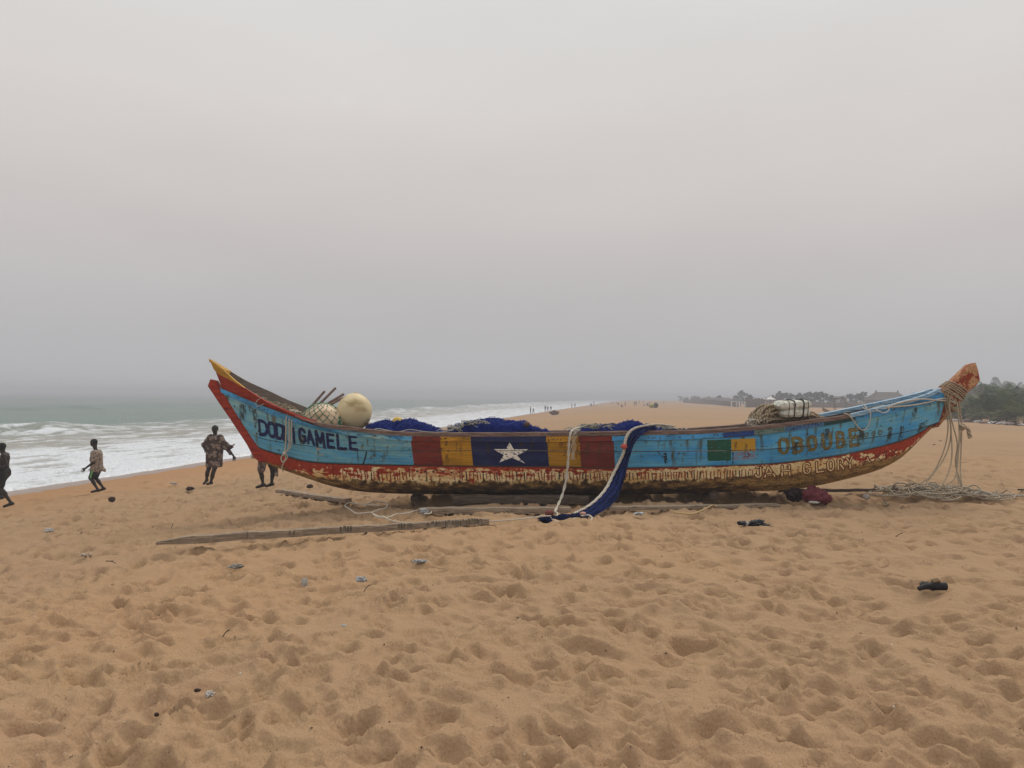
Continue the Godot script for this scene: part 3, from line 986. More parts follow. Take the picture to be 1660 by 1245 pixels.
	cv.stroke([Vector2(0.5769, 0.4063), Vector2(0.5871, 0.6996)], 0.012, Color(0.10, 0.14, 0.17), chip, -0.3)
	cv.stroke([Vector2(0.6751, 0.5407), Vector2(0.6763, 0.9461)], 0.02, Color(0.12, 0.17, 0.2), chip, -0.3)
	cv.fill([Vector2(0.138, 0.5891), Vector2(0.1486, 0.6091), Vector2(0.1463, 0.8171), Vector2(0.1365, 0.7912)], Color(0.75, 0.62, 0.50), spot, -0.05, 0.75)
	return canvas_mat(cv, 0.62, 0.18)


func far_paint() -> StandardMaterial3D:
	var cv := Canvas.new(1024, 64, U_LENGTH, 0.46)
	var big := fnl(0.012, 45, 4)
	for y in 64:
		for x in 1024:
			var cc := BLUE.lerp(DEEP, clampf(0.4 + big.get_noise_2d(x, y * 2.0), 0.0, 1.0)).lerp(RUST, clampf(big.get_noise_2d(x * 4.0, y * 0.4) * 1.4 - 0.4, 0.0, 0.5))
			if y > 61: cc = INNER
			cv.p[y * 1024 + x] = cc
	return canvas_mat(cv, 0.7)


func strip_paint() -> StandardMaterial3D:
	var W := 2048
	var cv := Canvas.new(W, 24, U_LENGTH, 0.09)
	var big := fnl(0.01, 46, 4)
	var chip := fnl(0.07, 47, 3)
	var e := [0.2625, 0.2984, 0.3368, 0.4326, 0.4737, 0.5172]
	var pc := [MAROON, OCHRE, NAVY.lightened(0.06), OCHRE, MAROON]
	var dark := [0.6607, 0.7009, 0.7405, 0.7936, 0.8376]
	for y in 24:
		for x in W:
			var u := (x + 0.5) / W
			var cc := DEEP.lightened(0.06)
			var k := big.get_noise_2d(x, y * 3.0)
			if u > e[0] and u < e[5]:
				var s := 0
				while s < 4 and u > e[s + 1]: s += 1
				cc = pc[s]
			elif u > dark[0] and u < dark[1]: cc = Color(0.13, 0.27, 0.55)
			elif u > dark[1] and u < dark[2]: cc = Color(0.42, 0.52, 0.50)
			elif u > dark[2] and u < dark[3]: cc = Color(0.30, 0.48, 0.66)
			elif u > dark[3] and u < dark[4]: cc = Color(0.10, 0.30, 0.32)
			elif u > 0.14 and u < e[0]: cc = DEEP.lerp(PALE, clampf(k + smoothstep(0.15, 0.22, u) * smoothstep(e[0], e[0] - 0.06, u) * 0.8, 0.0, 1.0))
			cc = cc.darkened(clampf(0.06 - k * 0.3, 0.0, 0.3))
			if chip.get_noise_2d(x * 0.6, y * 1.5) > 0.36: cc = cc.lerp(Color(0.30, 0.28, 0.27), 0.6)
			if y > 22: cc = INNER
			cv.p[y * W + x] = cc
	# worn lettering that can no longer be read: broken dark strokes
	for k in 30:
		var u := 0.7446 + k * 0.00155
		var h := rng.randf_range(0.2, 0.35)
		cv.stroke([Vector2(u, h), Vector2(u + rng.randf_range(-0.0006, 0.0008), rng.randf_range(0.6, 0.8))], 0.009, Color(0.10, 0.11, 0.30), chip, -0.12)
	for k in 60:
		var q := Vector2(rng.randf(), rng.randf_range(0.3, 0.6))
		cv.stroke([q, q + Vector2(0.0006, 0.1)], 0.013, Color(0.10, 0.11, 0.14), chip, -0.5)
	return canvas_mat(cv, 0.55, 0.1)


func log_paint() -> StandardMaterial3D:
	var W := 2048
	var H := 128
	var cv := Canvas.new(W, H, U_LENGTH, 0.55)
	var big := fnl(0.008, 51, 4)
	var chip := fnl(0.045, 52, 4)
	var fine := fnl(0.12, 53, 3)
	for y in H:
		var f := float(y) / H
		for x in W:
			var u := (x + 0.5) / W
			var k := big.get_noise_2d(x, y * 2.0)
			var c1 := chip.get_noise_2d(x * 0.5, y)
			var c2 := chip.get_noise_2d(x * 1.4 + 5000.0, y * 0.5)
			# paint: orange-red at both ends, cream with red remnants between, bare dark wood below
			var brush := chip.get_noise_2d(x * 1.5, y * 0.22 + 300.0)
			var base_red := 1.5
			if u > 0.105: base_red = lerpf(0.70, 0.20, smoothstep(0.105, 0.24, u))
			if u > 0.26: base_red = lerpf(0.20, 0.06, smoothstep(0.26, 0.56, u))
			if u > 0.56: base_red = lerpf(0.06, -0.50, smoothstep(0.56, 0.64, u))
			if u > 0.74: base_red = lerpf(-0.50, 0.75, smoothstep(0.74, 0.92, u))
			var red := base_red + (0.30 - f) * 1.5 + brush * 0.5 + c1 * 0.95 + smoothstep(0.08, 0.02, f) * 0.6
			var cc := CREAM.lerp(Color(0.88, 0.72, 0.46), clampf(0.15 + k + f * 0.5, 0.0, 1.0)).lerp(ORANGE, smoothstep(0.22, 0.5, red))
			if c2 > 0.34: cc = cc.lerp(ORANGE.darkened(0.3), 0.5)
			var edge := 0.56 + 0.06 * k + 0.05 * c1 - 0.12 * smoothstep(0.60, 0.72, u) * smoothstep(0.9, 0.8, u)
			var bare := smoothstep(edge - 0.04, edge + 0.05, f + c2 * 0.10)
			var raw := Color(0.34, 0.24, 0.14).lerp(Color(0.68, 0.53, 0.30), clampf(0.35 + c1 * 1.4 + smoothstep(0.62, 0.75, u) * 0.8 + smoothstep(0.22, 0.12, u) * 0.5, 0.0, 1.0))
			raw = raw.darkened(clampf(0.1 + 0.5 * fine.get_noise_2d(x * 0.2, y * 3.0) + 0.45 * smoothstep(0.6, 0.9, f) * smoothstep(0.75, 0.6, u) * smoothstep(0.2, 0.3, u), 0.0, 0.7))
			cc = cc.lerp(raw, bare)
			cc = cc.darkened(clampf(fine.get_noise_2d(x, y) * 0.35 + 0.04, 0.0, 0.4))
			if f < 0.015: cc = cc.darkened(0.6)
			if y > H - 3: cc = INNER.darkened(0.1)
			cv.p[y * W + x] = cc
	# carved ticks all along
	var u := 0.1589
	while u < 0.7254:
		var patch: bool = u > 0.2587 and u < 0.3244
		if not patch or rng.randf() < 0.15:
			var a := 0.17 + 0.08 * rng.randf()
			var b := 0.47 + 0.08 * rng.randf()
			var lean := rng.randf_range(0.0, 0.0018)
			cv.stroke([Vector2(u, a), Vector2(u + lean, b)], rng.randf_range(0.011, 0.020), Color(0.50, 0.17, 0.10) if rng.randf() < 0.75 else Color(0.17, 0.11, 0.08), chip, -0.5)
		u += rng.randf_range(0.0030, 0.0058)
	u = 0.7188
	while u < 0.8606:
		cv.stroke([Vector2(u, 0.46), Vector2(u + 0.0004, rng.randf_range(0.54, 0.64))], 0.014, Color(0.38, 0.20, 0.10), chip, -0.2)
		u += rng.randf_range(0.003, 0.006)
	# repair plate with nails, and carved outline letters on the cream band
	cv.fill([Vector2(0.2587, 0.0502), Vector2(0.3236, 0.0327), Vector2(0.3237, 0.4429), Vector2(0.2586, 0.3845)], Color(0.80, 0.63, 0.46), chip, -0.06, 0.8)
	cv.stroke([Vector2(0.2587, 0.0397), Vector2(0.2586, 0.3845)], 0.016, Color(0.40, 0.16, 0.10), chip, -0.6)
	cv.stroke([Vector2(0.3236, 0.0327), Vector2(0.3237, 0.4429)], 0.016, Color(0.40, 0.16, 0.10), chip, -0.6)
	for q in [Vector2(0.2777, 0.202), Vector2(0.2888, 0.1998), Vector2(0.3015, 0.1971), Vector2(0.3126, 0.2284), Vector2(0.2936, 0.1442), Vector2(0.2682, 0.1933)]: cv.stroke([q, q + Vector2(0.0004, 0.01)], 0.028, Color(0.13, 0.08, 0.07), chip, -0.6)
	for s in [[Vector2(0.7079, 0.1184), Vector2(0.7142, 0.1131)], [Vector2(0.7131, 0.1141), Vector2(0.7146, 0.3864), Vector2(0.7145, 0.4447), Vector2(0.7135, 0.4868), Vector2(0.7118, 0.5015), Vector2(0.7099, 0.4852), Vector2(0.7083, 0.4429), Vector2(0.7074, 0.3858)], [Vector2(0.7205, 0.5215), Vector2(0.7233, 0.1154), Vector2(0.7338, 0.5058)], [Vector2(0.7229, 0.3782), Vector2(0.7287, 0.3699)], [Vector2(0.7421, 0.1113), Vector2(0.7436, 0.522)], [Vector2(0.7519, 0.1266), Vector2(0.7541, 0.5287)], [Vector2(0.7428, 0.3166), Vector2(0.753, 0.3277)]]: carve(cv, s, 0.058, chip)
	for s in [[Vector2(0.7801, 0.2119), Vector2(0.779, 0.1702), Vector2(0.7775, 0.1407), Vector2(0.7758, 0.1281), Vector2(0.7742, 0.1348), Vector2(0.7729, 0.1598), Vector2(0.7722, 0.1995), Vector2(0.7722, 0.2474), Vector2(0.7731, 0.4129), Vector2(0.7738, 0.4668), Vector2(0.7752, 0.5097), Vector2(0.777, 0.5331), Vector2(0.7789, 0.5327), Vector2(0.7805, 0.5088), Vector2(0.7814, 0.4666), Vector2(0.7815, 0.4142), Vector2(0.7812, 0.3539), Vector2(0.7779, 0.3527)], [Vector2(0.7893, 0.1279), Vector2(0.7917, 0.5418), Vector2(0.8007, 0.5395)], [Vector2(0.8056, 0.2629), Vector2(0.8056, 0.2088), Vector2(0.8062, 0.1625), Vector2(0.8073, 0.1313), Vector2(0.8087, 0.1197), Vector2(0.8103, 0.1311), Vector2(0.8117, 0.1625), Vector2(0.8128, 0.2081), Vector2(0.8134, 0.2612), Vector2(0.8143, 0.4164), Vector2(0.8143, 0.4692), Vector2(0.8137, 0.5141), Vector2(0.8126, 0.5442), Vector2(0.8111, 0.555), Vector2(0.8096, 0.5459), Vector2(0.8082, 0.5182), Vector2(0.8071, 0.4743), Vector2(0.8065, 0.421), Vector2(0.8056, 0.2629)], [Vector2(0.8216, 0.5618), Vector2(0.8196, 0.1324), Vector2(0.8228, 0.1382), Vector2(0.8243, 0.1563), Vector2(0.8257, 0.2004), Vector2(0.8266, 0.2586), Vector2(0.8266, 0.3155), Vector2(0.8257, 0.356), Vector2(0.8242, 0.3691), Vector2(0.8207, 0.3642)], [Vector2(0.8234, 0.368), Vector2(0.8291, 0.5702)], [Vector2(0.8316, 0.1479), Vector2(0.8372, 0.3676), Vector2(0.8389, 0.5851)], [Vector2(0.8396, 0.1528), Vector2(0.8372, 0.3676)]]: carve(cv, s, 0.056, chip)
	for s in [[Vector2(0.858, 0.5899), Vector2(0.8623, 0.2456), Vector2(0.8697, 0.5775)], [Vector2(0.8609, 0.4691), Vector2(0.8658, 0.4617)], [Vector2(0.8713, 0.2095), Vector2(0.8843, 0.5844)], [Vector2(0.8814, 0.2174), Vector2(0.8725, 0.5923)], [Vector2(0.8878, 0.2204), Vector2(0.8912, 0.5772), Vector2(0.8906, 0.2197)], [Vector2(0.8962, 0.2182), Vector2(0.9084, 0.5961)], [Vector2(0.9066, 0.2605), Vector2(0.8981, 0.5696)]]: cv.stroke(s, 0.018, Color(0.36, 0.15, 0.09), chip, -0.5)
	return canvas_mat(cv, 0.75, 0.55)


func carve(cv: Canvas, s: Array, width: float, wear: FastNoiseLite) -> void:      # a letter cut as a double outline
	cv.stroke(s, width, Color(0.38, 0.17, 0.10), wear, -0.6)
	cv.stroke(s, width - 0.034, Color(0.95, 0.86, 0.64), wear, -0.6)


func canoe() -> void:
	hull.A = [Vector3(-6.29, 2.14, 0.05), Vector3(-6.01, 1.96, 0.18), Vector3(-5.73, 1.75, 0.3), Vector3(-5.4, 1.55, 0.42), Vector3(-5.15, 1.42, 0.49), Vector3(-4.89, 1.31, 0.55), Vector3(-4.65, 1.21, 0.59), Vector3(-4.37, 1.14, 0.62), Vector3(-3.95, 1.09, 0.65), Vector3(-3.37, 1.03, 0.66), Vector3(-2.93, 1.01, 0.66), Vector3(-2.04, 1.01, 0.66), Vector3(-0.87, 1.03, 0.66), Vector3(0.41, 1.06, 0.66), Vector3(1.52, 1.09, 0.66), Vector3(2.45, 1.16, 0.66), Vector3(2.97, 1.22, 0.65), Vector3(3.46, 1.29, 0.64), Vector3(3.87, 1.34, 0.6), Vector3(4.34, 1.44, 0.54), Vector3(4.9, 1.57, 0.43), Vector3(5.49, 1.72, 0.26), Vector3(5.8, 1.83, 0.14)]
	hull.B = [Vector3(-6.1, 1.68, 0.05), Vector3(-5.43, 1.44, 0.33), Vector3(-4.92, 1.27, 0.48), Vector3(-4.66, 1.18, 0.53), Vector3(-4.42, 1.1, 0.57), Vector3(-3.95, 1.04, 0.63), Vector3(-3.37, 0.98, 0.66), Vector3(-2.93, 0.96, 0.66), Vector3(-2.04, 0.95, 0.66), Vector3(-0.82, 0.97, 0.66), Vector3(0.21, 0.99, 0.66), Vector3(1.52, 1.04, 0.66), Vector3(2.45, 1.11, 0.66), Vector3(2.98, 1.18, 0.65), Vector3(3.45, 1.24, 0.63), Vector3(3.87, 1.3, 0.59), Vector3(4.35, 1.39, 0.52), Vector3(4.91, 1.52, 0.41), Vector3(5.5, 1.67, 0.24), Vector3(5.83, 1.77, 0.13)]
	hull.C = [Vector3(-6.07, 1.6, 0.06), Vector3(-5.5, 1.38, 0.27), Vector3(-4.93, 1.18, 0.43), Vector3(-4.43, 1.05, 0.53), Vector3(-3.95, 0.96, 0.6), Vector3(-3.37, 0.9, 0.64), Vector3(-2.93, 0.88, 0.65), Vector3(-2.04, 0.88, 0.65), Vector3(-0.82, 0.88, 0.65), Vector3(0.23, 0.91, 0.65), Vector3(1.31, 0.94, 0.65), Vector3(2.45, 1.02, 0.65), Vector3(2.98, 1.09, 0.64), Vector3(3.46, 1.16, 0.62), Vector3(3.87, 1.23, 0.58), Vector3(4.35, 1.32, 0.51), Vector3(4.91, 1.43, 0.4), Vector3(5.5, 1.56, 0.24), Vector3(5.92, 1.65, 0.09)]
	hull.S = [Vector3(-5.71, 1.03, 0.05), Vector3(-5.54, 0.94, 0.1), Vector3(-5.42, 0.88, 0.14), Vector3(-4.9, 0.8, 0.29), Vector3(-4.28, 0.74, 0.42), Vector3(-3.73, 0.71, 0.51), Vector3(-2.91, 0.72, 0.59), Vector3(-1.99, 0.73, 0.61), Vector3(-0.81, 0.74, 0.61), Vector3(0.26, 0.74, 0.61), Vector3(1.08, 0.75, 0.61), Vector3(2.04, 0.77, 0.61), Vector3(2.87, 0.81, 0.6), Vector3(3.48, 0.87, 0.56), Vector3(4.28, 0.97, 0.46), Vector3(4.91, 1.06, 0.34), Vector3(5.4, 1.15, 0.21), Vector3(5.79, 1.26, 0.1)]
	hull.D = [Vector3(-5.52, 0.75, 0.06), Vector3(-5.33, 0.67, 0.1), Vector3(-5.07, 0.61, 0.17), Vector3(-4.71, 0.52, 0.24), Vector3(-4.35, 0.49, 0.31), Vector3(-3.51, 0.48, 0.44), Vector3(-2.92, 0.48, 0.49), Vector3(-1.98, 0.48, 0.54), Vector3(-0.77, 0.48, 0.54), Vector3(0.27, 0.47, 0.54), Vector3(1.1, 0.49, 0.54), Vector3(2.18, 0.53, 0.54), Vector3(2.9, 0.57, 0.52), Vector3(3.8, 0.68, 0.44), Vector3(4.27, 0.76, 0.38), Vector3(4.7, 0.85, 0.31), Vector3(5.2, 0.98, 0.21), Vector3(5.55, 1.14, 0.13), Vector3(5.79, 1.34, 0.08)]
	hull.E = [Vector3(-5.42, 0.53, 0.06), Vector3(-5.07, 0.42, 0.13), Vector3(-4.72, 0.33, 0.2), Vector3(-4.35, 0.27, 0.26), Vector3(-3.51, 0.22, 0.38), Vector3(-2.92, 0.22, 0.43), Vector3(-1.98, 0.24, 0.48), Vector3(-0.76, 0.26, 0.48), Vector3(0.28, 0.27, 0.48), Vector3(1.11, 0.29, 0.48), Vector3(2.2, 0.31, 0.48), Vector3(2.92, 0.35, 0.46), Vector3(3.82, 0.46, 0.39), Vector3(4.71, 0.63, 0.27), Vector3(5.16, 0.77, 0.19), Vector3(5.39, 0.93, 0.15), Vector3(5.61, 1.12, 0.1), Vector3(5.79, 1.28, 0.06)]
	hull.F = [Vector3(-5.41, 0.5, 0.03), Vector3(-5.09, 0.38, 0.08), Vector3(-4.74, 0.27, 0.12), Vector3(-4.37, 0.16, 0.17), Vector3(-4.01, 0.08, 0.21), Vector3(-3.64, 0.04, 0.24), Vector3(-3, 0.02, 0.29), Vector3(-2.03, 0.02, 0.32), Vector3(-0.83, 0.03, 0.33), Vector3(0.43, 0.04, 0.33), Vector3(1.15, 0.05, 0.33), Vector3(2.36, 0.1, 0.33), Vector3(2.98, 0.12, 0.31), Vector3(3.48, 0.17, 0.28), Vector3(3.99, 0.27, 0.24), Vector3(4.64, 0.43, 0.17), Vector3(4.94, 0.55, 0.14), Vector3(5.21, 0.71, 0.1), Vector3(5.44, 0.92, 0.07), Vector3(5.65, 1.1, 0.04), Vector3(5.78, 1.22, 0.03)]
	var boat := thing("fishing_canoe", "long painted wooden fishing canoe, blue with red, ochre and navy panels and a white star", "boat", BOAT_AT)
	boat.rotation = BOAT_TURN
	var n := STATIONS
	var rows := {}
	for k in ["B", "C", "S", "D", "E", "F"]: rows[k] = hull_row(k, hull[k][0].x, hull[k][-1].x, n)
	var v_seam := []
	for i in n: v_seam.append(clampf((rows.C[i].y - rows.S[i].y) / (rows.C[i].y - rows.D[i].y), 0.05, 0.95))
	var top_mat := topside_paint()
	var far_mat := far_paint()
	var strip_mat := strip_paint()
	var log_mat := log_paint()
	# dugout log at the bottom: one hollow piece
	var rings := []
	var vs := []
	for i in n:
		var d: Vector3 = rows.D[i] + Vector3(0, 0, 0.012)
		var e: Vector3 = rows.E[i]
		var f: Vector3 = rows.F[i]
		var x: float = (d.x + e.x + f.x) / 3.0
		var keel := Vector3(f.x, f.y - 0.035 * smoothstep(0.0, 0.2, f.z), 0)
		var in_d := Vector3(d.x, d.y, maxf(d.z - 0.06, d.z * 0.3))
		var in_f := Vector3(e.x, maxf(e.y - 0.02, f.y + 0.12), maxf(e.z - 0.09, e.z * 0.25))
		in_f.y = minf(in_f.y, d.y - 0.01)
		var m := func(q: Vector3) -> Vector3: return Vector3(q.x, q.y, -q.z)
		var mid := (e + f) * 0.5 + Vector3(0, -0.018, 0.022) * smoothstep(0.05, 0.3, e.z)
		rings.append([d, e, mid, f, keel, m.call(f), m.call(mid), m.call(e), m.call(d), m.call(in_d), m.call(in_f), in_f, in_d])
		vs.append([0.0, 0.55, 0.75, 0.93, 0.965, 0.93, 0.75, 0.55, 0.0, 0.995, 0.995, 0.995, 0.995, 0.995])
	var g := Geo.new()
	g.loft(rings, vs, U_START, U_LENGTH)
	put("dugout_log", g, log_mat, boat)
	for side in [1, -1]:
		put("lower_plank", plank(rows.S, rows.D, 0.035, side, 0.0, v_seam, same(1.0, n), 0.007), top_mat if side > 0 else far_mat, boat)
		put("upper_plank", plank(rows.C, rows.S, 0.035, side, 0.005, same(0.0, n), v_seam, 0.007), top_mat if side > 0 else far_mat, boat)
		put("rubbing_strip", plank(rows.B, rows.C, 0.06, side, 0.024, same(0.02, n), same(0.9, n)), strip_mat, boat)
		# cap rail, brown amidships and painted pale blue towards the stern
		for part in 2:
			var x0: float = [-4.75, 4.05][part]
			var x1: float = [4.05, hull.A[-1].x][part]
			var m := 60 if part == 0 else 20
			var a := hull_row("A", x0, x1, m)
			var rg := []
			for i in m:
				var q: Vector3 = a[i]
				if side < 0: q.y += far_lift(q.x)
				var wob := 0.004 * n_mid.get_noise_2d(q.x * 3.0, side * 9.0)
				var o := 0.030 + wob
				var grow := smoothstep(-4.75, -4.2, q.x)
				var tk := minf(0.075, q.z + 0.01)
				var hi := 0.012 * grow + wob - 0.004
				var ring := [Vector3(q.x, q.y + hi, q.z + o * 0.4), Vector3(q.x, q.y + hi - 0.014, q.z + o), Vector3(q.x, q.y - 0.055 * grow - 0.006, q.z + o * 0.95), Vector3(q.x, q.y - 0.055 * grow - 0.008, q.z - tk), Vector3(q.x, q.y + hi - 0.01, q.z - tk)]
				if side < 0:
					ring = ring.map(func(w): return Vector3(w.x, w.y, -w.z))
					ring.reverse()
				rg.append(ring)
			g = Geo.new()
			g.loft(rg, [])
			var rm: StandardMaterial3D = mats.brown_rail
			if part == 1:
				if not mats.has("blue_rail"): mats.blue_rail = wood(Color(0.35, 0.55, 0.70), Color(0.72, 0.78, 0.82), 1.5, 0.6, 6)
				rm = mats.blue_rail
			put("gunwale", g, rm, boat)
		# raised bow plank, red, with its ochre upper edge
		var bt := hull_row("A", hull.A[0].x + 0.05, -4.42, 30)
		var bl := hull_row("B", hull.B[0].x + 0.04, -4.42, 30)
		if not mats.has("red_paint"):
			mats.dark_rail = wood(lin(0.10, 0.075, 0.06), lin(0.18, 0.14, 0.115), 1.6, 0.85, 25)
			mats.red_paint = wood(Color(0.50, 0.15, 0.09), Color(0.66, 0.23, 0.14), 1.2, 0.6, 9)
			mats.ochre_paint = wood(Color(0.62, 0.45, 0.10), Color(0.78, 0.60, 0.20), 1.5, 0.6, 10)
		for i in 30:
			bl[i].y += 0.002
			if side < 0: bt[i].y += far_lift(bt[i].x)       # the far plank stands higher
		put("bow_plank", plank(bt, bl, 0.035, side, 0.0, same(0.1, 30), same(0.5, 30)), mats.red_paint, boat)
		put("bow_lining", plank(bt, bl, 0.012, side, -0.037, same(0.1, 30), same(0.5, 30)), mats.dark_rail, boat)
		var ot := hull_row("A", hull.A[0].x + 0.01, -5.62, 16)
		var ol := []
		if side < 0:
			for i in 16: ot[i].y += far_lift(ot[i].x)
		for i in 16:
			var q: Vector3 = ot[i]
			var lowf := hull_at(hull.B, maxf(q.x + 0.1, -6.05))
			ol.append(q.lerp(lowf, [0.34, 0.36, 0.38, 0.38, 0.37, 0.35, 0.33, 0.31, 0.28, 0.25, 0.21, 0.17, 0.13, 0.1, 0.06, 0.03][i]))
		put("bow_trim", plank(ot, ol, 0.05, side, 0.007, same(0.1, 16), same(0.4, 16)), mats.ochre_paint, boat)
	# little deck that closes the tip of the bow
	g = Geo.new()
	var dk := hull_row("A", hull.A[0].x, -6.0, 8)
	var rr := []
	for i in 8:
		var q: Vector3 = dk[i]
		var z := q.z + 0.008
		rr.append([Vector3(q.x, q.y + 0.012, z), Vector3(q.x, q.y - 0.03, z), Vector3(q.x, q.y - 0.03, -z), Vector3(q.x, q.y + 0.012, -z)])
	g.loft(rr, [])
	put("bow_cap", g, mats.ochre_paint, boat)
	# stem post at the bow and the carved horn at the stern
	var stem := [Vector3(-6.26, 1.821, 0), Vector3(-6.296, 1.71, 0), Vector3(-6.11, 1.44, 0), Vector3(-5.924, 1.181, 0), Vector3(-5.645, 0.772, 0), Vector3(-5.53, 0.563, 0), Vector3(-5.418, 0.473, 0), Vector3(-5.3, 0.505, 0), Vector3(-5.424, 0.704, 0), Vector3(-5.599, 0.933, 0), Vector3(-5.952, 1.492, 0), Vector3(-6.066, 1.632, 0), Vector3(-6.17, 1.802, 0)]
	put("stem_post", slab(stem, 0.085, 0.02), mats.red_paint, boat)
	var horn := [Vector3(5.756, 1.762, 0), Vector3(6.067, 1.969, 0), Vector3(6.358, 2.24, 0), Vector3(6.465, 2.269, 0), Vector3(6.506, 2.148, 0), Vector3(6.536, 1.975, 0), Vector3(6.481, 1.896, 0), Vector3(6.32, 1.769, 0), Vector3(6.104, 1.558, 0), Vector3(5.985, 1.38, 0), Vector3(5.813, 1.18, 0), Vector3(5.706, 1.159, 0), Vector3(5.879, 1.389, 0), Vector3(5.945, 1.567, 0), Vector3(5.84, 1.659, 0)]
	mats.horn_wood = horn_paint()
	put("stern_horn", slab(horn, 0.095, 0.035), mats.horn_wood, boat)
	# thwarts across the hull and ribs inside it
	for x in [-3.4, -1.6, 0.3, 2.2, 3.9]:
		var q := hull_at(hull.C, x)
		g = Geo.new()
		g.box(Transform3D(Basis(), Vector3(x, q.y - 0.06, 0)), Vector3(0.16, 0.035, q.z * 2.0 - 0.08))
		put("thwart", g, mats.dark_wood, boat)
	for x in [-4.2, -2.5, -0.7, 1.2, 3.1, 4.6]:
		var c := hull_at(hull.C, x)
		var d := hull_at(hull.D, x)
		for side in [1, -1]:
			g = Geo.new()
			g.tube(PackedVector3Array([Vector3(x, c.y, (c.z - 0.055) * side), Vector3(x, d.y - 0.02, (d.z - 0.075) * side)]), 0.022, 0.024, 5)
			put("rib", g, mats.dark_wood, boat)


func horn_paint() -> StandardMaterial3D:        # tan wood with what is left of its red paint
	var cv := Canvas.new(256, 256, 1, 1)
	var f := fnl(0.016, 58, 4)
	var fine := fnl(0.05, 59, 4)
	for y in 256:
		for x in 256:
			var cc := Color(0.70, 0.50, 0.36).lerp(Color(0.80, 0.62, 0.46), clampf(0.5 + fine.get_noise_2d((x + y) * 3.0, (x - y) * 0.5), 0.0, 1.0))
			cc = cc.lerp(Color(0.56, 0.22, 0.12), smoothstep(-0.05, 0.16, f.get_noise_2d(x, y)))
			cc = cc.lerp(Color(0.55, 0.45, 0.20), smoothstep(0.28, 0.42, fine.get_noise_2d(x + 700.0, y)))
			cc = cc.darkened(clampf(fine.get_noise_2d(x * 2.0, y * 2.0) * 0.5, 0.0, 0.4))
			cv.p[y * 256 + x] = cc
	var m := paint(Color.WHITE, 0.75)
	m.albedo_texture = tex(cv.image())
	m.uv1_triplanar = true
	m.uv1_scale = Vector3.ONE * 1.3
	m.heightmap_enabled = true
	m.heightmap_texture = m.albedo_texture
	m.heightmap_scale = 0.6
	return m


# a flat outline (x, y) given depth and chamfered edges, symmetrical about z = 0
func slab(outline: Array, half: float, bevel: float) -> Geo:
	var g := Geo.new()
	var m := outline.size()
	var mid := Vector3.ZERO
	for q in outline: mid += q / m
	var pg := PackedVector2Array()
	for q in outline: pg.append(Vector2(q.x, q.y))
	if Geometry2D.is_polygon_clockwise(pg):
		outline.reverse()
		pg.reverse()
	var inner := []
	for i in m:                                    # moved in along the corner's bisector
		var a: Vector3 = (outline[i] - outline[(i + m - 1) % m]).normalized()
		var b: Vector3 = (outline[(i + 1) % m] - outline[i]).normalized()
		var t := (a + b).normalized()
		inner.append(outline[i] + Vector3(-t.y, t.x, 0) * bevel)
	for i in m:
		var j := (i + 1) % m
		var a: Vector3 = outline[i]
		var b: Vector3 = outline[j]
		var z := Vector3(0, 0, half)
		var w := Vector3(0, 0, half - bevel)
		g.quad(a - w, b - w, b + w, a + w)
		g.quad(a + w, b + w, inner[j] + z, inner[i] + z)
		g.quad(b - w, a - w, inner[i] - z, inner[j] - z)
	var flat := PackedVector2Array()
	for q in inner: flat.append(Vector2(q.x, q.y))
	var tr := Geometry2D.triangulate_polygon(flat)
	for t in range(0, tr.size(), 3):
		var a: Vector3 = inner[tr[t]]
		var b: Vector3 = inner[tr[t + 1]]
		var c: Vector3 = inner[tr[t + 2]]
		if (b - a).cross(c - a).z > 0.0:
			var s := b
			b = c
			c = s
		var z := Vector3(0, 0, half)
		g.tri(a + z, b + z, c + z)
		g.tri(a - z, c - z, b - z)
	return g

# ---------- what lies in, on and around the canoe ----------
func rope(called: String, label: String, pts: Array, r: float, m: Material, per := 6, group := "") -> MeshInstance3D:
	var g := Geo.new()
	g.tube(smooth_path(pts, per), r, r, 6)
	var o := put(called, g, m)
	tag(o, label, "rope", group)
	return o


func wander(a: Vector3, b: Vector3, n: int, side: float, up := 0.0) -> Array:      # a loose strand between two points
	var r := []
	for i in n + 1:
		var t := float(i) / n
		var k := sin(PI * t)
		r.append(a.lerp(b, t) + Vector3(rng.randf_range(-side, side), rng.randf_range(0.0, up), rng.randf_range(-side, side)) * k)
	return r


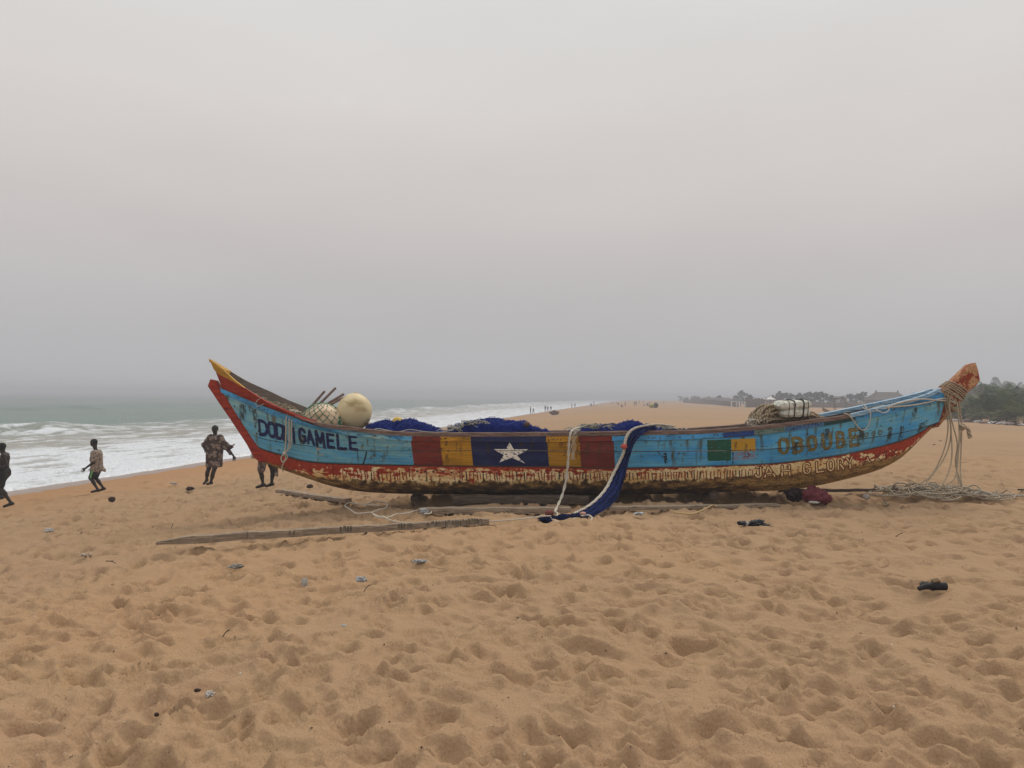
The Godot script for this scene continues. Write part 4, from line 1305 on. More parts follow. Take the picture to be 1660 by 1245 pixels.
# a long sawn or hewn timber; local x runs along it. notches: [from, to, depth] along its near upper edge
func timber(called: String, label: String, a: Vector3, b: Vector3, wide: float, high: float, m: Material, notches: Array = [], step := 0.08, taper := 1.0) -> MeshInstance3D:
	var l := a.distance_to(b)
	var n := maxi(int(l / step), 3)
	var rings := []
	for i in n + 1:
		var x := l * i / n
		var w := wide * 0.5 * lerpf(1.0, taper, float(i) / n) * (smoothstep(-0.25, 0.5, x) if taper < 1.0 else 1.0) * (1.0 + 0.12 * n_mid.get_noise_2d(x * 2.0 + a.x * 9.0, 3.0))
		var h := high * lerpf(1.0, taper, float(i) / n) * (smoothstep(-0.35, 0.5, x) if taper < 1.0 else 1.0) * (1.0 + 0.10 * n_mid.get_noise_2d(x * 2.5 + a.x * 5.0, 8.0))
		var cut := 0.0
		for q in notches:
			if x > q[0] and x < q[1]: cut = maxf(cut, q[2])
		var bend := 0.02 * n_soft.get_noise_2d(x * 1.2 + a.x, a.z)
		var y := 0.012 * n_mid.get_noise_2d(x * 0.9 + a.z * 4.0, 2.0)
		rings.append([Vector3(x, y + h - 0.004 - cut * 0.5, w - cut * 1.1 + bend), Vector3(x, y + h * 0.45, w - cut * 0.9 + bend), Vector3(x, y, w + bend - 0.006), Vector3(x, y, -w + bend), Vector3(x, y + h * 0.96, -w + bend), Vector3(x, y + h, -w * 0.8 + bend), Vector3(x, y + h, minf(w * 0.75, w - cut * 1.2) + bend)])
	var g := Geo.new()
	g.loft(rings, [])
	var o := put(called, g, m)
	o.position = a
	var d := (b - a).normalized()
	var zz := d.cross(Vector3.UP).normalized()
	o.basis = Basis(d, zz.cross(d), zz)
	tag(o, label, "timber")
	return o


func crumple(called: String, label: String, category: String, at: Vector3, r: Vector3, m: Material, turn := 0.0, rough := 0.9, freq := 1.6, group := "") -> MeshInstance3D:
	var g := Geo.new()
	var f := fnl(1.0, int(absf(at.x * 991.0 + at.z * 77.0)) % 9000, 3)
	g.lump(Vector3.ZERO, r, rough, f, freq, 16, 26)
	var o := put(called, g, m)
	o.position = at
	o.rotation.y = turn
	tag(o, label, category, group)
	return o


# a heap of netting lying along a line: crest points give its top edge
func net_heap(label: String, crest: Array, base_y: float, half: float, seed_: int) -> void:
	var o := thing("net_heap", label, "fishing net", Vector3.ZERO, "heaps of blue fishing net in the canoe")
	var path := smooth_path(crest, 8)
	var n := path.size()
	var f := fnl(3.2, seed_, 4)
	var fold := fnl(1.5, seed_ + 1, 2)
	var p := PackedVector3Array()
	var m := 22
	for i in n:
		var top := path[i]
		var e := float(i) / (n - 1)
		for j in m:
			var a := PI * j / (m - 1)
			var w := half * (0.55 + 0.45 * sin(PI * clampf(e, 0.02, 0.98)))
			var hgt := maxf(top.y - base_y, 0.02)
			var q := Vector3(top.x, base_y + hgt * pow(sin(a), 0.8), top.z + cos(a) * w)
			var k := f.get_noise_3d(q.x, q.y * 2.0, q.z * 1.4) * 0.055 + absf(fold.get_noise_3d(q.x * 3.0, q.y, q.z * 2.0)) * -0.05
			p.append(q + Vector3(k * 0.5, k * sin(a) + 0.008, k * cos(a)))
	var g := Geo.new()
	g.sheet(p, n, m, true)
	put("net_mass", g, mats.net, o)
	# loose strands and meshes that fray its outline
	g = Geo.new()
	for k in 150:
		var i := rng.randi_range(0, n - 6)
		var j := rng.randi_range(3, m - 6)
		var st := []
		var lift := rng.randf_range(0.004, 0.022)
		var i2 := i
		var j2 := j
		for s in 5:
			st.append(p[i2 * m + j2] + Vector3(0, lift * sin(PI * s / 4.0) + 0.002, 0) + Vector3(rng.randf_range(-0.015, 0.015), 0, 0))
			i2 = clampi(i2 + rng.randi_range(0, 2), 0, n - 1)
			j2 = clampi(j2 + rng.randi_range(-1, 2), 1, m - 2)
		g.tube(smooth_path(st, 3), 0.0035, 0.0035, 3)
	tag(put("net_strands", g, mats.net_light, o), "", "", "", "stuff")


func gear() -> void:
	mats.net = paint(lin(0.012, 0.032, 0.23), 0.95)
	mats.net.metallic_specular = 0.15
	mats.net.albedo_texture = noise_tex(fnl(0.09, 61, 4), 256, [[0.0, Color(0.35, 0.35, 0.4)], [0.5, Color(0.75, 0.75, 0.8)], [1.0, Color(1.3, 1.3, 1.2)]])
	mats.net.uv1_triplanar = true
	mats.net.uv1_scale = Vector3.ONE * 3.0
	mats.net.heightmap_enabled = true
	mats.net.heightmap_texture = noise_tex(fnl(0.12, 62, 4), 256)
	mats.net.heightmap_scale = 1.6
	mats.net_light = paint(lin(0.022, 0.048, 0.24), 0.9)
	mats.black = paint(lin(0.012, 0.012, 0.014), 0.6)
	mats.buoy = paint(lin(0.70, 0.60, 0.38), 0.5)
	mats.buoy.albedo_texture = noise_tex(fnl(0.012, 63, 4), 256, [[0.0, Color(0.72, 0.66, 0.58)], [0.45, Color(0.97, 0.96, 0.94)], [1.0, Color(1, 1, 1)]])
	mats.red_float = paint(lin(0.45, 0.08, 0.06), 0.6)

	# ---- in the bow ----
	var float_g := Geo.new()
	var fl := thing("buoy_float", "large round cream float standing behind the netted one", "float", Vector3(-2.602, 1.317, -12.75))
	float_g.lump(Vector3.ZERO, Vector3(0.292, 0.30, 0.292), 0.09, n_soft, 1.5, 28, 40)
	put("float_ball", float_g, mats.buoy, fl)
	float_g = Geo.new()
	float_g.tube(PackedVector3Array([Vector3(0.02, 0.285, 0), Vector3(0.03, 0.315, 0)]), 0.05, 0.035, 12)
	put("float_eye", float_g, mats.buoy, fl)
	var nb := thing("netted_float", "round cream float wrapped in green netting in the bow", "float", Vector3(-3.109, 1.085, -12.65))
	var ng := Geo.new()
	mats.buoy_pink = mats.buoy.duplicate()
	mats.buoy_pink.albedo_color = lin(0.72, 0.57, 0.42)
	ng.lump(Vector3.ZERO, Vector3(0.372, 0.365, 0.36), 0.06, n_soft, 1.6, 28, 40)
	put("float_ball", ng, mats.buoy_pink, nb)
	ng = Geo.new()
	for k in 17:
		for way in [1.0, -1.0]:
			var pts := PackedVector3Array()
			for i in 19:
				var a := lerpf(0.10, PI * 0.72, i / 18.0)
				var b = TAU * k / 17.0 + way * a * 0.95
				pts.append(Vector3(sin(a) * cos(b), cos(a), sin(a) * sin(b)) * (0.377 + 0.006 * sin(i * 2.4 + k)) + Vector3(0, -0.005, 0))
			ng.tube(pts, 0.0048, 0.0048, 4)
	put("green_net", ng, paint(lin(0.035, 0.17, 0.11), 0.8), nb)
	ng = Geo.new()
	for k in 14:
		ng.tube(smooth_path(wander(Vector3(0.30, 0.16, 0.14), Vector3(0.345, -0.08, 0.18), 5, 0.035, 0.03), 4), 0.005, 0.005, 4)
	put("net_gather", ng, paint(lin(0.03, 0.22, 0.12), 0.8), nb)
	var poles := [[Vector3(-3.175, 1.649, -13.05), Vector3(-3.393, 1.302, -12.75), "shortest wooden pole, leftmost of those leaning behind the floats"], [Vector3(-2.977, 1.708, -13), Vector3(-3.258, 1.346, -12.7), "tallest wooden pole leaning up from behind the netted float"], [Vector3(-2.861, 1.606, -13.1), Vector3(-3.21, 1.345, -12.75), "upper of two low wooden poles touching the cream float"], [Vector3(-2.845, 1.543, -12.98), Vector3(-3.227, 1.305, -12.7), "lower of two low wooden poles touching the cream float"]]
	for q in poles:
		var g := Geo.new()
		var d: Vector3 = (q[1] - q[0]) * 1.5
		g.tube(PackedVector3Array([q[0], q[0] + d * 0.5, q[0] + d]), 0.021, 0.026, 8)
		tag(put("wooden_pole", g, mats.brown_rail), q[2], "pole", "poles lying in the bow")
	# brown netting in the bow
	var bow_net := thing("bow_net", "tangle of brown netting and old cord lying in the bow", "fishing net")
	var crest := [Vector3(-4.269, 1.577, -12.55), Vector3(-4.025, 1.459, -12.58), Vector3(-3.748, 1.402, -12.6), Vector3(-3.473, 1.274, -12.6), Vector3(-3.32, 1.185, -12.6)]
	var g := Geo.new()
	var pp := PackedVector3Array()
	var path := smooth_path(crest, 8)
	for i in path.size():
		for j in 14:
			var a := PI * j / 13.0
			var q := path[i] + Vector3(0, -0.13 + 0.12 * sin(a), cos(a) * (0.20 + 0.012 * i * 0.5))
			pp.append(q + Vector3(0, 0.03 * n_mid.get_noise_2d(q.x * 5.0, q.z * 5.0), 0))
	g.sheet(pp, path.size(), 14, true)
	var brown_net := paint(lin(0.13, 0.105, 0.075), 0.95)
	put("net_mass", g, brown_net, bow_net)
	g = Geo.new()
	for k in 150:
		var c := path[rng.randi_range(0, path.size() - 1)] + Vector3(0, -0.012, rng.randf_range(-0.16, 0.2))
		var e := c + Vector3(rng.randf_range(-0.16, 0.16), rng.randf_range(-0.05, 0.02), rng.randf_range(-0.1, 0.1))
		g.tube(smooth_path(wander(c, e, 4, 0.05, 0.05), 4), 0.006, 0.006, 4)
	var cord := paint(lin(0.33, 0.27, 0.18), 0.9)
	tag(put("cords", g, cord, bow_net), "", "", "", "stuff")
	rope("bow_rope", "thin pale cord looped over the red bow plank", [Vector3(-3.9, 1.531, -12.246), Vector3(-3.977, 1.521, -12.183), Vector3(-4.04, 1.462, -12.17), Vector3(-4.019, 1.394, -12.169), Vector3(-3.946, 1.424, -12.182), Vector3(-3.873, 1.473, -12.226)], 0.006, mats.thin_rope, 5)
	# pale rope hitched over the rail and round the bow
	var hitch := thing("bow_rope", "three pale rope strands hung over the rail and knotted across the blue name", "rope")
	var strands := [[Vector3(-3.445, 1.31, -12.317), Vector3(-3.476, 1.346, -12.216), Vector3(-3.521, 1.313, -12.139), Vector3(-3.546, 1.196, -12.13), Vector3(-3.562, 0.951, -12.183), Vector3(-3.584, 0.752, -12.237), Vector3(-3.605, 0.652, -12.264)], [Vector3(-3.396, 1.311, -12.318), Vector3(-3.432, 1.337, -12.198), Vector3(-3.486, 1.304, -12.135), Vector3(-3.496, 1.178, -12.126), Vector3(-3.506, 0.933, -12.174), Vector3(-3.528, 0.763, -12.229), Vector3(-3.595, 0.653, -12.264)], [Vector3(-3.366, 1.301, -12.319), Vector3(-3.392, 1.323, -12.199), Vector3(-3.435, 1.29, -12.126), Vector3(-3.456, 1.169, -12.122), Vector3(-3.47, 0.953, -12.166), Vector3(-3.492, 0.784, -12.221), Vector3(-3.586, 0.662, -12.265)], [Vector3(-3.606, 0.672, -12.264), Vector3(-3.558, 0.593, -12.274), Vector3(-3.623, 0.502, -12.299), Vector3(-3.665, 0.419, -12.346), Vector3(-3.664, 0.353, -12.414)], [Vector3(-3.595, 0.653, -12.264), Vector3(-3.655, 0.592, -12.27), Vector3(-3.64, 0.513, -12.289), Vector3(-3.587, 0.583, -12.273), Vector3(-3.611, 0.673, -12.249)]]
	for st in strands:
		g = Geo.new()
		g.tube(smooth_path(st, 6), 0.0105, 0.0105, 6)
		put("strand", g, mats.white_rope, hitch)
	g = Geo.new()
	g.lump([Vector3(-3.601, 0.654, -12.249)][0], Vector3(0.03, 0.038, 0.026), 0.5, n_mid, 2.0, 8, 10)
	put("knot", g, mats.white_rope, hitch)

	# ---- nets amidships ----
	net_heap("dark blue net heap beside the large cream float, with a yellow float on top", [Vector3(-2.389, 1.072, -12.7), Vector3(-2.269, 1.145, -12.7), Vector3(-2.125, 1.175, -12.75), Vector3(-1.939, 1.171, -12.8), Vector3(-1.785, 1.193, -12.8), Vector3(-1.662, 1.2, -12.8), Vector3(-1.508, 1.151, -12.8), Vector3(-1.354, 1.117, -12.8), Vector3(-1.241, 1.072, -12.8), Vector3(-1.096, 1.023, -12.8)], 0.93, 0.34, 71)
	net_heap("middle dark blue net heap, with tangled pale cords at its left end", [Vector3(-1.058, 1.038, -12.7), Vector3(-0.937, 1.11, -12.7), Vector3(-0.806, 1.162, -12.72), Vector3(-0.554, 1.21, -12.75), Vector3(-0.259, 1.223, -12.8), Vector3(0.008, 1.2, -12.8), Vector3(0.182, 1.192, -12.8), Vector3(0.336, 1.128, -12.8), Vector3(0.501, 1.063, -12.8), Vector3(0.645, 1.014, -12.8)], 0.94, 0.36, 73)
	net_heap("right-hand dark blue net heap, beside the net hanging over the side", [Vector3(0.945, 1.032, -12.7), Vector3(1.127, 1.096, -12.7), Vector3(1.383, 1.139, -12.72), Vector3(1.641, 1.156, -12.75), Vector3(1.845, 1.184, -12.75), Vector3(2.049, 1.222, -12.75), Vector3(2.171, 1.193, -12.75), Vector3(2.314, 1.159, -12.75), Vector3(2.539, 1.132, -12.75), Vector3(2.764, 1.073, -12.75)], 0.95, 0.34, 75)
	g = Geo.new()
	g.lump(Vector3(-1.889, 1.157, -12.78), Vector3(0.095, 0.085, 0.09), 0.05, n_soft, 1.0, 14, 20)
	tag(put("net_float", g, paint(lin(0.58, 0.40, 0.08), 0.5)), "small yellow float half sunk in the blue net heap", "float")
	cord_tangle("pale and dark cords tangled over the end of the middle net heap", [Vector3(-0.999, 1.054, -12.35), Vector3(-0.831, 1.105, -12.35), Vector3(-0.67, 1.163, -12.45), Vector3(-0.502, 1.183, -12.5)], 34, 0.05)
	cord_tangle("pale cords tangled where the net heap meets the rail by the ochre panel", [Vector3(0.934, 1.07, -12.3), Vector3(1.15, 1.118, -12.4), Vector3(1.383, 1.149, -12.45), Vector3(1.609, 1.15, -12.5)], 36, 0.05)
	cord_tangle("pale and red cords lying at the sternward end of the nets", [Vector3(2.3, 1.14, -12.45), Vector3(2.51, 1.131, -12.5), Vector3(2.71, 1.103, -12.5), Vector3(2.96, 1.087, -12.5)], 20, 0.045)
	g = Geo.new()
	g.lump(Vector3(0.249, 1.151, -12.55), Vector3(0.05, 0.045, 0.045), 0.15, n_soft, 1.0, 10, 14)
	tag(put("net_float", g, paint(lin(0.10, 0.06, 0.05), 0.7)), "small brown float at the right end of the middle net heap", "float")
	rope("rail_rope", "thin pale cord trailing along the rail below the first net heap", [Vector3(-2.217, 1.03, -12.1), Vector3(-2.119, 1.066, -12.2), Vector3(-1.989, 1.049, -12.18), Vector3(-1.788, 1.024, -12.14), Vector3(-1.602, 1.057, -12.2), Vector3(-1.35, 1.029, -12.14), Vector3(-1.108, 1.027, -12.14), Vector3(-0.918, 1.061, -12.2)], 0.008, mats.thin_rope, 5)

	# ---- the net hanging over the side ----
	hanging_net()
	# ---- coil of rope and bundle in the stern ----
	stern_coil()
	stern_ropes()
	beach_things()


func cord_tangle(label: String, line: Array, count: int, r: float) -> void:
	var o := thing("cord_tangle", label, "rope")
	var path := smooth_path(line, 8)
	for part in 2:
		var g := Geo.new()
		for k in (count if part == 0 else count / 3):
			var c := path[rng.randi_range(0, path.size() - 1)] + Vector3(0, rng.randf_range(-0.03, 0.02), rng.randf_range(-0.08, 0.12))
			var e := c + Vector3(rng.randf_range(-0.22, 0.22), rng.randf_range(-0.05, 0.03), rng.randf_range(-0.08, 0.08))
			g.tube(smooth_path(wander(c, e, 4, r, r), 4), 0.0055, 0.0055, 4)
		tag(put(["pale_cords", "dark_cords"][part], g, [mats.thin_rope, mats.black][part], o), "", "", "", "stuff")


func hanging_net() -> void:
	var o := thing("hanging_net", "dark blue net hanging over the canoe's side down to the sand", "fishing net")
	var left := smooth_path([Vector3(2.247, 1.184, -12.6), Vector3(2.098, 1.167, -12.2), Vector3(1.905, 1.104, -12.03), Vector3(1.816, 1.002, -11.94), Vector3(1.757, 0.868, -11.92), Vector3(1.717, 0.698, -11.9), Vector3(1.636, 0.512, -11.85), Vector3(1.499, 0.324, -11.65), Vector3(1.302, 0.18, -11.3), Vector3(1.032, 0.045, -10.9), Vector3(0.769, -0.028, -10.62), Vector3(0.495, -0.054, -10.55)], 5)
	var right := smooth_path([Vector3(2.388, 1.156, -12.6), Vector3(2.235, 1.14, -12.2), Vector3(2.116, 1.088, -12.02), Vector3(1.986, 1.004, -11.93), Vector3(1.887, 0.871, -11.9), Vector3(1.82, 0.653, -11.88), Vector3(1.756, 0.422, -11.82), Vector3(1.661, 0.23, -11.6), Vector3(1.522, 0.1, -11.25), Vector3(1.288, 0.004, -10.85), Vector3(0.979, -0.065, -10.5), Vector3(0.542, -0.096, -10.3)], 5)
	var n := left.size()
	var m := 16
	var p := PackedVector3Array()
	for side in 2:
		for i in n:
			for j in m:
				var t := float(j) / (m - 1)
				var q := left[i].lerp(right[i], t)
				var wv := 0.022 * sin(t * 17.0 + i * 0.11 + n_soft.get_noise_2d(i * 0.3, 2.0) * 5.0) + 0.03 * n_mid.get_noise_2d(t * 2.5, i * 0.09)
				var b: float = sin(PI * t)
				q.z += (0.075 * b + wv * (0.3 + b)) * (1.0 if side == 0 else -0.25)
				q.y += 0.02 * b * float(i) / n
				p.append(q)
	var g := Geo.new()
	g.sheet(p.slice(0, n * m), n, m)
	g.sheet(p.slice(n * m), n, m, true)
	mats.wet_net = mats.net.duplicate()
	mats.wet_net.albedo_color = lin(0.007, 0.014, 0.062)
	mats.wet_net.heightmap_scale = 1.2
	g.lump(Vector3(0.582, -0.062, -10.45), Vector3(0.19, 0.045, 0.13), 0.9, n_mid, 1.6, 10, 18)
	g.lump(Vector3(0.823, -0.041, -10.55), Vector3(0.2, 0.04, 0.12), 0.9, n_mid, 1.6, 10, 18)
	put("net_mass", g, mats.wet_net, o)
	g = Geo.new()
	for k in 60:
		var j := rng.randi_range(0, m - 1)
		var i0 := rng.randi_range(0, n - 14)
		var st := PackedVector3Array()
		for i in range(i0, mini(i0 + rng.randi_range(8, 26), n)):
			st.append(p[i * m + clampi(j + int(1.6 * sin(i * 0.4 + k)), 0, m - 1)] + Vector3(0, 0, 0.005))
		g.tube(st, 0.003, 0.003, 3)
	tag(put("net_strands", g, mats.net_light, o), "", "", "", "stuff")
	# float line along the net's edge: two pale ropes twisted together
	var fr := thing("float_rope", "thick pale float rope along the edge of the hanging net", "rope")
	var edge := smooth_path([Vector3(2.63, 1.149, -12.6), Vector3(2.331, 1.186, -12.3), Vector3(2.1, 1.171, -12.1), Vector3(1.916, 1.135, -11.98), Vector3(1.803, 1.05, -11.92), Vector3(1.75, 0.928, -11.88), Vector3(1.73, 0.777, -11.86), Vector3(1.664, 0.626, -11.85), Vector3(1.548, 0.426, -11.75), Vector3(1.425, 0.267, -11.5), Vector3(1.25, 0.145, -11.15), Vector3(1.062, 0.062, -10.85), Vector3(0.873, 0.003, -10.65)], 6)
	for s in 3:
		g = Geo.new()
		var q := PackedVector3Array()
		for i in edge.size():
			var a := i * 0.75 + TAU * s / 3.0
			q.append(edge[i] + Vector3(cos(a) * 0.014, 0.006 * sin(a), 0.03 + sin(a) * 0.014))
		g.tube(q, 0.0125, 0.0125, 6)
		put("strand", g, mats.white_rope, fr)
	g = Geo.new()
	g.lump(Vector3(1.725, 0.857, -11.8), Vector3(0.05, 0.042, 0.04), 0.15, n_soft, 1.0, 12, 16)
	tag(put("net_float", g, mats.red_float), "small red float on the rope of the hanging net", "float")
	g = Geo.new()
	g.lump(Vector3(0.996, 0.004, -10.6), Vector3(0.045, 0.03, 0.035), 0.2, n_soft, 1.0, 10, 14)
	tag(put("net_float", g, paint(lin(0.50, 0.27, 0.22), 0.7)), "small pink float where the hanging net reaches the sand", "float")
	g = Geo.new()
	g.lump(Vector3(0.538, -0.016, -10.75), Vector3(0.062, 0.048, 0.055), 0.2, n_soft, 1.2, 12, 16)
	tag(put("net_float", g, paint(lin(0.16, 0.04, 0.035), 0.7)), "dark red float on the sand at the foot of the thin rope", "float")
	# the second rope, straight down from the rail
	var hr := thing("hanging_rope", "pale twisted rope hanging from the rail by the ochre panel to the sand", "rope")
	var lp := smooth_path([Vector3(1.189, 1.134, -12.5), Vector3(1.038, 1.113, -12.25), Vector3(0.944, 1.081, -12.05), Vector3(0.91, 1.008, -11.97), Vector3(0.891, 0.856, -11.95), Vector3(0.883, 0.638, -11.93), Vector3(0.855, 0.355, -11.9), Vector3(0.791, 0.136, -11.75), Vector3(0.699, 0.038, -11.3), Vector3(0.62, -0.013, -10.85)], 6)
	for s in 2:
		g = Geo.new()
		var q := PackedVector3Array()
		for i in lp.size():
			var a := i * 0.8 + PI * s
			q.append(lp[i] + Vector3(cos(a) * 0.011, 0, 0.02 + sin(a) * 0.011))
		g.tube(q, 0.0115, 0.0115, 6)
		put("strand", g, mats.white_rope, hr)
	g = Geo.new()
	for k in 7:      # open meshes hanging beside it
		var q := PackedVector3Array()
		for i in 12:
			var t := i / 11.0
			q.append(lp[int(8 + t * 22.0)] + Vector3(0.05 + 0.035 * sin(i * 1.9 + k * 0.9) + k * 0.006, 0, 0.02))
		g.tube(q, 0.003, 0.003, 3)
	tag(put("net_meshes", g, mats.white_rope, hr), "", "", "", "stuff")
	rope("ground_loop", "pale rope end looped on the sand below the hanging net", [Vector3(0.618, 0.003, -10.8), Vector3(0.649, -0.001, -10.6), Vector3(0.61, -0.028, -10.5), Vector3(0.54, -0.021, -10.45), Vector3(0.577, -0.046, -10.35), Vector3(0.658, -0.054, -10.2), Vector3(0.791, -0.063, -10.12), Vector3(0.928, -0.053, -10.12), Vector3(1.041, -0.041, -10.2), Vector3(1.102, -0.023, -10.4), Vector3(1.064, -0.013, -10.6), Vector3(0.945, -0.024, -10.5), Vector3(0.808, -0.043, -10.35)], 0.013, mats.white_rope, 6)


func stern_coil() -> void:
	var c: Vector3 = Vector3(4.358, 1.237, -12.7)
	var o := thing("rope_coil", "big heap of coiled tan rope in the stern under a white bundle", "rope", c)
	for k in 34:       # hanks folded over in upright arches
		var w := rng.randf_range(0.20, 0.30)
		var hgt := rng.randf_range(0.16, 0.31)
		var zz := rng.randf_range(-0.26, 0.26)
		var x0 := rng.randf_range(-0.13, 0.0)
		var pts := []
		for i in 10:
			var a := PI * i / 9.0
			pts.append(Vector3(x0 - cos(a) * w + (0.12 if i > 6 else 0.0) * (i - 6), hgt * pow(sin(a), 0.75) - 0.02 + (0.03 * (i - 6) if i > 7 else 0.0), zz + 0.05 * sin(a * 1.5 + k)))
		var g := Geo.new()
		g.tube(smooth_path(pts, 4), 0.0155, 0.0155, 6)
		put("rope_turn", g, mats.tan_rope, o)
	for k in 34:       # turns lying flat along the boat
		var a := Vector3(rng.randf_range(-0.45, 0.15), rng.randf_range(-0.03, 0.05), rng.randf_range(-0.28, 0.30))
		var b := a + Vector3(rng.randf_range(0.35, 0.75), 0.04, rng.randf_range(-0.1, 0.1))
		b.x = minf(b.x, 0.72)
		b.y += maxf(b.x - 0.3, 0.0) * 0.08
		var g := Geo.new()
		g.tube(smooth_path(wander(a, b, 5, 0.035, 0.06), 4), 0.0145, 0.0145, 6)
		put("rope_turn", g, mats.tan_rope, o)
	for k in 9:        # small loops at the left
		var g := Geo.new()
		var q := PackedVector3Array()
		var cc := Vector3(-0.50 + rng.randf_range(0.0, 0.24), rng.randf_range(-0.02, 0.01), rng.randf_range(0.05, 0.3))
		for i in 13:
			var a := TAU * i / 12.0
			q.append(cc + Vector3(cos(a) * 0.065, sin(a) * 0.05, sin(a) * 0.03))
		g.tube(q, 0.012, 0.012, 5)
		put("rope_loop", g, mats.white_rope, o)
	# bundle: two foam slabs lashed with black cord
	var fb := thing("foam_bundle", "white foam block lashed with black cord on top of the coiled rope", "bundle", Vector3(4.519, 1.472, -12.42))
	fb.rotation = Vector3(0.05, 0.06, 0.07)
	mats.foam = paint(lin(0.70, 0.72, 0.68), 0.75)
	mats.foam.albedo_texture = noise_tex(fnl(0.02, 66, 4), 256, [[0.0, Color(0.62, 0.6, 0.55)], [0.45, Color(0.94, 0.94, 0.92)], [1.0, Color(1, 1, 1)]])
	mats.foam.uv1_triplanar = true
	mats.foam.uv1_scale = Vector3.ONE * 2.0
	mats.foam.heightmap_enabled = true
	mats.foam.heightmap_texture = mats.foam.albedo_texture
	mats.foam.heightmap_scale = 1.5
	for k in 2:
		var g := Geo.new()
		var rings := []
		var hw: float = [0.275, 0.23][k]
		for i in 15:
			var x := lerpf(-1.0, 1.0, i / 14.0)
			var e := pow(maxf(1.0 - pow(absf(x), 7.0), 0.02), 0.5)
			var wob := 0.012 * n_mid.get_noise_2d(x * 3.0, k * 7.0)
			var pinch := 0.010 * (exp(-pow((x + 0.1) * 14.0, 2.0)) + exp(-pow((x - 0.42) * 14.0, 2.0)))
			var ring := []
			for j in 14:
				var a := -TAU * j / 14.0 + 1.9
				var cs := cos(a)
				var sn := sin(a)
				var rr := pow(pow(absf(cs), 4.0) + pow(absf(sn), 4.0), -0.25)
				ring.append(Vector3(x * hw + (0.02 if k else 0.0), (0.075 * sn * rr * e - pinch * sn) + wob + (0.055 if k == 0 else -0.07), cs * rr * 0.17 * (0.7 + 0.3 * e)))
			rings.append(ring)
		g.loft(rings, [])
		put("foam_slab", g, mats.foam, fb)
	for q in [[-0.03, 0.009], [0.115, 0.011], [0.19, 0.005], [-0.12, 0.004]]:
		var g := Geo.new()
		var pts := PackedVector3Array()
		for i in 25:
			var a := TAU * i / 24.0
			var rr := pow(pow(absf(cos(a)), 5.0) + pow(absf(sin(a)), 5.0), -0.2)
			pts.append(Vector3(q[0] + 0.012 * sin(a * 2.0), 0.143 * sin(a) * rr - 0.008, 0.176 * cos(a) * rr))
		g.tube(pts, q[1], q[1], 5)
		put("black_cord", g, mats.black, fb)


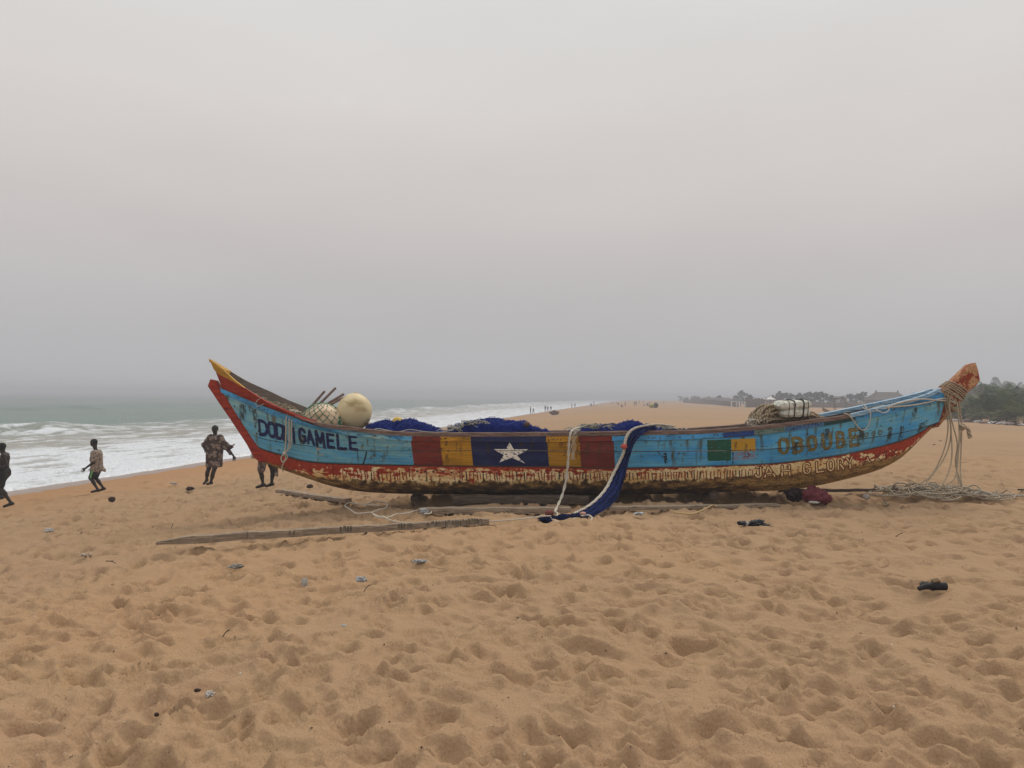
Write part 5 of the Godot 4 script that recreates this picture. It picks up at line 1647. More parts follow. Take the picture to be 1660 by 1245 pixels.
func stern_ropes() -> void:
	# turns wound round the foot of the horn
	var o := thing("stern_lashing", "many turns of tan rope wound round the foot of the stern horn", "rope")
	var a0: Vector3 = Vector3(5.902, 1.566, 0)
	var a1: Vector3 = Vector3(6.161, 1.851, 0)
	for k in 12:
		var t := k / 11.0
		var c := a0.lerp(a1, t)
		var g := Geo.new()
		var pts := PackedVector3Array()
		var lean := rng.randf_range(-0.035, 0.035)
		var reach := lerpf(0.235, 0.185, t) * rng.randf_range(0.96, 1.05)
		for i in 21:
			var a := TAU * i / 20.0
			var sx := pow(absf(cos(a)), 0.6) * signf(cos(a))
			var q := c + Vector3(-0.83, 0.56, 0) * sin(a) * reach + Vector3(0.56, 0.83, 0) * lean * cos(a + 0.6)
			q.z = sx * (0.112 + 0.012 * rng.randf())
			pts.append(boat_point(q))
		g.tube(smooth_path(Array(pts), 2), 0.0125, 0.0125, 6)
		put("rope_turn", g, mats.tan_rope, o)
	# strands running back along the rail and hanging down to the heap
	var strands := [
		[Vector3(7.234, 1.843, -12.72), Vector3(7.226, 1.721, -12.85), Vector3(7.248, 1.464, -12.85), Vector3(7.251, 1.209, -12.8), Vector3(7.155, 0.907, -12.7), Vector3(6.933, 0.617, -12.5), Vector3(6.612, 0.395, -12.2), Vector3(6.228, 0.293, -11.95), Vector3(6.031, 0.239, -11.9)],
		[Vector3(7.26, 1.803, -12.8), Vector3(7.257, 1.619, -12.83), Vector3(7.282, 1.312, -12.8), Vector3(7.236, 1.009, -12.7), Vector3(7.033, 0.718, -12.5), Vector3(6.699, 0.484, -12.2), Vector3(6.465, 0.347, -12)],
		[Vector3(7.301, 1.722, -12.8), Vector3(7.261, 1.516, -12.8), Vector3(7.305, 1.211, -12.75), Vector3(7.319, 0.912, -12.65), Vector3(7.203, 0.62, -12.5), Vector3(7.148, 0.391, -12.3), Vector3(7.022, 0.239, -12)],
		[Vector3(7.363, 1.671, -12.8), Vector3(7.454, 1.314, -12.78), Vector3(7.399, 1.011, -12.7), Vector3(7.223, 0.72, -12.5), Vector3(7.108, 0.489, -12.3), Vector3(6.983, 0.258, -12)],
		[Vector3(7.434, 1.621, -12.8), Vector3(7.453, 1.213, -12.76), Vector3(7.351, 0.815, -12.6), Vector3(7.167, 0.49, -12.3), Vector3(7.032, 0.22, -12)],
		[Vector3(7.288, 1.722, -12.85), Vector3(7.246, 1.111, -12.7), Vector3(7.143, 0.719, -12.5), Vector3(6.914, 0.467, -12.2), Vector3(6.649, 0.279, -11.95), Vector3(6.507, 0.216, -11.9)],
		[Vector3(7.375, 1.569, -12.75), Vector3(7.32, 1.117, -12.6), Vector3(7.185, 0.678, -12.4), Vector3(7.021, 0.4, -12.2), Vector3(6.734, 0.293, -12), Vector3(6.592, 0.221, -11.95)]]
	var hang := thing("hanging_strands", "tan rope strands hanging from the stern horn down to the sand", "rope")
	for st in strands:
		var g := Geo.new()
		g.tube(smooth_path(st, 6), 0.0105, 0.0105, 6)
		put("strand", g, mats.tan_rope, hang)
	var g := Geo.new()
	g.tube(smooth_path([Vector3(7.33, 1.217, -12.6), Vector3(7.378, 1.199, -12.58), Vector3(7.431, 1.17, -12.55), Vector3(7.452, 1.09, -12.55), Vector3(7.472, 1.02, -12.55)], 5), 0.02, 0.035, 7)
	g.lump(Vector3(7.358, 1.198, -12.58), Vector3(0.05, 0.06, 0.045), 0.3, n_mid, 2.0, 8, 10)
	put("frayed_knot", g, mats.tan_rope, hang)
	rope("rail_rope", "pale rope stretched along the stern rail to the lashing, upper of two", [Vector3(7.415, 1.6, -12.874), Vector3(7.263, 1.618, -12.859), Vector3(7.028, 1.631, -12.751), Vector3(6.718, 1.643, -12.61), Vector3(6.414, 1.61, -12.509), Vector3(6.087, 1.516, -12.455), Vector3(5.954, 1.464, -12.489)], 0.013, mats.white_rope)
	rope("rail_rope", "pale rope stretched along the stern rail to the lashing, lower of two", [Vector3(7.426, 1.569, -12.873), Vector3(7.199, 1.659, -12.838), Vector3(6.854, 1.594, -12.674), Vector3(6.511, 1.541, -12.54), Vector3(6.189, 1.513, -12.458), Vector3(5.94, 1.494, -12.459), Vector3(5.791, 1.462, -12.503)], 0.012, mats.white_rope)
	rope("thin_loop", "thin pale line hanging in a large loop below the stern rail", [Vector3(5.639, 1.549, -12.59), Vector3(5.709, 1.551, -12.522), Vector3(5.709, 1.483, -12.391), Vector3(5.736, 1.425, -12.32), Vector3(5.734, 1.267, -12.336), Vector3(5.692, 1.167, -12.352), Vector3(5.622, 1.136, -12.348), Vector3(5.547, 1.185, -12.337), Vector3(5.454, 1.294, -12.307), Vector3(5.378, 1.372, -12.291), Vector3(5.314, 1.4, -12.325)], 0.0085, mats.white_rope, 7)
	rope("thin_loop", "thin pale line in a small flat loop over the stern rail", [Vector3(5.883, 1.493, -12.487), Vector3(5.87, 1.465, -12.396), Vector3(5.901, 1.431, -12.356), Vector3(5.981, 1.417, -12.378), Vector3(6.072, 1.447, -12.422), Vector3(6.092, 1.497, -12.444), Vector3(6.067, 1.531, -12.494), Vector3(5.99, 1.524, -12.502), Vector3(5.854, 1.494, -12.446), Vector3(5.732, 1.462, -12.441), Vector3(5.708, 1.5, -12.541)], 0.0085, mats.white_rope, 7)
	# heap of grey rope on the sand
	var c: Vector3 = Vector3(7.34, 0, -13.23)
	var heap := thing("rope_heap", "wide flat heap of grey rope lying on the sand below the stern horn", "rope", on_sand(c))
	for k in 56:
		var pts := []
		var cc := Vector3(rng.randf_range(-0.82, 0.86), 0, rng.randf_range(-0.55, 0.62))
		cc.z *= 1.0 - 0.5 * absf(cc.x)
		var rx := rng.randf_range(0.14, 0.46)
		var rz := rng.randf_range(0.12, 0.34)
		var a0_ := rng.randf() * TAU
		var turn := rng.randf_range(0.5, 1.1) * TAU
		var lift := 0.11 * maxf(1.0 - pow(absf(cc.x + 0.12) / 0.8, 2.0), 0.0) * rng.randf()
		for i in 11:
			var a := a0_ + turn * i / 10.0
			var hump := (0.045 if k % 3 else 0.11) * maxf(sin(a * (1.0 + k % 2) + k), 0.0)
			pts.append(cc + Vector3(cos(a) * rx, 0.016 + lift + hump, sin(a) * rz))
		g = Geo.new()
		g.tube(smooth_path(pts, 4), 0.0125, 0.0125, 6)
		put("rope_turn", g, mats.grey_rope, heap)
	for k in 7:
		g = Geo.new()
		var y := 0.02
		var st := wander(Vector3(0.3, 0.03, -0.12 + k * 0.05), Vector3(1.25 + 0.2 * (k % 4), y, -0.16 + k * 0.06 + rng.randf_range(-0.05, 0.05)), 6, 0.05, 0.02)
		g.tube(smooth_path(st, 4), 0.0118, 0.0118, 6)
		put("rope_end", g, mats.grey_rope, heap)
	for k in 4:
		g = Geo.new()
		var st := wander(Vector3(-0.35, 0.05, 0.1), Vector3(-0.95 + 0.14 * k, 0.02, 0.08 + 0.06 * k), 5, 0.06, 0.05)
		g.tube(smooth_path(st, 4), 0.0118, 0.0118, 6)
		put("rope_end", g, mats.grey_rope, heap)


func beach_things() -> void:
	# timbers
	mats.timber_wood = wood(lin(0.20, 0.158, 0.115), lin(0.38, 0.30, 0.22), 2.0, 0.9, 23)
	var a: Vector3 = on_sand(Vector3(-4.017, -0.243, -8.776), 0.075)
	var b: Vector3 = on_sand(Vector3(-0.277, -0.036, -9.851), 0.005)
	var nt := []
	for x in [0.98, 1.45, 1.5]: nt.append([x, x + 0.012, 0.03])
	for q in [[2.04, 2.17], [2.74, 2.93], [3.1, 3.78], [3.95, 4.06], [4.2, 4.24]]:
		var x: float = q[0]
		while x < q[1]:
			nt.append([x, x + rng.randf_range(0.014, 0.03), rng.randf_range(0.03, 0.065)])
			x += rng.randf_range(0.028, 0.045)
	timber("long_timber", "long weathered grey timber with notched edge lying in front of the canoe", a, b, 0.11, 0.095, mats.timber_wood, nt, 0.008, 0.75)
	timber("board", "short weathered board half buried under the bow", on_sand(Vector3(-4.687, -0.405, -15.609), 0.0), on_sand(Vector3(-2.766, -0.197, -13.131), -0.02), 0.14, 0.07, mats.grey_wood)
	timber("board", "grey board lying under the canoe below the navy panel", on_sand(Vector3(-1.354, -0.086, -11.414), -0.02), on_sand(Vector3(0.878, -0.018, -11.265), -0.035), 0.16, 0.085, mats.grey_wood)
	timber("board", "long thin board under the canoe to the right of the hanging net", on_sand(Vector3(1.403, -0.012, -11.145), 0.0), on_sand(Vector3(4.127, -0.001, -11.889), -0.045), 0.12, 0.055, mats.grey_wood)
	timber("pole", "dark straight pole on the sand running from the canoe to the rope heap", on_sand(Vector3(4.586, -0.001, -13.217), 0.02), on_sand(Vector3(6.773, 0, -13.512), 0.01), 0.05, 0.05, mats.dark_wood)
	timber("beam", "rough dark beam beneath the hull behind the navy panel's board", on_sand(Vector3(-0.91, -0.071, -12.292), -0.04), on_sand(Vector3(1.229, -0.015, -12.075), -0.05), 0.14, 0.12, mats.dark_wood)
	for q in [[Vector3(-1.563, -0.107, -12.571), "black end of the roller log under the hull near the repair plate"], [Vector3(3.281, -0.003, -12.469), "dark roller log under the hull below the green patch"]]:
		var g := Geo.new()
		var p: Vector3 = on_sand(q[0], 0.05)
		g.tube(PackedVector3Array([p, p + Vector3(0.02, 0.0, -0.5), p + Vector3(0.05, 0.0, -1.35)]), 0.07, 0.075, 12)
		tag(put("roller_log", g, mats.dark_wood), q[1], "log")
	# pale line on the sand
	var line := []
	for q in [Vector3(-2.033, -0.13, -11.917), Vector3(-2.206, -0.144, -12.135), Vector3(-2.435, -0.162, -12.314), Vector3(-2.577, -0.173, -12.382), Vector3(-2.611, -0.173, -12.172), Vector3(-2.452, -0.157, -11.741), Vector3(-2.259, -0.138, -11.296), Vector3(-2.139, -0.13, -11.281), Vector3(-2.045, -0.124, -11.311), Vector3(-1.928, -0.114, -10.958), Vector3(-1.84, -0.106, -10.752), Vector3(-1.717, -0.098, -10.629), Vector3(-1.651, -0.095, -10.696), Vector3(-1.635, -0.097, -10.988), Vector3(-1.562, -0.093, -11.028), Vector3(-1.47, -0.089, -11.126), Vector3(-1.415, -0.089, -11.399), Vector3(-1.342, -0.086, -11.544), Vector3(-1.254, -0.082, -11.588), Vector3(-1.163, -0.076, -11.332), Vector3(-1.144, -0.072, -10.982), Vector3(-1.218, -0.075, -10.939)]: line.append(on_sand(q, 0.012))
	rope("sand_line", "thin white line lying in loops on the sand in front of the canoe", line, 0.0105, mats.white_rope)
	line = []
	for q in [Vector3(-2.275, -0.148, -12.091), Vector3(-2.216, -0.147, -12.405), Vector3(-2.094, -0.14, -12.507), Vector3(-1.964, -0.129, -12.258), Vector3(-1.898, -0.12, -11.795), Vector3(-1.976, -0.122, -11.482), Vector3(-2.02, -0.122, -11.27), Vector3(-1.955, -0.116, -11.059), Vector3(-1.858, -0.109, -10.905), Vector3(-1.759, -0.101, -10.728), Vector3(-1.654, -0.094, -10.499), Vector3(-1.494, -0.084, -10.269), Vector3(-1.301, -0.073, -10.044), Vector3(-1.09, -0.063, -9.954), Vector3(-0.855, -0.054, -9.991), Vector3(-0.617, -0.046, -10.009), Vector3(-0.336, -0.038, -9.979), Vector3(-0.057, -0.031, -9.958), Vector3(0.184, -0.027, -10.095), Vector3(0.392, -0.023, -10.295), Vector3(0.546, -0.021, -10.397)]: line.append(on_sand(q, 0.014))
	rope("sand_line", "long white line running over the sand from the loops to the hanging net", line, 0.0105, mats.white_rope)
	line = []
	for q in [Vector3(3.05, -0.003, -11.413), Vector3(3.019, -0.003, -11.539), Vector3(2.869, -0.004, -11.275), Vector3(2.694, -0.004, -10.963), Vector3(2.524, -0.005, -10.723), Vector3(2.355, -0.005, -10.658), Vector3(2.276, -0.006, -10.766)]: line.append(on_sand(q, 0.014))
	rope("sand_line", "short yellowish line on the sand beside the thin board", line, 0.012, rope_mat(lin(0.6, 0.45, 0.22), lin(0.4, 0.28, 0.14)))
	# bags and rags
	var maroon := paint(lin(0.13, 0.022, 0.03), 0.6)
	var bag := thing("red_bag", "dark red sack slumped on the sand beside the hull near the stern", "bag", on_sand(Vector3(4.83, -0.001, -12.228)))
	var g := Geo.new()
	var f := fnl(1.0, 88, 3)
	g.lump(Vector3(-0.02, 0.10, 0.0), Vector3(0.17, 0.14, 0.14), 0.5, f, 1.6, 18, 26)
	g.lump(Vector3(0.13, 0.07, 0.02), Vector3(0.12, 0.085, 0.11), 0.5, f, 1.5, 14, 20)
	put("sack", g, maroon, bag)
	g = Geo.new()
	g.lump(Vector3(-0.08, 0.02, 0.14), Vector3(0.09, 0.02, 0.04), 0.5, f, 1.5, 8, 12)
	put("pale_lining", g, paint(lin(0.45, 0.45, 0.4), 0.7), bag)
	crumple("dark_bag", "black crumpled bag lying left of the dark red sack", "bag", on_sand(Vector3(4.638, -0.001, -12.581), 0.07), Vector3(0.13, 0.10, 0.12), paint(lin(0.03, 0.014, 0.018), 0.6))
	var rag := thing("black_rag", "twisted black rag with a pale patch lying on bare sand", "rag", on_sand(Vector3(3.146, -0.003, -10.027)))
	g = Geo.new()
	g.lump(Vector3(0.07, 0.025, 0), Vector3(0.13, 0.05, 0.07), 0.9, f, 1.7, 14, 22)
	g.lump(Vector3(-0.14, 0.025, 0.01), Vector3(0.08, 0.035, 0.06), 0.8, f, 1.7, 12, 18)
	g.lump(Vector3(0.19, 0.008, 0.05), Vector3(0.06, 0.014, 0.03), 0.6, f, 1.7, 8, 12)
	put("rag_cloth", g, paint(lin(0.014, 0.017, 0.024), 0.55), rag)
	g = Geo.new()
	g.lump(Vector3(-0.10, 0.035, 0.05), Vector3(0.03, 0.03, 0.02), 0.6, f, 1.7, 8, 10)
	put("pale_patch", g, paint(lin(0.5, 0.5, 0.48), 0.6), rag)
	rag.scale = Vector3(0.85, 0.8, 0.85)
	var shoe := thing("black_shoe", "old black shoe lying on its side on the open sand", "shoe", on_sand(Vector3(3.584, -0.001, -6.531)))
	shoe.rotation.y = -0.05
	g = Geo.new()
	g.tube(smooth_path([Vector3(-0.135, 0.014, 0.02), Vector3(-0.09, 0.030, 0.01), Vector3(-0.04, 0.034, 0.0), Vector3(0.0, 0.03, 0.0)], 5), 0.018, 0.036, 10)
	g.tube(smooth_path([Vector3(-0.02, 0.032, 0.0), Vector3(0.04, 0.036, 0.0), Vector3(0.10, 0.036, 0.0)], 5), 0.036, 0.034, 12)
	g.lump(Vector3(-0.065, 0.045, -0.02), Vector3(0.045, 0.022, 0.03), 0.5, f, 1.5, 10, 14)
	put("shoe_upper", g, mats.black, shoe)
	g = Geo.new()
	g.box(Transform3D(Basis.from_euler(Vector3(0.3, 0.1, 0.28)), Vector3(0.018, 0.076, -0.005)), Vector3(0.055, 0.022, 0.045))
	put("shoe_tongue", g, paint(lin(0.12, 0.07, 0.035), 0.7), shoe)
	# litter: clear and white plastic
	var clear := paint(lin(0.36, 0.38, 0.39), 0.3)
	clear.metallic_specular = 0.6
	var white := paint(lin(0.47, 0.46, 0.44), 0.5)
	for q in [
		[Vector3(-1.817, -0.073, -6.851), Vector3(0.030, 0.042, 0.026), white, "small upright white plastic scrap on the sand in front of the timber"],
		[Vector3(-1.323, -0.053, -6.91), Vector3(0.055, 0.026, 0.04), clear, "crumpled clear plastic bag to the right of the upright white scrap"],
		[Vector3(-0.891, -0.043, -7.631), Vector3(0.075, 0.018, 0.028), clear, "thin strip of pale plastic below the right end of the timber"],
		[Vector3(-2.702, -0.129, -7.642), Vector3(0.075, 0.024, 0.04), paint(lin(0.27, 0.25, 0.23), 0.35), "grey plastic bag half buried just below the timber's raised end"],
		[Vector3(-7.212, -0.595, -12.092), Vector3(0.075, 0.035, 0.05), white, "white plastic scrap on the sloping sand between the sea and the timber"],
		[Vector3(-4.953, -0.331, -9.042), Vector3(0.08, 0.022, 0.05), paint(lin(0.42, 0.33, 0.25), 0.5), "dusty pale plastic scrap to the left of the timber's tip"],
		[Vector3(-1.246, -0.079, -11.193), Vector3(0.07, 0.055, 0.05), clear, "clear plastic bottle scrap inside the white line's loop by the grey board"],
		[Vector3(1.781, -0.008, -10.687), Vector3(0.08, 0.022, 0.05), clear, "flat clear plastic scrap on the sand right of the hanging net"],
		[Vector3(-1.649, -0.05, -4.284), Vector3(0.026, 0.018, 0.02), white, "small white pebble beside a brown fragment in the nearest sand"],
		[Vector3(-1.15, -0.04, -5.384), Vector3(0.025, 0.008, 0.016), white, "tiny flat white scrap alone on the middle sand"],
		[Vector3(5.957, 0, -12.935), Vector3(0.07, 0.045, 0.05), white, "white scrap at the left end of the rope heap"],
		[Vector3(5.816, 0, -11.964), Vector3(0.055, 0.035, 0.04), paint(lin(0.34, 0.27, 0.17), 0.8), "sandy clump just below the left end of the rope heap"],
		[Vector3(-9.532, -0.977, -21.805), Vector3(0.11, 0.03, 0.06), white, "white scrap on the sand to the left of the dark clump by the tunic runner"]]:
		crumple("litter", q[3], "litter", on_sand(q[0], q[1].y * 0.35), q[1] * 0.8, q[2], rng.randf() * 1.0 - 0.5, 1.1, 1.8, "litter on the sand")
	# dark clumps and sticks
	var dark := paint(lin(0.045, 0.03, 0.022), 0.9)
	for q in [
		[Vector3(-8.919, -0.845, -17.28), Vector3(0.10, 0.08, 0.08), "dark clump on the sand below the boy with green striped shorts"],
		[Vector3(-7.678, -0.741, -18.484), Vector3(0.13, 0.065, 0.09), "dark low clump to the left of the runner in the long tunic"],
		[Vector3(-4.392, -0.396, -16.86), Vector3(0.10, 0.06, 0.07), "dark clump on the sand beyond the bow's underside"],
		[Vector3(-1.789, -0.053, -3.951), Vector3(0.016, 0.014, 0.013), "small black lump in the nearest sand at the left"],
		[Vector3(-1.746, -0.054, -4.355), Vector3(0.026, 0.013, 0.016), "small red brown fragment beside a white pebble"]]:
		crumple("clump", q[2], "clump", on_sand(q[0], q[1].y * 0.3), q[1] * 0.7, dark, 0.3, 0.5, 1.3, "dark clumps on the sand")
	for q in [
		[Vector3(-1.949, -0.068, -5.276), Vector3(-1.933, -0.068, -5.358), 0.007, "short black stick slanting in the middle of the nearest sand"],
		[Vector3(-4.883, -0.355, -11.138), Vector3(-5.087, -0.383, -11.665), 0.010, "thin dark twig standing up from the sand above the timber"],
		[Vector3(-4.47, -0.28, -8.561), Vector3(-4.25, -0.257, -8.344), 0.010, "dark twig lying left of the timber's tip"],
		[Vector3(-0.285, -0.035, -9.638), Vector3(-0.159, -0.032, -9.447), 0.007, "forked dark twig at the right end of the long timber"],
		[Vector3(4.544, -0.001, -9.104), Vector3(4.64, -0.001, -9.15), 0.008, "tiny black stick on the open sand below the rope heap"],
		[Vector3(-1.198, -0.046, -6.374), Vector3(-1.162, -0.046, -6.453), 0.006, "short twig on the sand below the crumpled clear bag"]]:
		var s := Geo.new()
		var p0: Vector3 = on_sand(q[0], 0.008)
		var p1: Vector3 = on_sand(q[1], 0.03)
		s.tube(smooth_path([p0, p0.lerp(p1, 0.5) + Vector3(0, 0.012, 0.006), p1], 4), q[2] * 0.6, q[2] * 0.35, 5)
		s.tube(PackedVector3Array([p0.lerp(p1, 0.45) + Vector3(0, 0.01, 0), p0.lerp(p1, 0.7) + Vector3(0.02, 0.03, 0.03)]), q[2] * 0.4, q[2] * 0.25, 4)
		tag(put("twig", s, dark), q[3], "twig", "twigs on the sand")

# ---------- people ----------
var hand_geo: Geo
var head_geo: Geo
const SKIN := Color(0.027, 0.0165, 0.012)
const HAIR := Color(0.006, 0.005, 0.005)


func make_hand() -> void:      # wrist at the origin, fingers towards -y, palm facing +z, thumb on the +x side
	var b := []
	b.append([Vector3(0, 0.01, 0), Vector3(0, -0.03, 0), 0.024, 0.024])
	for k in 4:
		b.append([Vector3(0, -0.01, 0), Vector3(-0.027 + k * 0.018, -0.082 + absf(k - 1.6) * 0.006, 0), 0.018, 0.0135])
	var lens := [0.062, 0.074, 0.080, 0.070]
	for k in 4:
		var p := Vector3(-0.030 + k * 0.0205, -0.085 + absf(k - 1.6) * 0.006, 0)
		var q := p + Vector3((k - 1.5) * 0.006, -lens[k] * 0.52, 0.006)
		b.append([p, q, 0.0095, 0.0088])
		b.append([q, q + Vector3((k - 1.5) * 0.002, -lens[k] * 0.40, 0.026), 0.0086, 0.0075])
	var t0 := Vector3(0.026, -0.028, 0.006)
	var t1 := Vector3(0.058, -0.062, 0.016)
	b.append([Vector3(0.012, -0.02, 0.0), t0, 0.016, 0.015])
	b.append([t0, t1, 0.0135, 0.0105])
	b.append([t1, t1 + Vector3(0.008, -0.030, 0.010), 0.0102, 0.0085])
	hand_geo = nets(b, 0.0045, 0.006, [], SKIN)


func make_head() -> void:      # centre of the skull at the origin, facing +z; chin near y = -0.12
	var b := [
		[Vector3(0, 0.022, -0.022), Vector3(0, 0.026, 0.012), 0.088, 0.080],
		[Vector3(0, -0.02, 0.02), Vector3(0, -0.075, 0.040), 0.068, 0.042],
		[Vector3(-0.03, -0.05, 0.02), Vector3(-0.012, -0.096, 0.052), 0.035, 0.024],
		[Vector3(0.03, -0.05, 0.02), Vector3(0.012, -0.096, 0.052), 0.035, 0.024],
		[Vector3(-0.035, 0.015, 0.072), Vector3(0.035, 0.015, 0.072), 0.017, 0.017],
		[Vector3(0, 0.005, 0.083), Vector3(0, -0.030, 0.098), 0.009, 0.016],
		[Vector3(-0.016, -0.034, 0.086), Vector3(0.016, -0.034, 0.086), 0.011, 0.011],
		[Vector3(-0.022, -0.062, 0.078), Vector3(0.022, -0.062, 0.078), 0.011, 0.011],
		[Vector3(-0.018, -0.076, 0.076), Vector3(0.018, -0.076, 0.076), 0.011, 0.011],
		[Vector3(-0.035, -0.022, 0.060), Vector3(-0.03, -0.03, 0.060), 0.022, 0.02],
		[Vector3(0.035, -0.022, 0.060), Vector3(0.03, -0.03, 0.060), 0.022, 0.02],
		[Vector3(-0.082, 0.010, -0.012), Vector3(-0.080, -0.028, -0.004), 0.016, 0.011],
		[Vector3(0.082, 0.010, -0.012), Vector3(0.080, -0.028, -0.004), 0.016, 0.011],
		[Vector3(0, -0.03, -0.035), Vector3(0, -0.13, -0.03), 0.058, 0.055]]
	head_geo = nets(b, 0.0075, 0.016, [], SKIN)
	for i in head_geo.v.size():
		var p := head_geo.v[i]
		if p.y > 0.045 + p.z * 0.35 or (p.z < -0.035 and p.y > -0.055): head_geo.c[i] = HAIR
	for s in [-1.0, 1.0]:
		var e := Geo.new()
		e.col = Color(0.35, 0.32, 0.28)
		e.lump(Vector3(s * 0.031, -0.004, 0.0755), Vector3(0.0115, 0.0075, 0.0065), 0.0, n_soft, 1.0, 6, 8)
		e.col = Color(0.01, 0.008, 0.007)
		e.lump(Vector3(s * 0.031, -0.004, 0.0800), Vector3(0.0052, 0.0058, 0.0035), 0.0, n_soft, 1.0, 5, 7)
		head_geo.append(e, Transform3D())


func limb_frame(from: Vector3, to: Vector3, front: Vector3) -> Basis:     # -y along from -> to, +z near front
	var y := (from - to).normalized()
	var x := y.cross(front).normalized()
	return Basis(x, y, x.cross(y))


func body(j: Dictionary, s: float, cell: float, skin := SKIN, fine := true) -> Geo:
	var b := []
	var sh: Vector3 = (j.sl + j.sr) * 0.5
	var hp: Vector3 = (j.hl + j.hr) * 0.5
	var across: Vector3 = (j.sr - j.sl)
	var mid: Vector3 = sh.lerp(hp, 0.55)
	b.append([j.sl, j.sr, 0.058 * s, 0.058 * s])
	for e in [-0.22, 0.22]:
		b.append([sh + across * e + (hp - sh) * 0.12, mid + across * e * 0.75, 0.098 * s, 0.085 * s])
		b.append([mid + across * e * 0.75, hp + (j.hr - j.hl) * e, 0.085 * s, 0.100 * s])
	b.append([j.hl, j.hr, 0.095 * s, 0.095 * s])
	b.append([sh + Vector3(0, 0.02, 0) * s, j.head + Vector3(0, -0.07, 0) * s, 0.056 * s, 0.048 * s])
	for k in ["l", "r"]:
		b.append([j["s" + k], j["e" + k], 0.052 * s, 0.039 * s])
		b.append([j["e" + k], j["w" + k], 0.040 * s, 0.027 * s])
		b.append([j["h" + k], j["k" + k], 0.082 * s, 0.054 * s])
		b.append([j["k" + k], j["k" + k].lerp(j["a" + k], 0.35) + (j["a" + k] - j["t" + k]).normalized() * 0.012 * s, 0.052 * s, 0.053 * s])
		b.append([j["k" + k].lerp(j["a" + k], 0.35), j["a" + k], 0.050 * s, 0.032 * s])
		var heel: Vector3 = j["a" + k] + (j["a" + k] - j["t" + k]).normalized() * 0.035 * s + Vector3(0, -0.03, 0) * s
		b.append([j["a" + k], heel, 0.034 * s, 0.031 * s])
		b.append([j["a" + k] + Vector3(0, -0.01, 0) * s, j["t" + k], 0.038 * s, 0.022 * s])
		b.append([heel, j["t" + k], 0.028 * s, 0.024 * s])
		var side: Vector3 = (j["t" + k] - j["a" + k]).cross(Vector3.UP).normalized() * 0.02 * s
		b.append([heel, j["t" + k] + side, 0.024 * s, 0.018 * s])
		b.append([heel, j["t" + k] - side, 0.024 * s, 0.018 * s])
	if not fine: b.append([j.head + Vector3(0, 0.03, 0) * s, j.head + Vector3(0, -0.03, 0) * s, 0.088 * s, 0.075 * s])
	var g := nets(b, cell, 0.03 * s, [], skin)
	if fine:
		var hb: Basis = Basis.from_euler(j.get("face", Vector3.ZERO)).scaled(Vector3.ONE * s * 1.02)
		g.append(head_geo, Transform3D(hb, j.head))
		for k in ["l", "r"]:
			var d: Vector3 = j["w" + k] - j["e" + k]
			var to: Vector3 = j.get("f" + k, j["w" + k] + d)
			var fb := limb_frame(j["w" + k], to, j.get("palm", Vector3(0, 0, 1)))
			if k == "l": fb.x = -fb.x
			g.append(hand_geo, Transform3D(fb.scaled(Vector3.ONE * s), j["w" + k]))
	return g


func skin_mat() -> StandardMaterial3D:
	if not mats.has("skin"):
		mats.skin = paint(Color.WHITE, 0.55)
		mats.skin.vertex_color_use_as_albedo = true
	return mats.skin


func print_cloth() -> StandardMaterial3D:       # brown cloth printed with pale rings and flecks
	if mats.has("print"): return mats.print
	var cv := Canvas.new(256, 256, 1, 1)
	var f := fnl(0.04, 91, 3)
	for y in 256:
		for x in 256:
			var cc := Color(0.14, 0.085, 0.08)
			if f.get_noise_2d(x * 1.6, y * 1.6) > 0.22: cc = Color(0.48, 0.41, 0.37)
			cv.p[y * 256 + x] = cc
	for k in 26:
		var c := Vector2(rng.randi_range(0, 255), rng.randi_range(0, 255))
		var r := rng.randf_range(17.0, 24.0)
		for dy in range(-26, 27):
			for dx in range(-26, 27):
				var d := Vector2(dx, dy).length() + f.get_noise_2d(dx * 3.0 + k * 90.0, dy * 3.0) * 4.0
				if d < r:
					var cc := Color(0.22, 0.11, 0.10)
					if d < r * 0.30: cc = Color(0.66, 0.60, 0.54)
					elif d > r * 0.52 and d < r * 0.84: cc = Color(0.68, 0.62, 0.57)
					cv.p[posmod(int(c.y) + dy, 256) * 256 + posmod(int(c.x) + dx, 256)] = cc
	mats.print = paint(Color.WHITE, 0.85)
	mats.print.albedo_texture = tex(cv.image())
	mats.print.uv1_triplanar = true
	mats.print.uv1_scale = Vector3.ONE * 2.2
	return mats.print


func pale_cloth() -> ImageTexture:              # pale grey cloth with a small dark print
	var cv := Canvas.new(128, 128, 1, 1)
	var f := fnl(0.07, 93, 2)
	for y in 128:
		for x in 128:
			var n := f.get_noise_2d(x, y)
			cv.p[y * 128 + x] = Color(0.66, 0.62, 0.58) if n > -0.08 else Color(0.22, 0.15, 0.14)
	return tex(cv.image())


func cloth(called: String, bones: Array, cell: float, k: float, cuts: Array, m: Material, o: Node3D, ripple := 0.012) -> void:
	var g := nets(bones, cell, k, cuts)
	for i in g.v.size():
		var p := g.v[i]
		g.v[i] = p + g.n[i] * ripple * (n_mid.get_noise_3d(p.x * 7.0, p.y * 2.2, p.z * 7.0) + 0.5 * sin(p.x * 46.0 + p.z * 31.0 + p.y * 9.0))
	put(called, g, m, o)


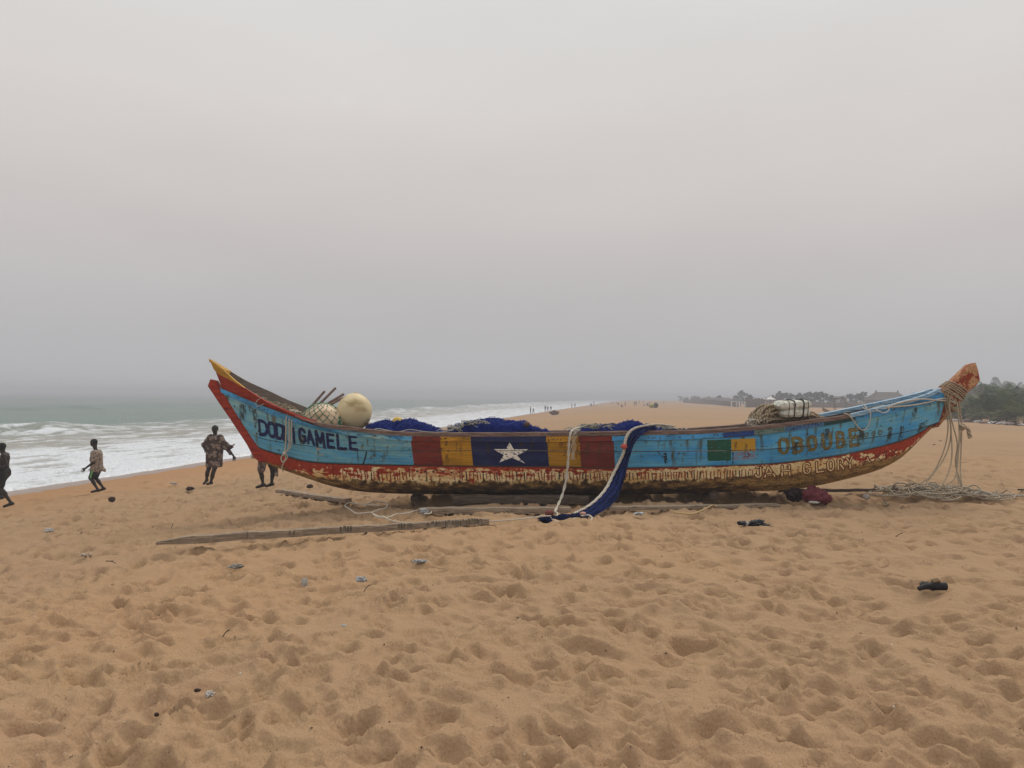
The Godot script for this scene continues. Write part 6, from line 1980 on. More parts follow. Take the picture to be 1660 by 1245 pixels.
func people() -> void:
	make_hand()
	make_head()
	var black := paint(lin(0.014, 0.015, 0.014), 0.8)

	# runner in the long printed tunic, coming towards the camera
	var at: Vector3 = Vector3(-7.834, -0.785, -20.295)
	var o := thing("person", "person running in a long brown tunic printed with pale rings, one sleeve flying", "person", on_sand(at))
	var j: Dictionary = {"head": Vector3(0.035, 1.439, 0.02), "sl": Vector3(-0.093, 1.227, 0), "sr": Vector3(0.171, 1.227, 0), "el": Vector3(-0.252, 0.97, 0), "wl": Vector3(-0.15, 0.904, 0.19), "fl": Vector3(-0.062, 0.896, 0.3), "er": Vector3(0.37, 0.931, -0.03), "wr": Vector3(0.529, 0.74, 0), "fr": Vector3(0.564, 0.631, 0.02), "hl": Vector3(-0.044, 0.631, 0), "hr": Vector3(0.111, 0.631, 0), "kl": Vector3(-0.111, 0.296, 0.1), "al": Vector3(-0.22, 0.085, -0.14), "tl": Vector3(-0.245, -0.004, -0.03), "kr": Vector3(0.044, 0.275, 0.13), "ar": Vector3(-0.03, 0.046, 0.05), "tr": Vector3(-0.065, 0.014, 0.2)}
	j.face = Vector3(0.05, 0.1, 0)
	put("body", body(j, 0.93, 0.013), skin_mat(), o)
	cloth("tunic", [[Vector3(-0.071, 1.186, 0), Vector3(-0.065, 0.49, 0.02), 0.105, 0.125], [Vector3(0.159, 1.186, 0), Vector3(0.123, 0.455, 0.02), 0.105, 0.12], [Vector3(-0.097, 1.216, 0), Vector3(0.176, 1.216, 0), 0.075, 0.075], [Vector3(0.037, 1.142, 0), Vector3(0.03, 0.543, 0.02), 0.12, 0.14], [Vector3(-0.106, 1.204, 0), Vector3(-0.229, 1.019, 0), 0.072, 0.082], [Vector3(0.176, 1.204, 0), Vector3(0.344, 0.966, -0.02), 0.074, 0.088], [Vector3(0.326, 0.966, -0.02), Vector3(0.485, 0.966, -0.04), 0.075, 0.035], [Vector3(0.397, 0.948, -0.04), Vector3(0.541, 1.051, -0.06), 0.045, 0.012], [Vector3(0.344, 0.931, -0.02), Vector3(0.446, 0.807, -0.01), 0.05, 0.045]], 0.014, 0.03, [Plane(Vector3(0.02, -1, 0).normalized(), -0.446)], print_cloth(), o, 0.014)

	# boy in profile with the striped shorts
	at = Vector3(-11.189, -1.123, -20.722)
	o = thing("person", "boy stepping left in a pale printed shirt and black shorts with a green stripe", "person", on_sand(at))
	j = {"head": Vector3(-0.029, 1.334, 0), "sl": Vector3(0.056, 1.071, 0.14), "sr": Vector3(0.041, 1.071, -0.14), "el": Vector3(0.07, 0.812, 0.19), "wl": Vector3(-0.167, 0.65, 0.13), "fl": Vector3(-0.263, 0.563, 0.1), "er": Vector3(0.034, 0.797, -0.18), "wr": Vector3(-0.101, 0.662, -0.12), "fr": Vector3(-0.164, 0.581, -0.1), "hl": Vector3(0.043, 0.563, 0.075), "hr": Vector3(0.043, 0.563, -0.075), "kl": Vector3(-0.041, 0.38, 0.09), "al": Vector3(0.16, 0.081, 0.09), "tl": Vector3(-0.002, 0.02, 0.1), "kr": Vector3(-0.002, 0.373, -0.08), "ar": Vector3(0.214, 0.099, -0.09), "tr": Vector3(0.07, 0.023, -0.09)}
	j.face = Vector3(0.1, -PI / 2, 0)
	put("body", body(j, 0.88, 0.013), skin_mat(), o)
	mats.pale_print = print_cloth().duplicate()
	mats.pale_print.albedo_texture = pale_cloth()
	mats.pale_print.albedo_color = Color(1.0, 0.98, 0.96)
	mats.pale_print.uv1_scale = Vector3.ONE * 3.0
	cloth("shirt", [[Vector3(0.049, 1.058, 0.14), Vector3(0.041, 1.058, -0.14), 0.07, 0.07], [Vector3(0.043, 1.031, 0.07), Vector3(0.049, 0.608, 0.07), 0.1, 0.105], [Vector3(0.052, 1.031, -0.07), Vector3(0.052, 0.608, -0.07), 0.1, 0.105], [Vector3(0.106, 1.013, 0), Vector3(0.124, 0.635, 0), 0.1, 0.1], [Vector3(0.124, 0.707, 0.03), Vector3(0.259, 0.59, 0.02), 0.07, 0.035], [Vector3(0.124, 0.707, -0.05), Vector3(0.241, 0.581, -0.07), 0.06, 0.035], [Vector3(0.059, 1.058, 0.15), Vector3(0.052, 0.887, 0.18), 0.07, 0.075], [Vector3(0.041, 1.058, -0.15), Vector3(0.034, 0.887, -0.18), 0.07, 0.075]], 0.014, 0.03, [Plane(Vector3(-0.05, -1, 0).normalized(), -0.545)], mats.pale_print, o)
	cloth("shorts", [[Vector3(0.043, 0.581, 0.075), Vector3(-0.029, 0.401, 0.09), 0.095, 0.072], [Vector3(0.043, 0.581, -0.075), Vector3(0.002, 0.401, -0.08), 0.095, 0.072], [Vector3(0.043, 0.581, 0.06), Vector3(0.043, 0.581, -0.06), 0.1, 0.1]], 0.013, 0.02, [], black, o, 0.004)
	var g := Geo.new()
	g.tube(smooth_path([Vector3(0.043, 0.59, 0.168), Vector3(0.027, 0.527, 0.168), Vector3(0.005, 0.464, 0.162), Vector3(-0.009, 0.401, 0.155)], 4), 0.02, 0.02, 6)
	put("green_stripe", g, paint(lin(0.16, 0.42, 0.12), 0.8), o)

	# bare-chested boy at the edge of the view
	at = Vector3(-11.634, -1.125, -18.037)
	o = thing("person", "bare chested boy in black shorts striding left along the wet sand", "person", on_sand(at))
	j = {"head": Vector3(-0.291, 1.385, 0), "sl": Vector3(-0.16, 1.191, 0.13), "sr": Vector3(-0.254, 1.191, -0.15), "el": Vector3(-0.05, 0.943, 0.14), "wl": Vector3(-0.233, 0.904, 0.22), "fl": Vector3(-0.335, 0.904, 0.24), "er": Vector3(-0.398, 0.99, -0.24), "wr": Vector3(-0.508, 1.1, -0.2), "fr": Vector3(-0.555, 1.178, -0.18), "hl": Vector3(-0.213, 0.74, 0.085), "hr": Vector3(-0.226, 0.74, -0.085), "kl": Vector3(-0.213, 0.426, 0.1), "al": Vector3(0.038, 0.094, 0.1), "tl": Vector3(-0.116, 0.016, 0.12), "kr": Vector3(-0.398, 0.473, -0.09), "ar": Vector3(-0.32, 0.207, -0.1), "tr": Vector3(-0.461, 0.144, -0.1)}
	j.face = Vector3(0.0, -PI / 2, 0)
	put("body", body(j, 0.92, 0.013), skin_mat(), o)
	cloth("shorts", [[Vector3(-0.213, 0.763, 0.085), Vector3(-0.213, 0.505, 0.1), 0.105, 0.085], [Vector3(-0.226, 0.763, -0.085), Vector3(-0.359, 0.552, -0.09), 0.105, 0.085], [Vector3(-0.219, 0.818, 0.07), Vector3(-0.219, 0.818, -0.07), 0.105, 0.105]], 0.013, 0.02, [], black, o, 0.006)

	# the one who passes behind the bow: only legs show below the hull
	at = Vector3(-5.418, -0.497, -17.041)
	o = thing("person", "person walking behind the bow, bare legs and printed shorts below the hull", "person", on_sand(at))
	j = {"head": Vector3(-0.043, 1.313, 0), "sl": Vector3(0.024, 1.113, 0.14), "sr": Vector3(0.009, 1.113, -0.14), "el": Vector3(-0.102, 0.891, 0.17), "wl": Vector3(-0.203, 0.776, 0.14), "fl": Vector3(-0.235, 0.684, 0.12), "er": Vector3(0.09, 0.861, -0.18), "wr": Vector3(0.149, 0.684, -0.15), "fr": Vector3(0.164, 0.595, -0.15), "hl": Vector3(-0.036, 0.639, 0.08), "hr": Vector3(0.061, 0.639, -0.08), "kl": Vector3(-0.073, 0.336, 0.09), "al": Vector3(-0.021, 0.08, 0.09), "tl": Vector3(-0.158, 0.015, 0.1), "kr": Vector3(0.132, 0.343, -0.08), "ar": Vector3(0.114, 0.08, -0.08), "tr": Vector3(-0.006, 0.021, -0.08)}
	j.face = Vector3(0.0, -PI / 2, 0)
	put("body", body(j, 0.88, 0.013), skin_mat(), o)
	cloth("shorts", [[Vector3(-0.036, 0.654, 0.08), Vector3(-0.068, 0.403, 0.09), 0.1, 0.082], [Vector3(0.061, 0.654, -0.08), Vector3(0.112, 0.477, -0.08), 0.1, 0.08], [Vector3(0.009, 0.699, 0.07), Vector3(0.009, 0.699, -0.07), 0.105, 0.105]], 0.013, 0.02, [], print_cloth(), o, 0.008)
	cloth("shirt", [[Vector3(0.024, 1.098, 0.13), Vector3(0.009, 1.098, -0.13), 0.07, 0.07], [Vector3(0.016, 1.069, 0.05), Vector3(0.016, 0.713, 0.05), 0.11, 0.12], [Vector3(0.016, 1.069, -0.05), Vector3(0.016, 0.713, -0.05), 0.11, 0.12], [Vector3(0.075, 0.743, -0.05), Vector3(0.201, 0.491, -0.04), 0.08, 0.05], [Vector3(0.194, 0.506, -0.04), Vector3(0.238, 0.269, -0.04), 0.055, 0.035]], 0.013, 0.03, [], print_cloth(), o)
	small_figures()


# far off along the beach: a few pixels tall each
func small_figures() -> void:
	var stand := {"head": Vector3(0, 1.60, 0), "sl": Vector3(-0.17, 1.40, 0), "sr": Vector3(0.17, 1.40, 0), "el": Vector3(-0.23, 1.12, 0), "er": Vector3(0.23, 1.12, 0), "wl": Vector3(-0.24, 0.86, 0.06), "wr": Vector3(0.24, 0.86, 0.06), "hl": Vector3(-0.09, 0.90, 0), "hr": Vector3(0.09, 0.90, 0), "kl": Vector3(-0.10, 0.49, 0.03), "kr": Vector3(0.11, 0.49, 0), "al": Vector3(-0.11, 0.08, 0), "ar": Vector3(0.13, 0.08, -0.03), "tl": Vector3(-0.13, 0.03, 0.14), "tr": Vector3(0.16, 0.03, 0.12)}
	var stride := stand.duplicate()
	stride.merge({"kl": Vector3(-0.25, 0.50, 0.08), "al": Vector3(-0.30, 0.09, 0.08), "tl": Vector3(-0.44, 0.04, 0.08), "kr": Vector3(0.12, 0.50, -0.08), "ar": Vector3(0.32, 0.14, -0.08), "tr": Vector3(0.22, 0.04, -0.08), "el": Vector3(-0.20, 1.13, 0.12), "wl": Vector3(-0.32, 0.95, 0.14), "sl": Vector3(-0.06, 1.40, 0.16), "sr": Vector3(0.06, 1.40, -0.16), "er": Vector3(0.18, 1.14, -0.2)}, true)
	var bent := stand.duplicate()
	bent.merge({"head": Vector3(-0.62, 1.02, 0), "sl": Vector3(-0.46, 1.06, 0.16), "sr": Vector3(-0.46, 1.06, -0.16), "el": Vector3(-0.50, 0.76, 0.18), "er": Vector3(-0.50, 0.76, -0.18), "wl": Vector3(-0.56, 0.50, 0.1), "wr": Vector3(-0.56, 0.50, -0.1), "hl": Vector3(0, 0.90, 0.09), "hr": Vector3(0, 0.90, -0.09), "kl": Vector3(-0.04, 0.48, 0.1), "kr": Vector3(0.04, 0.48, -0.1), "al": Vector3(0, 0.08, 0.1), "ar": Vector3(0.06, 0.08, -0.1), "tl": Vector3(-0.14, 0.03, 0.1), "tr": Vector3(-0.08, 0.03, -0.1)}, true)
	var sit := stand.duplicate()
	sit.merge({"head": Vector3(0, 0.80, 0), "sl": Vector3(-0.17, 0.60, 0), "sr": Vector3(0.17, 0.60, 0), "el": Vector3(-0.24, 0.36, 0.08), "er": Vector3(0.24, 0.36, 0.08), "wl": Vector3(-0.12, 0.34, 0.3), "wr": Vector3(0.12, 0.34, 0.3), "hl": Vector3(-0.10, 0.11, 0), "hr": Vector3(0.10, 0.11, 0), "kl": Vector3(-0.14, 0.42, 0.32), "kr": Vector3(0.14, 0.42, 0.32), "al": Vector3(-0.13, 0.06, 0.46), "ar": Vector3(0.13, 0.06, 0.46), "tl": Vector3(-0.14, 0.03, 0.6), "tr": Vector3(0.14, 0.03, 0.6)}, true)
	var shapes := {}
	for q in [["stand", stand, 1.68], ["stride", stride, 1.68], ["bent", bent, 1.15], ["sit", sit, 0.90]]:
		shapes[q[0]] = [body(q[1], 1.0, 0.03, Color.WHITE, false), q[2]]
	var made := {}
	for q in [
		[Vector3(3.617, -1.667, -147.645), 11.5, "stand", Color(0.03, 0.03, 0.05), "tall dark figure standing by the surf, leftmost of the far people"],
		[Vector3(4.007, -1.548, -142.58), 9.5, "stride", Color(0.05, 0.05, 0.07), "small figure walking just right of the leftmost far figure"],
		[Vector3(7.195, -1.583, -164.721), 10.5, "stand", Color(0.06, 0.05, 0.06), "left and tallest of the three far figures above the brown lump"],
		[Vector3(7.765, -1.542, -165.657), 9.0, "stand", Color(0.10, 0.09, 0.10), "middle of the three far figures above the brown lump"],
		[Vector3(8.401, -1.471, -165.132), 9.0, "stride", Color(0.07, 0.06, 0.07), "right of the three far figures above the brown lump"],
		[Vector3(16.794, -1.433, -215.18), 7.2, "stand", Color(0.06, 0.06, 0.07), "left of two far figures standing near the end of the surf"],
		[Vector3(17.819, -1.363, -217.184), 7.2, "stride", Color(0.09, 0.09, 0.11), "right of two far figures standing near the end of the surf"],
		[Vector3(23.809, -0.998, -231.52), 5.0, "sit", Color(0.02, 0.02, 0.04), "dark figure sitting on the beach crest beside one in white"],
		[Vector3(25.417, -0.954, -238.803), 7.5, "stand", Color(0.55, 0.55, 0.58), "figure in white standing on the beach crest"],
		[Vector3(28.753, -0.332, -219.766), 4.2, "stand", Color(0.08, 0.08, 0.08), "tiny lone figure far off between the two groups on the crest"],
		[Vector3(22.196, -0.096, -159.844), 5.5, "bent", Color(0.13, 0.07, 0.05), "figure bending over at the left of the far group"],
		[Vector3(19.894, -0.054, -139.627), 5.0, "sit", Color(0.16, 0.09, 0.14), "figure in purple sitting in the middle of the far group"],
		[Vector3(23.73, -0.041, -161.139), 6.5, "stride", Color(0.12, 0.06, 0.05), "figure walking at the right of the far group"],
		[Vector3(26.029, -0.009, -163.014), 7.0, "stand", Color(0.12, 0.12, 0.14), "left of a close pair of far figures beside the yellow heap"],
		[Vector3(26.344, -0.007, -163.188), 7.4, "stand", Color(0.20, 0.17, 0.16), "right of a close pair of far figures beside the yellow heap"],
		[Vector3(37.423, -0.003, -226.463), 5.6, "stride", Color(0.12, 0.12, 0.13), "faint figure walking beyond the close pair"],
		[Vector3(43.073, -0.001, -251.524), 4.4, "stand", Color(0.15, 0.14, 0.14), "faintest standing figure above the white seated one"],
		[Vector3(27.832, -0.002, -162.111), 3.6, "sit", Color(0.55, 0.56, 0.60), "figure in white sitting low left of the yellow heap"],
		[Vector3(29.084, -0.001, -165.547), 5.0, "sit", Color(0.10, 0.11, 0.18), "figure in blue sitting between the white one and the yellow heap"],
		[Vector3(37.04, 0, -207.452), 4.4, "stand", Color(0.09, 0.09, 0.10), "small dark figure standing just behind the yellow heap"],
		[Vector3(44.084, 0, -223.459), 4.6, "stand", Color(0.30, 0.16, 0.12), "small reddish figure alone to the right of the yellow heap"]]:
		var at: Vector3 = q[0]
		var key: String = q[2] + str(q[3])
		if not made.has(key):
			var g := Geo.new()
			g.append(shapes[q[2]][0], Transform3D())
			var tall: float = shapes[q[2]][1]
			for i in g.v.size():
				var f := g.v[i].y / tall
				g.c[i] = SKIN if f > 0.84 or f < 0.26 or absf(g.v[i].x) > 0.23 else (q[3] * 0.6 if f < 0.52 else q[3])
			made[key] = g
		var o := put("person", made[key], skin_mat())
		o.position = Vector3(at.x, base_height(at.x, at.z), at.z)
		o.scale = Vector3.ONE * (q[1] * -at.z / 1248.6 / shapes[q[2]][1])
		o.rotation.y = [0.0, 2.6, 0.7, -1.2][int(absf(at.x * 13.0)) % 4]
		tag(o, q[4], "person", "people far along the beach")

# ---------- beyond the boat ----------
func leaf_crown(g: Geo, at: Vector3, r: Vector3, clumps: int, per: int, leaf: float) -> void:
	for k in clumps:
		var d := Vector3(rng.randf_range(-1, 1), rng.randf_range(-0.8, 1), rng.randf_range(-1, 1))
		if d.length() > 1.0: d = d.normalized() * rng.randf_range(0.75, 1.0)
		var c := at + d * r
		var cr := rng.randf_range(0.16, 0.30) * r.x
		var tone := rng.randf_range(0.7, 1.25)
		for i in per:
			var p := c + Vector3(rng.randfn(), rng.randfn() * 0.75, rng.randfn()) * cr * 0.55
			var a := Vector3(rng.randf_range(-1, 1), rng.randf_range(-0.6, 0.6), rng.randf_range(-1, 1)).normalized() * leaf * rng.randf_range(0.6, 1.3)
			var b := a.cross(Vector3(rng.randf_range(-1, 1), 1, rng.randf_range(-1, 1))).normalized() * leaf * 0.45
			g.col = Color(0.052, 0.070, 0.040) * tone * rng.randf_range(0.85, 1.15)
			g.quad(p - a * 0.5, p + b, p + a * 0.5, p - b)


func broad_tree(seed_: int) -> Node3D:
	rng.seed = seed_
	var o := thing("broadleaf_tree", "tree", "tree", Vector3.ZERO, "trees beyond the beach")
	var g := Geo.new()
	g.tube(smooth_path([Vector3.ZERO, Vector3(0.08, 0.9, 0), Vector3(0.02, 1.7, 0.05), Vector3(0.1, 2.6, 0)], 4), 0.17, 0.08, 7)
	for k in 5:
		var a := TAU * k / 5.0 + rng.randf()
		var p0 := Vector3(0.04, rng.randf_range(1.1, 2.0), 0)
		g.tube(smooth_path([p0, p0 + Vector3(cos(a) * 0.5, 0.5, sin(a) * 0.5), p0 + Vector3(cos(a) * 1.1, rng.randf_range(0.8, 1.4), sin(a) * 1.1)], 3), 0.07, 0.03, 5)
	put("trunk", g, mats.bark, o)
	g = Geo.new()
	for k in 6:
		var a := TAU * k / 6.0 + rng.randf()
		leaf_crown(g, Vector3(cos(a) * rng.randf_range(0.5, 1.1), rng.randf_range(0.7, 3.2), sin(a) * rng.randf_range(0.5, 1.1)), Vector3(0.95, 0.75, 0.95) * rng.randf_range(0.8, 1.15), 9, 34, 0.36)
	tag(put("crown", g, mats.leaf, o), "", "", "", "stuff")
	return o


# one palm leaf: rachis along +x that rises and droops, leaflets on both sides
func frond(length: float, rise: float, droop: float, col: Color, seed_: int) -> ArrayMesh:
	rng.seed = seed_
	var g := Geo.new()
	var pts := PackedVector3Array()
	for i in 13:
		var t := i / 12.0
		pts.append(Vector3(length * t * (1.0 - 0.22 * droop * t * t), rise * t - droop * length * 0.75 * t * t, 0.02 * sin(t * 5.0)))
	g.col = Color(0.12, 0.11, 0.05)
	g.tube(pts, 0.022, 0.005, 4)
	var n := 26
	for i in n:
		var t := 0.14 + 0.86 * i / (n - 1)
		var f := t * 12.0
		var k := mini(int(f), 11)
		var p := pts[k].lerp(pts[k + 1], f - k)
		var fwd := (pts[k + 1] - pts[k]).normalized()
		for s in [-1.0, 1.0]:
			var l := length * 0.34 * sin(PI * (0.12 + 0.80 * t)) * rng.randf_range(0.8, 1.1)
			var d := (fwd * 0.75 + Vector3(0, rng.randf_range(-0.25, 0.18), s)).normalized()
			var e := p + d * l * 0.55
			var tip := p + d * l + Vector3(0, -l * rng.randf_range(0.25, 0.6), 0)
			var w := fwd * 0.024
			g.col = col * rng.randf_range(0.75, 1.25)
			g.quad(p - w * 0.6, e - w, e + w, p + w * 0.6)
			g.tri(e - w, tip, e + w)
	return g.mesh()


func palm(label: String, at: Vector3, trunk_h: float, size: float, count: int, kinds: Array, seed_: int, group: String, low := -0.15, high := 0.95) -> void:
	rng.seed = seed_
	var o := thing("palm_tree", label, "palm tree", at, group)
	o.rotation.y = rng.randf() * TAU
	var g := Geo.new()
	var top := Vector3(rng.randf_range(-0.12, 0.12) * trunk_h, trunk_h, rng.randf_range(-0.1, 0.1) * trunk_h)
	g.tube(smooth_path([Vector3(0, -0.1, 0), top * 0.5 + Vector3(0.05, 0, 0), top], 4), 0.13, 0.08, 7)
	put("trunk", g, mats.bark, o)
	for k in count:
		var f := MeshInstance3D.new()
		f.mesh = mats.fronds[kinds[k % kinds.size()]]
		f.material_override = mats.leaf
		named(f, "frond", o)
		f.position = top
		f.rotation = Vector3(rng.randf_range(-0.3, 0.3), TAU * k / count + rng.randf_range(-0.3, 0.3), rng.randf_range(low, high) if k % 3 else rng.randf_range(high - 0.25, high + 0.4))
		f.scale = Vector3.ONE * size * rng.randf_range(0.8, 1.12)


func fence(label: String, a: Vector3, b: Vector3, high: float, pieces: int, m: Material, ragged := 0.12) -> void:
	var o := thing("palm_fence", label, "fence", a)
	var d := (b - a) / pieces
	var zz := d.cross(Vector3.UP).normalized()
	for k in pieces:
		var rings := []
		for i in 11:
			var p := d * (k + (i + (0.04 if i == 0 else 0.0)) * 0.0985)
			var h := high * (1.0 + ragged * n_mid.get_noise_2d(p.x * 1.7 + k * 3.0, p.z * 1.7)) * (1.0 + 0.08 * sin(k * 2.3))
			var w := zz * (0.05 + 0.03 * n_mid.get_noise_2d(p.x * 6.0, i * 3.0))
			rings.append([p + Vector3(0, h, 0) + w, p - Vector3(0, 0.1, 0) + w, p - Vector3(0, 0.1, 0) - w, p + Vector3(0, h, 0) - w])
		var g := Geo.new()
		g.loft(rings, [])
		put("fence_panel", g, m, o)
	for k in pieces + 1:
		var g := Geo.new()
		g.tube(PackedVector3Array([d * k - Vector3(0, 0.1, 0), d * k + Vector3(0.03, high * 1.08, 0)]), 0.06, 0.05, 5)
		put("fence_post", g, mats.dark_wood, o)


# gable or hip roofed house with thatch; hip 0 = gable, 1 = pyramid
func house(called: String, label: String, at: Vector3, wide: float, deep: float, wall_h: float, roof_h: float, hip: float, turn := 0.0, knobs := false) -> void:
	var o := thing(called, label, "house", at)
	o.rotation.y = turn
	var g := Geo.new()
	g.box(Transform3D(Basis(), Vector3(0, wall_h * 0.5 - 0.1, 0)), Vector3(wide, wall_h + 0.2, deep))
	put("wall", g, mats.far_wall, o)
	g = Geo.new()
	var ow := wide * 0.5 + 0.6
	var od := deep * 0.5 + 0.6
	var rx := (wide * 0.5) * (1.0 - hip)
	var y0 := wall_h - 0.25
	var rings := []
	# sagging thatch: rows from eaves to ridge
	var rows := 6
	for i in rows + 1:
		var t := float(i) / rows
		var s := pow(t, 1.15)
		var hx := lerpf(ow, rx, t)
		var hz := lerpf(od, 0.08, t)
		rings.append([Vector3(-hx, y0 + roof_h * s, hz), Vector3(hx, y0 + roof_h * s, hz), Vector3(hx, y0 + roof_h * s, -hz), Vector3(-hx, y0 + roof_h * s, -hz)])
	for i in rows:
		for q in 4:
			var r := (q + 1) % 4
			g.quad(rings[i][q], rings[i + 1][q], rings[i + 1][r], rings[i][r])
	g.quad(rings[rows][0], rings[rows][3], rings[rows][2], rings[rows][1])
	g.quad(rings[0][0], rings[0][1], rings[0][2], rings[0][3])
	var roof := put("roof", g, mats.thatch, o)
	if knobs:
		for s in [-1.0, 1.0]:
			g = Geo.new()
			g.tube(PackedVector3Array([Vector3(rx * s, y0 + roof_h - 0.1, 0), Vector3(rx * s, y0 + roof_h + 0.45, 0)]), 0.22, 0.12, 6)
			put("ridge_knob", g, mats.thatch, roof)
	g = Geo.new()
	g.box(Transform3D(Basis(), Vector3(-wide * 0.2, wall_h * 0.42, deep * 0.5 + 0.01)), Vector3(0.95, wall_h * 0.84, 0.06))
	put("door", g, mats.dark_wood, o)


func far_things() -> void:
	mats.bark = wood(lin(0.10, 0.08, 0.06), lin(0.20, 0.165, 0.125), 1.0)
	mats.leaf = paint(Color.WHITE, 0.75)
	mats.leaf.vertex_color_use_as_albedo = true
	mats.leaf.backlight_enabled = true
	mats.leaf.backlight = Color(0.25, 0.25, 0.15)
	mats.thatch = wood(lin(0.085, 0.07, 0.062), lin(0.16, 0.135, 0.12), 1.0, 0.95, 15)
	mats.far_wall = wood(lin(0.13, 0.105, 0.09), lin(0.22, 0.18, 0.155), 0.8, 0.95, 16)
	mats.fence_cane = wood(lin(0.12, 0.095, 0.08), lin(0.23, 0.185, 0.15), 0.8, 0.95, 17)
	# palms
	mats.fronds = [frond(1.9, 0.9, 0.55, Color(0.105, 0.135, 0.040), 501), frond(1.8, 0.7, 0.75, Color(0.135, 0.145, 0.050), 502), frond(1.5, 0.2, 0.85, Color(0.22, 0.165, 0.085), 503), frond(2.0, 1.2, 0.45, Color(0.052, 0.085, 0.030), 504)]
	var young := "young palms along the back of the beach"
	for q in [
		[Vector3(40.366, 0, -70.07), 0.12, 0.85, [0, 2, 1], "low dusty palm just right of the hanging rope strands"],
		[Vector3(39.996, 0, -68.101), 0.15, 0.9, [1, 2, 0], "low brownish palm, second in the front row from the rope strands"],
		[Vector3(40.313, 0, -67.356), 0.2, 1.0, [0, 2, 1, 3], "low palm with dark middle fronds, third in the front row"],
		[Vector3(39.889, 0, -65.508), 0.15, 0.95, [2, 1, 0], "low palm with dry lower fronds left of the tall green one"],
		[Vector3(39.065, 0, -62.833), 0.6, 1.2, [3, 0, 3, 1], "tallest dark green palm of the front row"],
		[Vector3(39.367, 0, -62.198), 0.2, 1.0, [1, 2, 0], "dusty palm just right of the tallest front one"],
		[Vector3(38.999, 0, -60.619), 0.3, 1.1, [0, 2, 3, 1], "brown green palm near the right end of the front row"],
		[Vector3(38.649, 0, -59.119), 0.25, 1.05, [1, 0, 2], "broad palm, last but one of the front row"],
		[Vector3(38.376, 0, -57.712), 0.3, 1.1, [0, 2, 1], "palm at the right end of the front row, cut by the frame"]]:
		palm(q[4], on_sand(q[0]), q[1], q[2], 15, q[3], int(q[0].x * 1000.0), young)
	for q in [
		[Vector3(47.852, 0, -80.71), 0.9, 1.0, [0, 1, 2], "palm of the second row behind the low dusty ones"],
		[Vector3(48.305, 0, -78.608), 1.3, 1.15, [3, 0, 1], "dark palm of the second row, left of the tallest front palm"],
		[Vector3(48.99, 0, -76.723), 1.4, 1.15, [0, 3, 1], "dark palm of the second row, right of the tallest front palm"],
		[Vector3(49.227, 0, -74.752), 1.3, 1.15, [1, 0, 3], "palm of the second row at the right end"]]:
		palm(q[4], on_sand(q[0]), q[1], q[2], 14, q[3], int(q[0].x * 1000.0), young)
	for q in [
		[Vector3(66.117, 0, -108.159), 2.8, 1.1, [0, 3], "tall slender palm rising just right of the stern horn"],
		[Vector3(70.001, 0, -110.322), 3.05, 1.2, [3, 0], "tallest palm standing against the sky above the front row"],
		[Vector3(72.631, 0, -111.787), 2.7, 1.1, [0, 3], "tall palm right of the tallest one"],
		[Vector3(71.292, 0, -107.217), 2.6, 1.15, [3, 0], "tall palm cut by the right edge of the view"]]:
		palm(q[4], on_sand(q[0]), q[1], q[2], 12, q[3], int(q[0].x * 1000.0), "tall palms behind the young ones", -0.55, 0.55)
	# broadleaf trees
	var protos := [broad_tree(701), broad_tree(702), broad_tree(703)]
	var used := [false, false, false]
	var spots := [
		[Vector3(72.321, -0.098, -112), 0.74, "grey green tree between the two tallest palms"],
		[Vector3(72.879, -0.045, -110), 0.80, "grey green tree behind the palms at the right edge"],
		[Vector3(76.066, -0.079, -205), 0.95, "low tree beyond the white bundle, left end of the dark clump"],
		[Vector3(78.692, -0.046, -205), 1.10, "round tree second from the left in the dark clump"],
		[Vector3(82.009, -0.043, -208), 1.08, "tree in the middle of the dark clump beyond the bundle"],
		[Vector3(82.96, 0.007, -205), 1.05, "tree at the right end of the dark clump beyond the bundle"],
		[Vector3(73.233, -0.071, -215), 0.85, "hazy low tree right of the white tent"],
		[Vector3(84.929, 0.032, -205), 0.85, "low tree just left of the post frame"],
		[Vector3(95.35, -0.056, -222), 0.8, "hazy low tree behind the pale grey wall"],
		[Vector3(94.943, -0.007, -205), 0.85, "low tree touching the left slope of the large roof"],
		[Vector3(78.982, -0.119, -225), 1.15, "hazy tree left of the dark clump, above the rope coil"],
		[Vector3(79.341, -0.143, -220), 0.95, "hazy small tree just left of the dark clump"],
		[Vector3(94.754, -0.06, -215), 1.02, "tree right of the grey post frame"],
		[Vector3(95.072, 0.01, -210), 1.12, "round tree between the post frame and the large roof"],
		[Vector3(75.144, -0.168, -250), 1.22, "hazy pointed tree above the left huts"],
		[Vector3(72.942, -0.095, -250), 0.85, "hazy low tree left of the pointed one"],
		[Vector3(75.996, -0.201, -245), 0.88, "hazy low tree right of the pointed one"],
		[Vector3(72.506, -0.093, -270), 0.80, "faint tree behind the long hut roof"],
		[Vector3(98.645, 0.243, -190), 1.05, "dark tree close right of the large roof"],
		[Vector3(98.864, 0.166, -185), 0.90, "dark tree behind the lashed stern"],
		[Vector3(98.323, -0.71, -420), 0.85, "faint far tree above the end of the fence"],
		[Vector3(100.685, -0.649, -460), 0.95, "very faint far tree left of the fence's end"],
		[Vector3(99.832, -0.683, -440), 0.75, "faint small tree between the two trees at the fence's end"],
		[Vector3(97.164, -0.556, -400), 0.8, "faint tree just above the leftmost pointed hut"],
		[Vector3(96.871, -0.543, -380), 0.85, "faint tree right of the leftmost pointed hut"]]
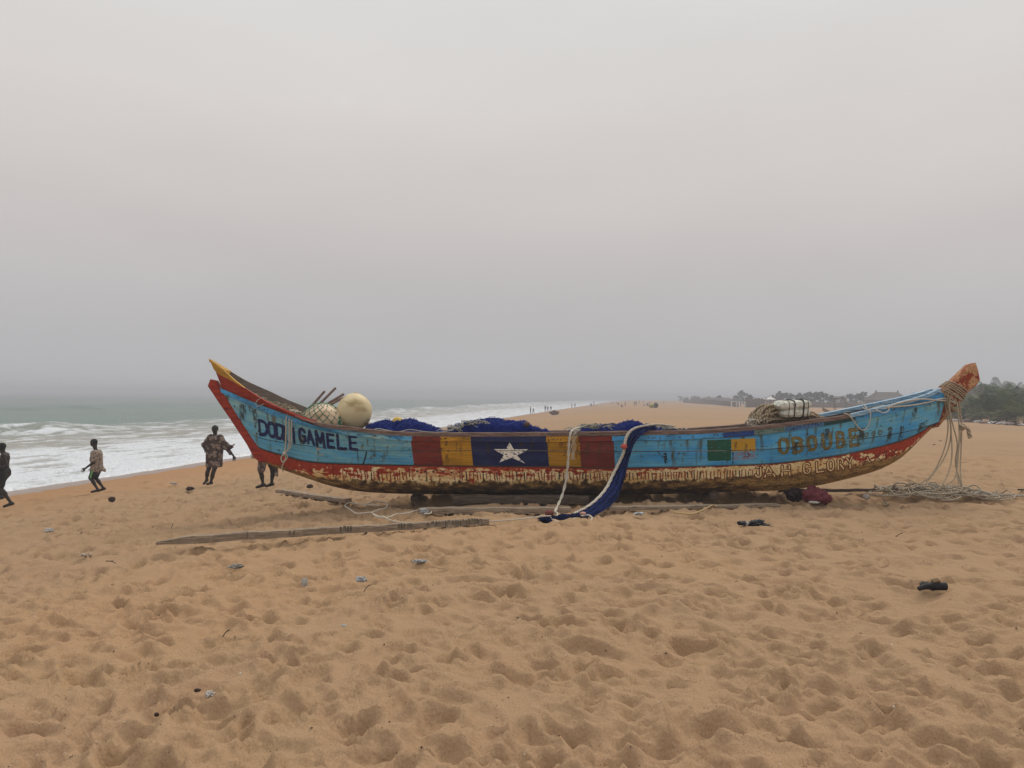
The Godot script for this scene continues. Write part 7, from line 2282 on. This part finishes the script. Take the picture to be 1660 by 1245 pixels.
	for k in spots.size():
		var w := k % 3
		var at: Vector3 = spots[k][0]
		at.y = 0.0
		if not used[w]:
			used[w] = true
			protos[w].position = at
			protos[w].scale = Vector3.ONE * spots[k][1]
			protos[w].rotation.y = k * 1.3
			protos[w].set_meta("label", spots[k][2])
		else: copy_of(protos[w], "broadleaf_tree", spots[k][2], at, k * 1.3, spots[k][1])
	rng.seed = 77
	# fences and houses behind the beach
	fence("low far fence of woven cane running out to the end of the buildings", Vector3(69.825, 0, -314.405), Vector3(58.14, 0, -219.774), 1.5, 9, mats.fence_cane)
	fence("nearer stretch of woven cane fence in front of the far huts", Vector3(56.89, 0, -215.045), Vector3(47.072, 0, -158.706), 1.1, 8, mats.fence_cane, 0.25)
	fence("tall brown cane fence left of the rope coil", Vector3(48.473, 0, -159.976), Vector3(56.636, 0, -163.576), 1.85, 10, mats.fence_cane)
	fence("long dark cane fence across the beach beyond the stern", Vector3(59.56, 0, -172.021), Vector3(94.284, 0, -177.76), 1.25, 26, mats.fence_cane, 0.2)
	fence("dark cane fence beneath the tall palms", Vector3(83.189, 0, -156.84), Vector3(79.747, 0, -115.751), 1.3, 14, mats.fence_cane, 0.2)
	house("thatched_hut", "leftmost hut with a pointed thatch roof behind the far fence", Vector3(69.051, -0.096, -290) * Vector3(1, 0, 1), 3.6, 3.6, 1.2, 1.9, 0.95)
	house("long_hut", "long low thatched building behind the far fence", Vector3(69.518, 0.052, -262) * Vector3(1, 0, 1), 10.5, 4.0, 1.4, 1.0, 0.15, 0.15)
	house("thatched_hut", "second pointed hut, beside the white stalls", Vector3(57.874, 0.078, -200) * Vector3(1, 0, 1), 2.6, 2.6, 1.2, 1.1, 0.9)
	house("big_house", "large house with a wide hipped roof and two ridge knobs", Vector3(91.511, 0.106, -188) * Vector3(1, 0, 1), 7.6, 6.0, 2.2, 1.9, 0.30, 0.0, true)
	house("dark_house", "dark roofed house half hidden behind the palms right of the horn", Vector3(53.02, -0.064, -88) * Vector3(1, 0, 1), 2.6, 4.0, 2.2, 1.6, 0.3)
	# white tent, stalls, posts
	var tent := thing("white_tent", "small white tent with a pointed top left of the rope coil", "tent", Vector3(53.316, 0, -158.832))
	var g := Geo.new()
	var p := PackedVector3Array()
	for i in 9:
		var t := i / 8.0
		for k in 17: p.append(Vector3(cos(TAU * k / 16.0) * (0.03 + 1.1 * pow(t, 1.9)), 2.75 - 1.05 * pow(t, 0.8), sin(TAU * k / 16.0) * (0.03 + 1.1 * pow(t, 1.9))))
	g.sheet(p, 9, 17)
	var canvas_white := paint(lin(0.75, 0.74, 0.72), 0.8)
	put("tent_roof", g, canvas_white, tent)
	for k in 4:
		g = Geo.new()
		var a := TAU * (k + 0.5) / 4.0
		g.tube(PackedVector3Array([Vector3(cos(a), 0, sin(a)), Vector3(cos(a), 1.75, sin(a))]), 0.04, 0.04, 5)
		put("tent_leg", g, canvas_white, tent)
	for q in [[Vector3(46.823, 0, -162.248), "white counter stall below the second pointed hut"], [Vector3(47.219, 0, -157.922), "white arch shaped stall at the left end of the tall brown fence"]]:
		var s := thing("beach_stall", q[1], "stall", q[0])
		for e in [-1.0, 1.0]:
			g = Geo.new()
			g.box(Transform3D(Basis(), Vector3(0.55 * e, 0.55, 0)), Vector3(0.10, 1.1, 0.6))
			put("side_panel", g, canvas_white, s)
		g = Geo.new()
		g.box(Transform3D(Basis(), Vector3(0, 1.14, 0)), Vector3(1.3, 0.1, 0.7))
		put("counter_top", g, canvas_white, s)
	var frame := thing("post_frame", "grey frame of two posts and a crossbar standing on the beach", "frame", Vector3(42.897, 0, -102.542))
	g = Geo.new()
	g.tube(PackedVector3Array([Vector3(0, -0.1, 0), Vector3(0.02, 1.9, 0)]), 0.045, 0.04, 6)
	put("post", g, mats.dark_wood, frame)
	g = Geo.new()
	g.tube(PackedVector3Array([Vector3(0.5, -0.1, -0.6), Vector3(0.45, 1.1, -0.6)]), 0.04, 0.035, 6)
	put("post", g, mats.dark_wood, frame)
	g = Geo.new()
	g.tube(PackedVector3Array([Vector3(-0.4, 1.86, 0), Vector3(1.75, 1.92, -0.3)]), 0.04, 0.035, 6)
	put("crossbar", g, mats.dark_wood, frame)
	g = Geo.new()
	g.tube(PackedVector3Array([Vector3(1.7, 1.92, -0.3), Vector3(1.75, -0.1, -0.3)]), 0.03, 0.03, 6)
	put("post", g, mats.dark_wood, frame)
	g = Geo.new()
	var pole_at: Vector3 = Vector3(90.31, 0, -189.11)
	g.tube(PackedVector3Array([Vector3(0, -0.1, 0), Vector3(0, 2.9, 0)]), 0.07, 0.06, 6)
	var wp := put("white_pole", g, canvas_white)
	wp.position = pole_at
	tag(wp, "pale pole standing in front of the large hipped roof", "pole")
	g = Geo.new()
	g.box(Transform3D(Basis(), Vector3(0, 1.6, 0)), Vector3(4.2, 1.9, 0.3))
	var pw := put("pale_wall", g, paint(lin(0.42, 0.40, 0.39), 0.9))
	pw.position = Vector3(95.918, -0.178, -225) * Vector3(1, 0, 1) + Vector3(0, 0.4, 0)
	tag(pw, "pale grey wall seen between the trees behind the post frame", "wall")
	# second canoe lying beyond the stern
	var c2 := thing("small_canoe", "small bare wooden canoe with a curled bow lying beyond the stern", "boat", Vector3(35.771, 0, -85.178))
	var rings := []
	for i in 25:
		var x := lerpf(-1.4, 4.0, i / 24.0)
		var w := 0.36 * pow(sin(PI * clampf((x + 1.45) / 5.6, 0.02, 0.98)), 0.6)
		var up := 0.62 * pow(maxf(-x - 0.2, 0.0) / 1.2, 1.5)
		var up2 := 0.42 * pow(maxf(-x - 0.1, 0.0) / 1.2, 1.2)
		rings.append([Vector3(x, 0.36 + up * 0.8, w), Vector3(x, 0.0 + up2, w * 0.55), Vector3(x, 0.0 + up2, -w * 0.55), Vector3(x, 0.36 + up * 0.8, -w), Vector3(x, 0.34 + up * 0.8, -w * 0.8), Vector3(x, 0.12 + up2, -w * 0.4), Vector3(x, 0.12 + up2, w * 0.4), Vector3(x, 0.34 + up * 0.8, w * 0.8)])
	g = Geo.new()
	g.loft(rings, [])
	put("hull", g, wood(lin(0.20, 0.13, 0.09), lin(0.34, 0.23, 0.15), 1.0), c2)
	for x in [0.4, 1.7]:
		g = Geo.new()
		g.box(Transform3D(Basis(), Vector3(x, 0.33, 0)), Vector3(0.14, 0.04, 0.55))
		put("thwart", g, mats.dark_wood, c2)
	# lumps on the far beach
	var l1: Vector3 = Vector3(5.669, -0.75, -102.452)
	crumple("brown_lump", "brown rounded heap on the slope below the three far figures", "heap", Vector3(l1.x, base_height(l1.x, l1.z) + 0.25, l1.z), Vector3(0.62, 0.32, 0.4), paint(lin(0.13, 0.07, 0.05), 0.9), 0.0, 0.5, 1.4)
	l1 = Vector3(24.363, -0.001, -132.039)
	var yh := thing("yellow_heap", "yellow and black heap of gear lying on the far beach", "heap", l1)
	g = Geo.new()
	g.lump(Vector3(-0.30, 0.32, 0), Vector3(0.5, 0.42, 0.4), 0.4, n_soft, 1.4, 10, 14)
	put("yellow_cover", g, paint(lin(0.33, 0.30, 0.06), 0.8), yh)
	g = Geo.new()
	g.lump(Vector3(0.36, 0.36, 0.05), Vector3(0.38, 0.46, 0.4), 0.4, n_soft, 1.4, 10, 14)
	put("black_cover", g, paint(lin(0.04, 0.03, 0.025), 0.8), yh)
	# pale litter and driftwood lying in a line at the foot of the palms
	var n := 0
	for x in [1556.0, 1566.0, 1574.0, 1583.0, 1591.0, 1601.0, 1611.0, 1619.0, 1628.0, 1637.0, 1648.0, 1657.0]:
		var t: float = (x - 1556.0) / 101.0
		var at: Vector3 = (Vector3(36.986, 0, -63.582) as Vector3).lerp(Vector3(36.114, 0, -54.508), t) + Vector3(0, 0, rng.randf_range(-0.8, 0.5))
		var cc: Color = [lin(0.5, 0.46, 0.46), lin(0.36, 0.27, 0.27), lin(0.10, 0.06, 0.06), lin(0.6, 0.58, 0.58)][n % 4]
		var o := crumple("litter", "pale scrap of litter lying at the foot of the young palms", "litter", Vector3(at.x, 0.06, at.z), Vector3(rng.randf_range(0.22, 0.5), rng.randf_range(0.07, 0.12), 0.2), paint(cc, 0.8), rng.randf() * 0.5, 0.9, 1.5, "litter at the foot of the palms")
		n += 1
	for q in [[Vector3(15.733, 0, -28.783), 0.10, "tiny dark twig on the bare sand right of the stern, left one"], [Vector3(17.784, 0, -32.069), 0.12, "tiny dark twig on the bare sand below the lashing, right one"], [Vector3(9.151, 0, -13.927), 0.3, "dark stick on the sand right of the rope heap"]]:
		var s := Geo.new()
		var a: Vector3 = on_sand(q[0], 0.015)
		s.tube(PackedVector3Array([a, a + Vector3(q[1], 0.01, 0.02)]), 0.015, 0.01, 5)
		tag(put("twig", s, mats.black), q[2], "twig", "twigs on the sand")
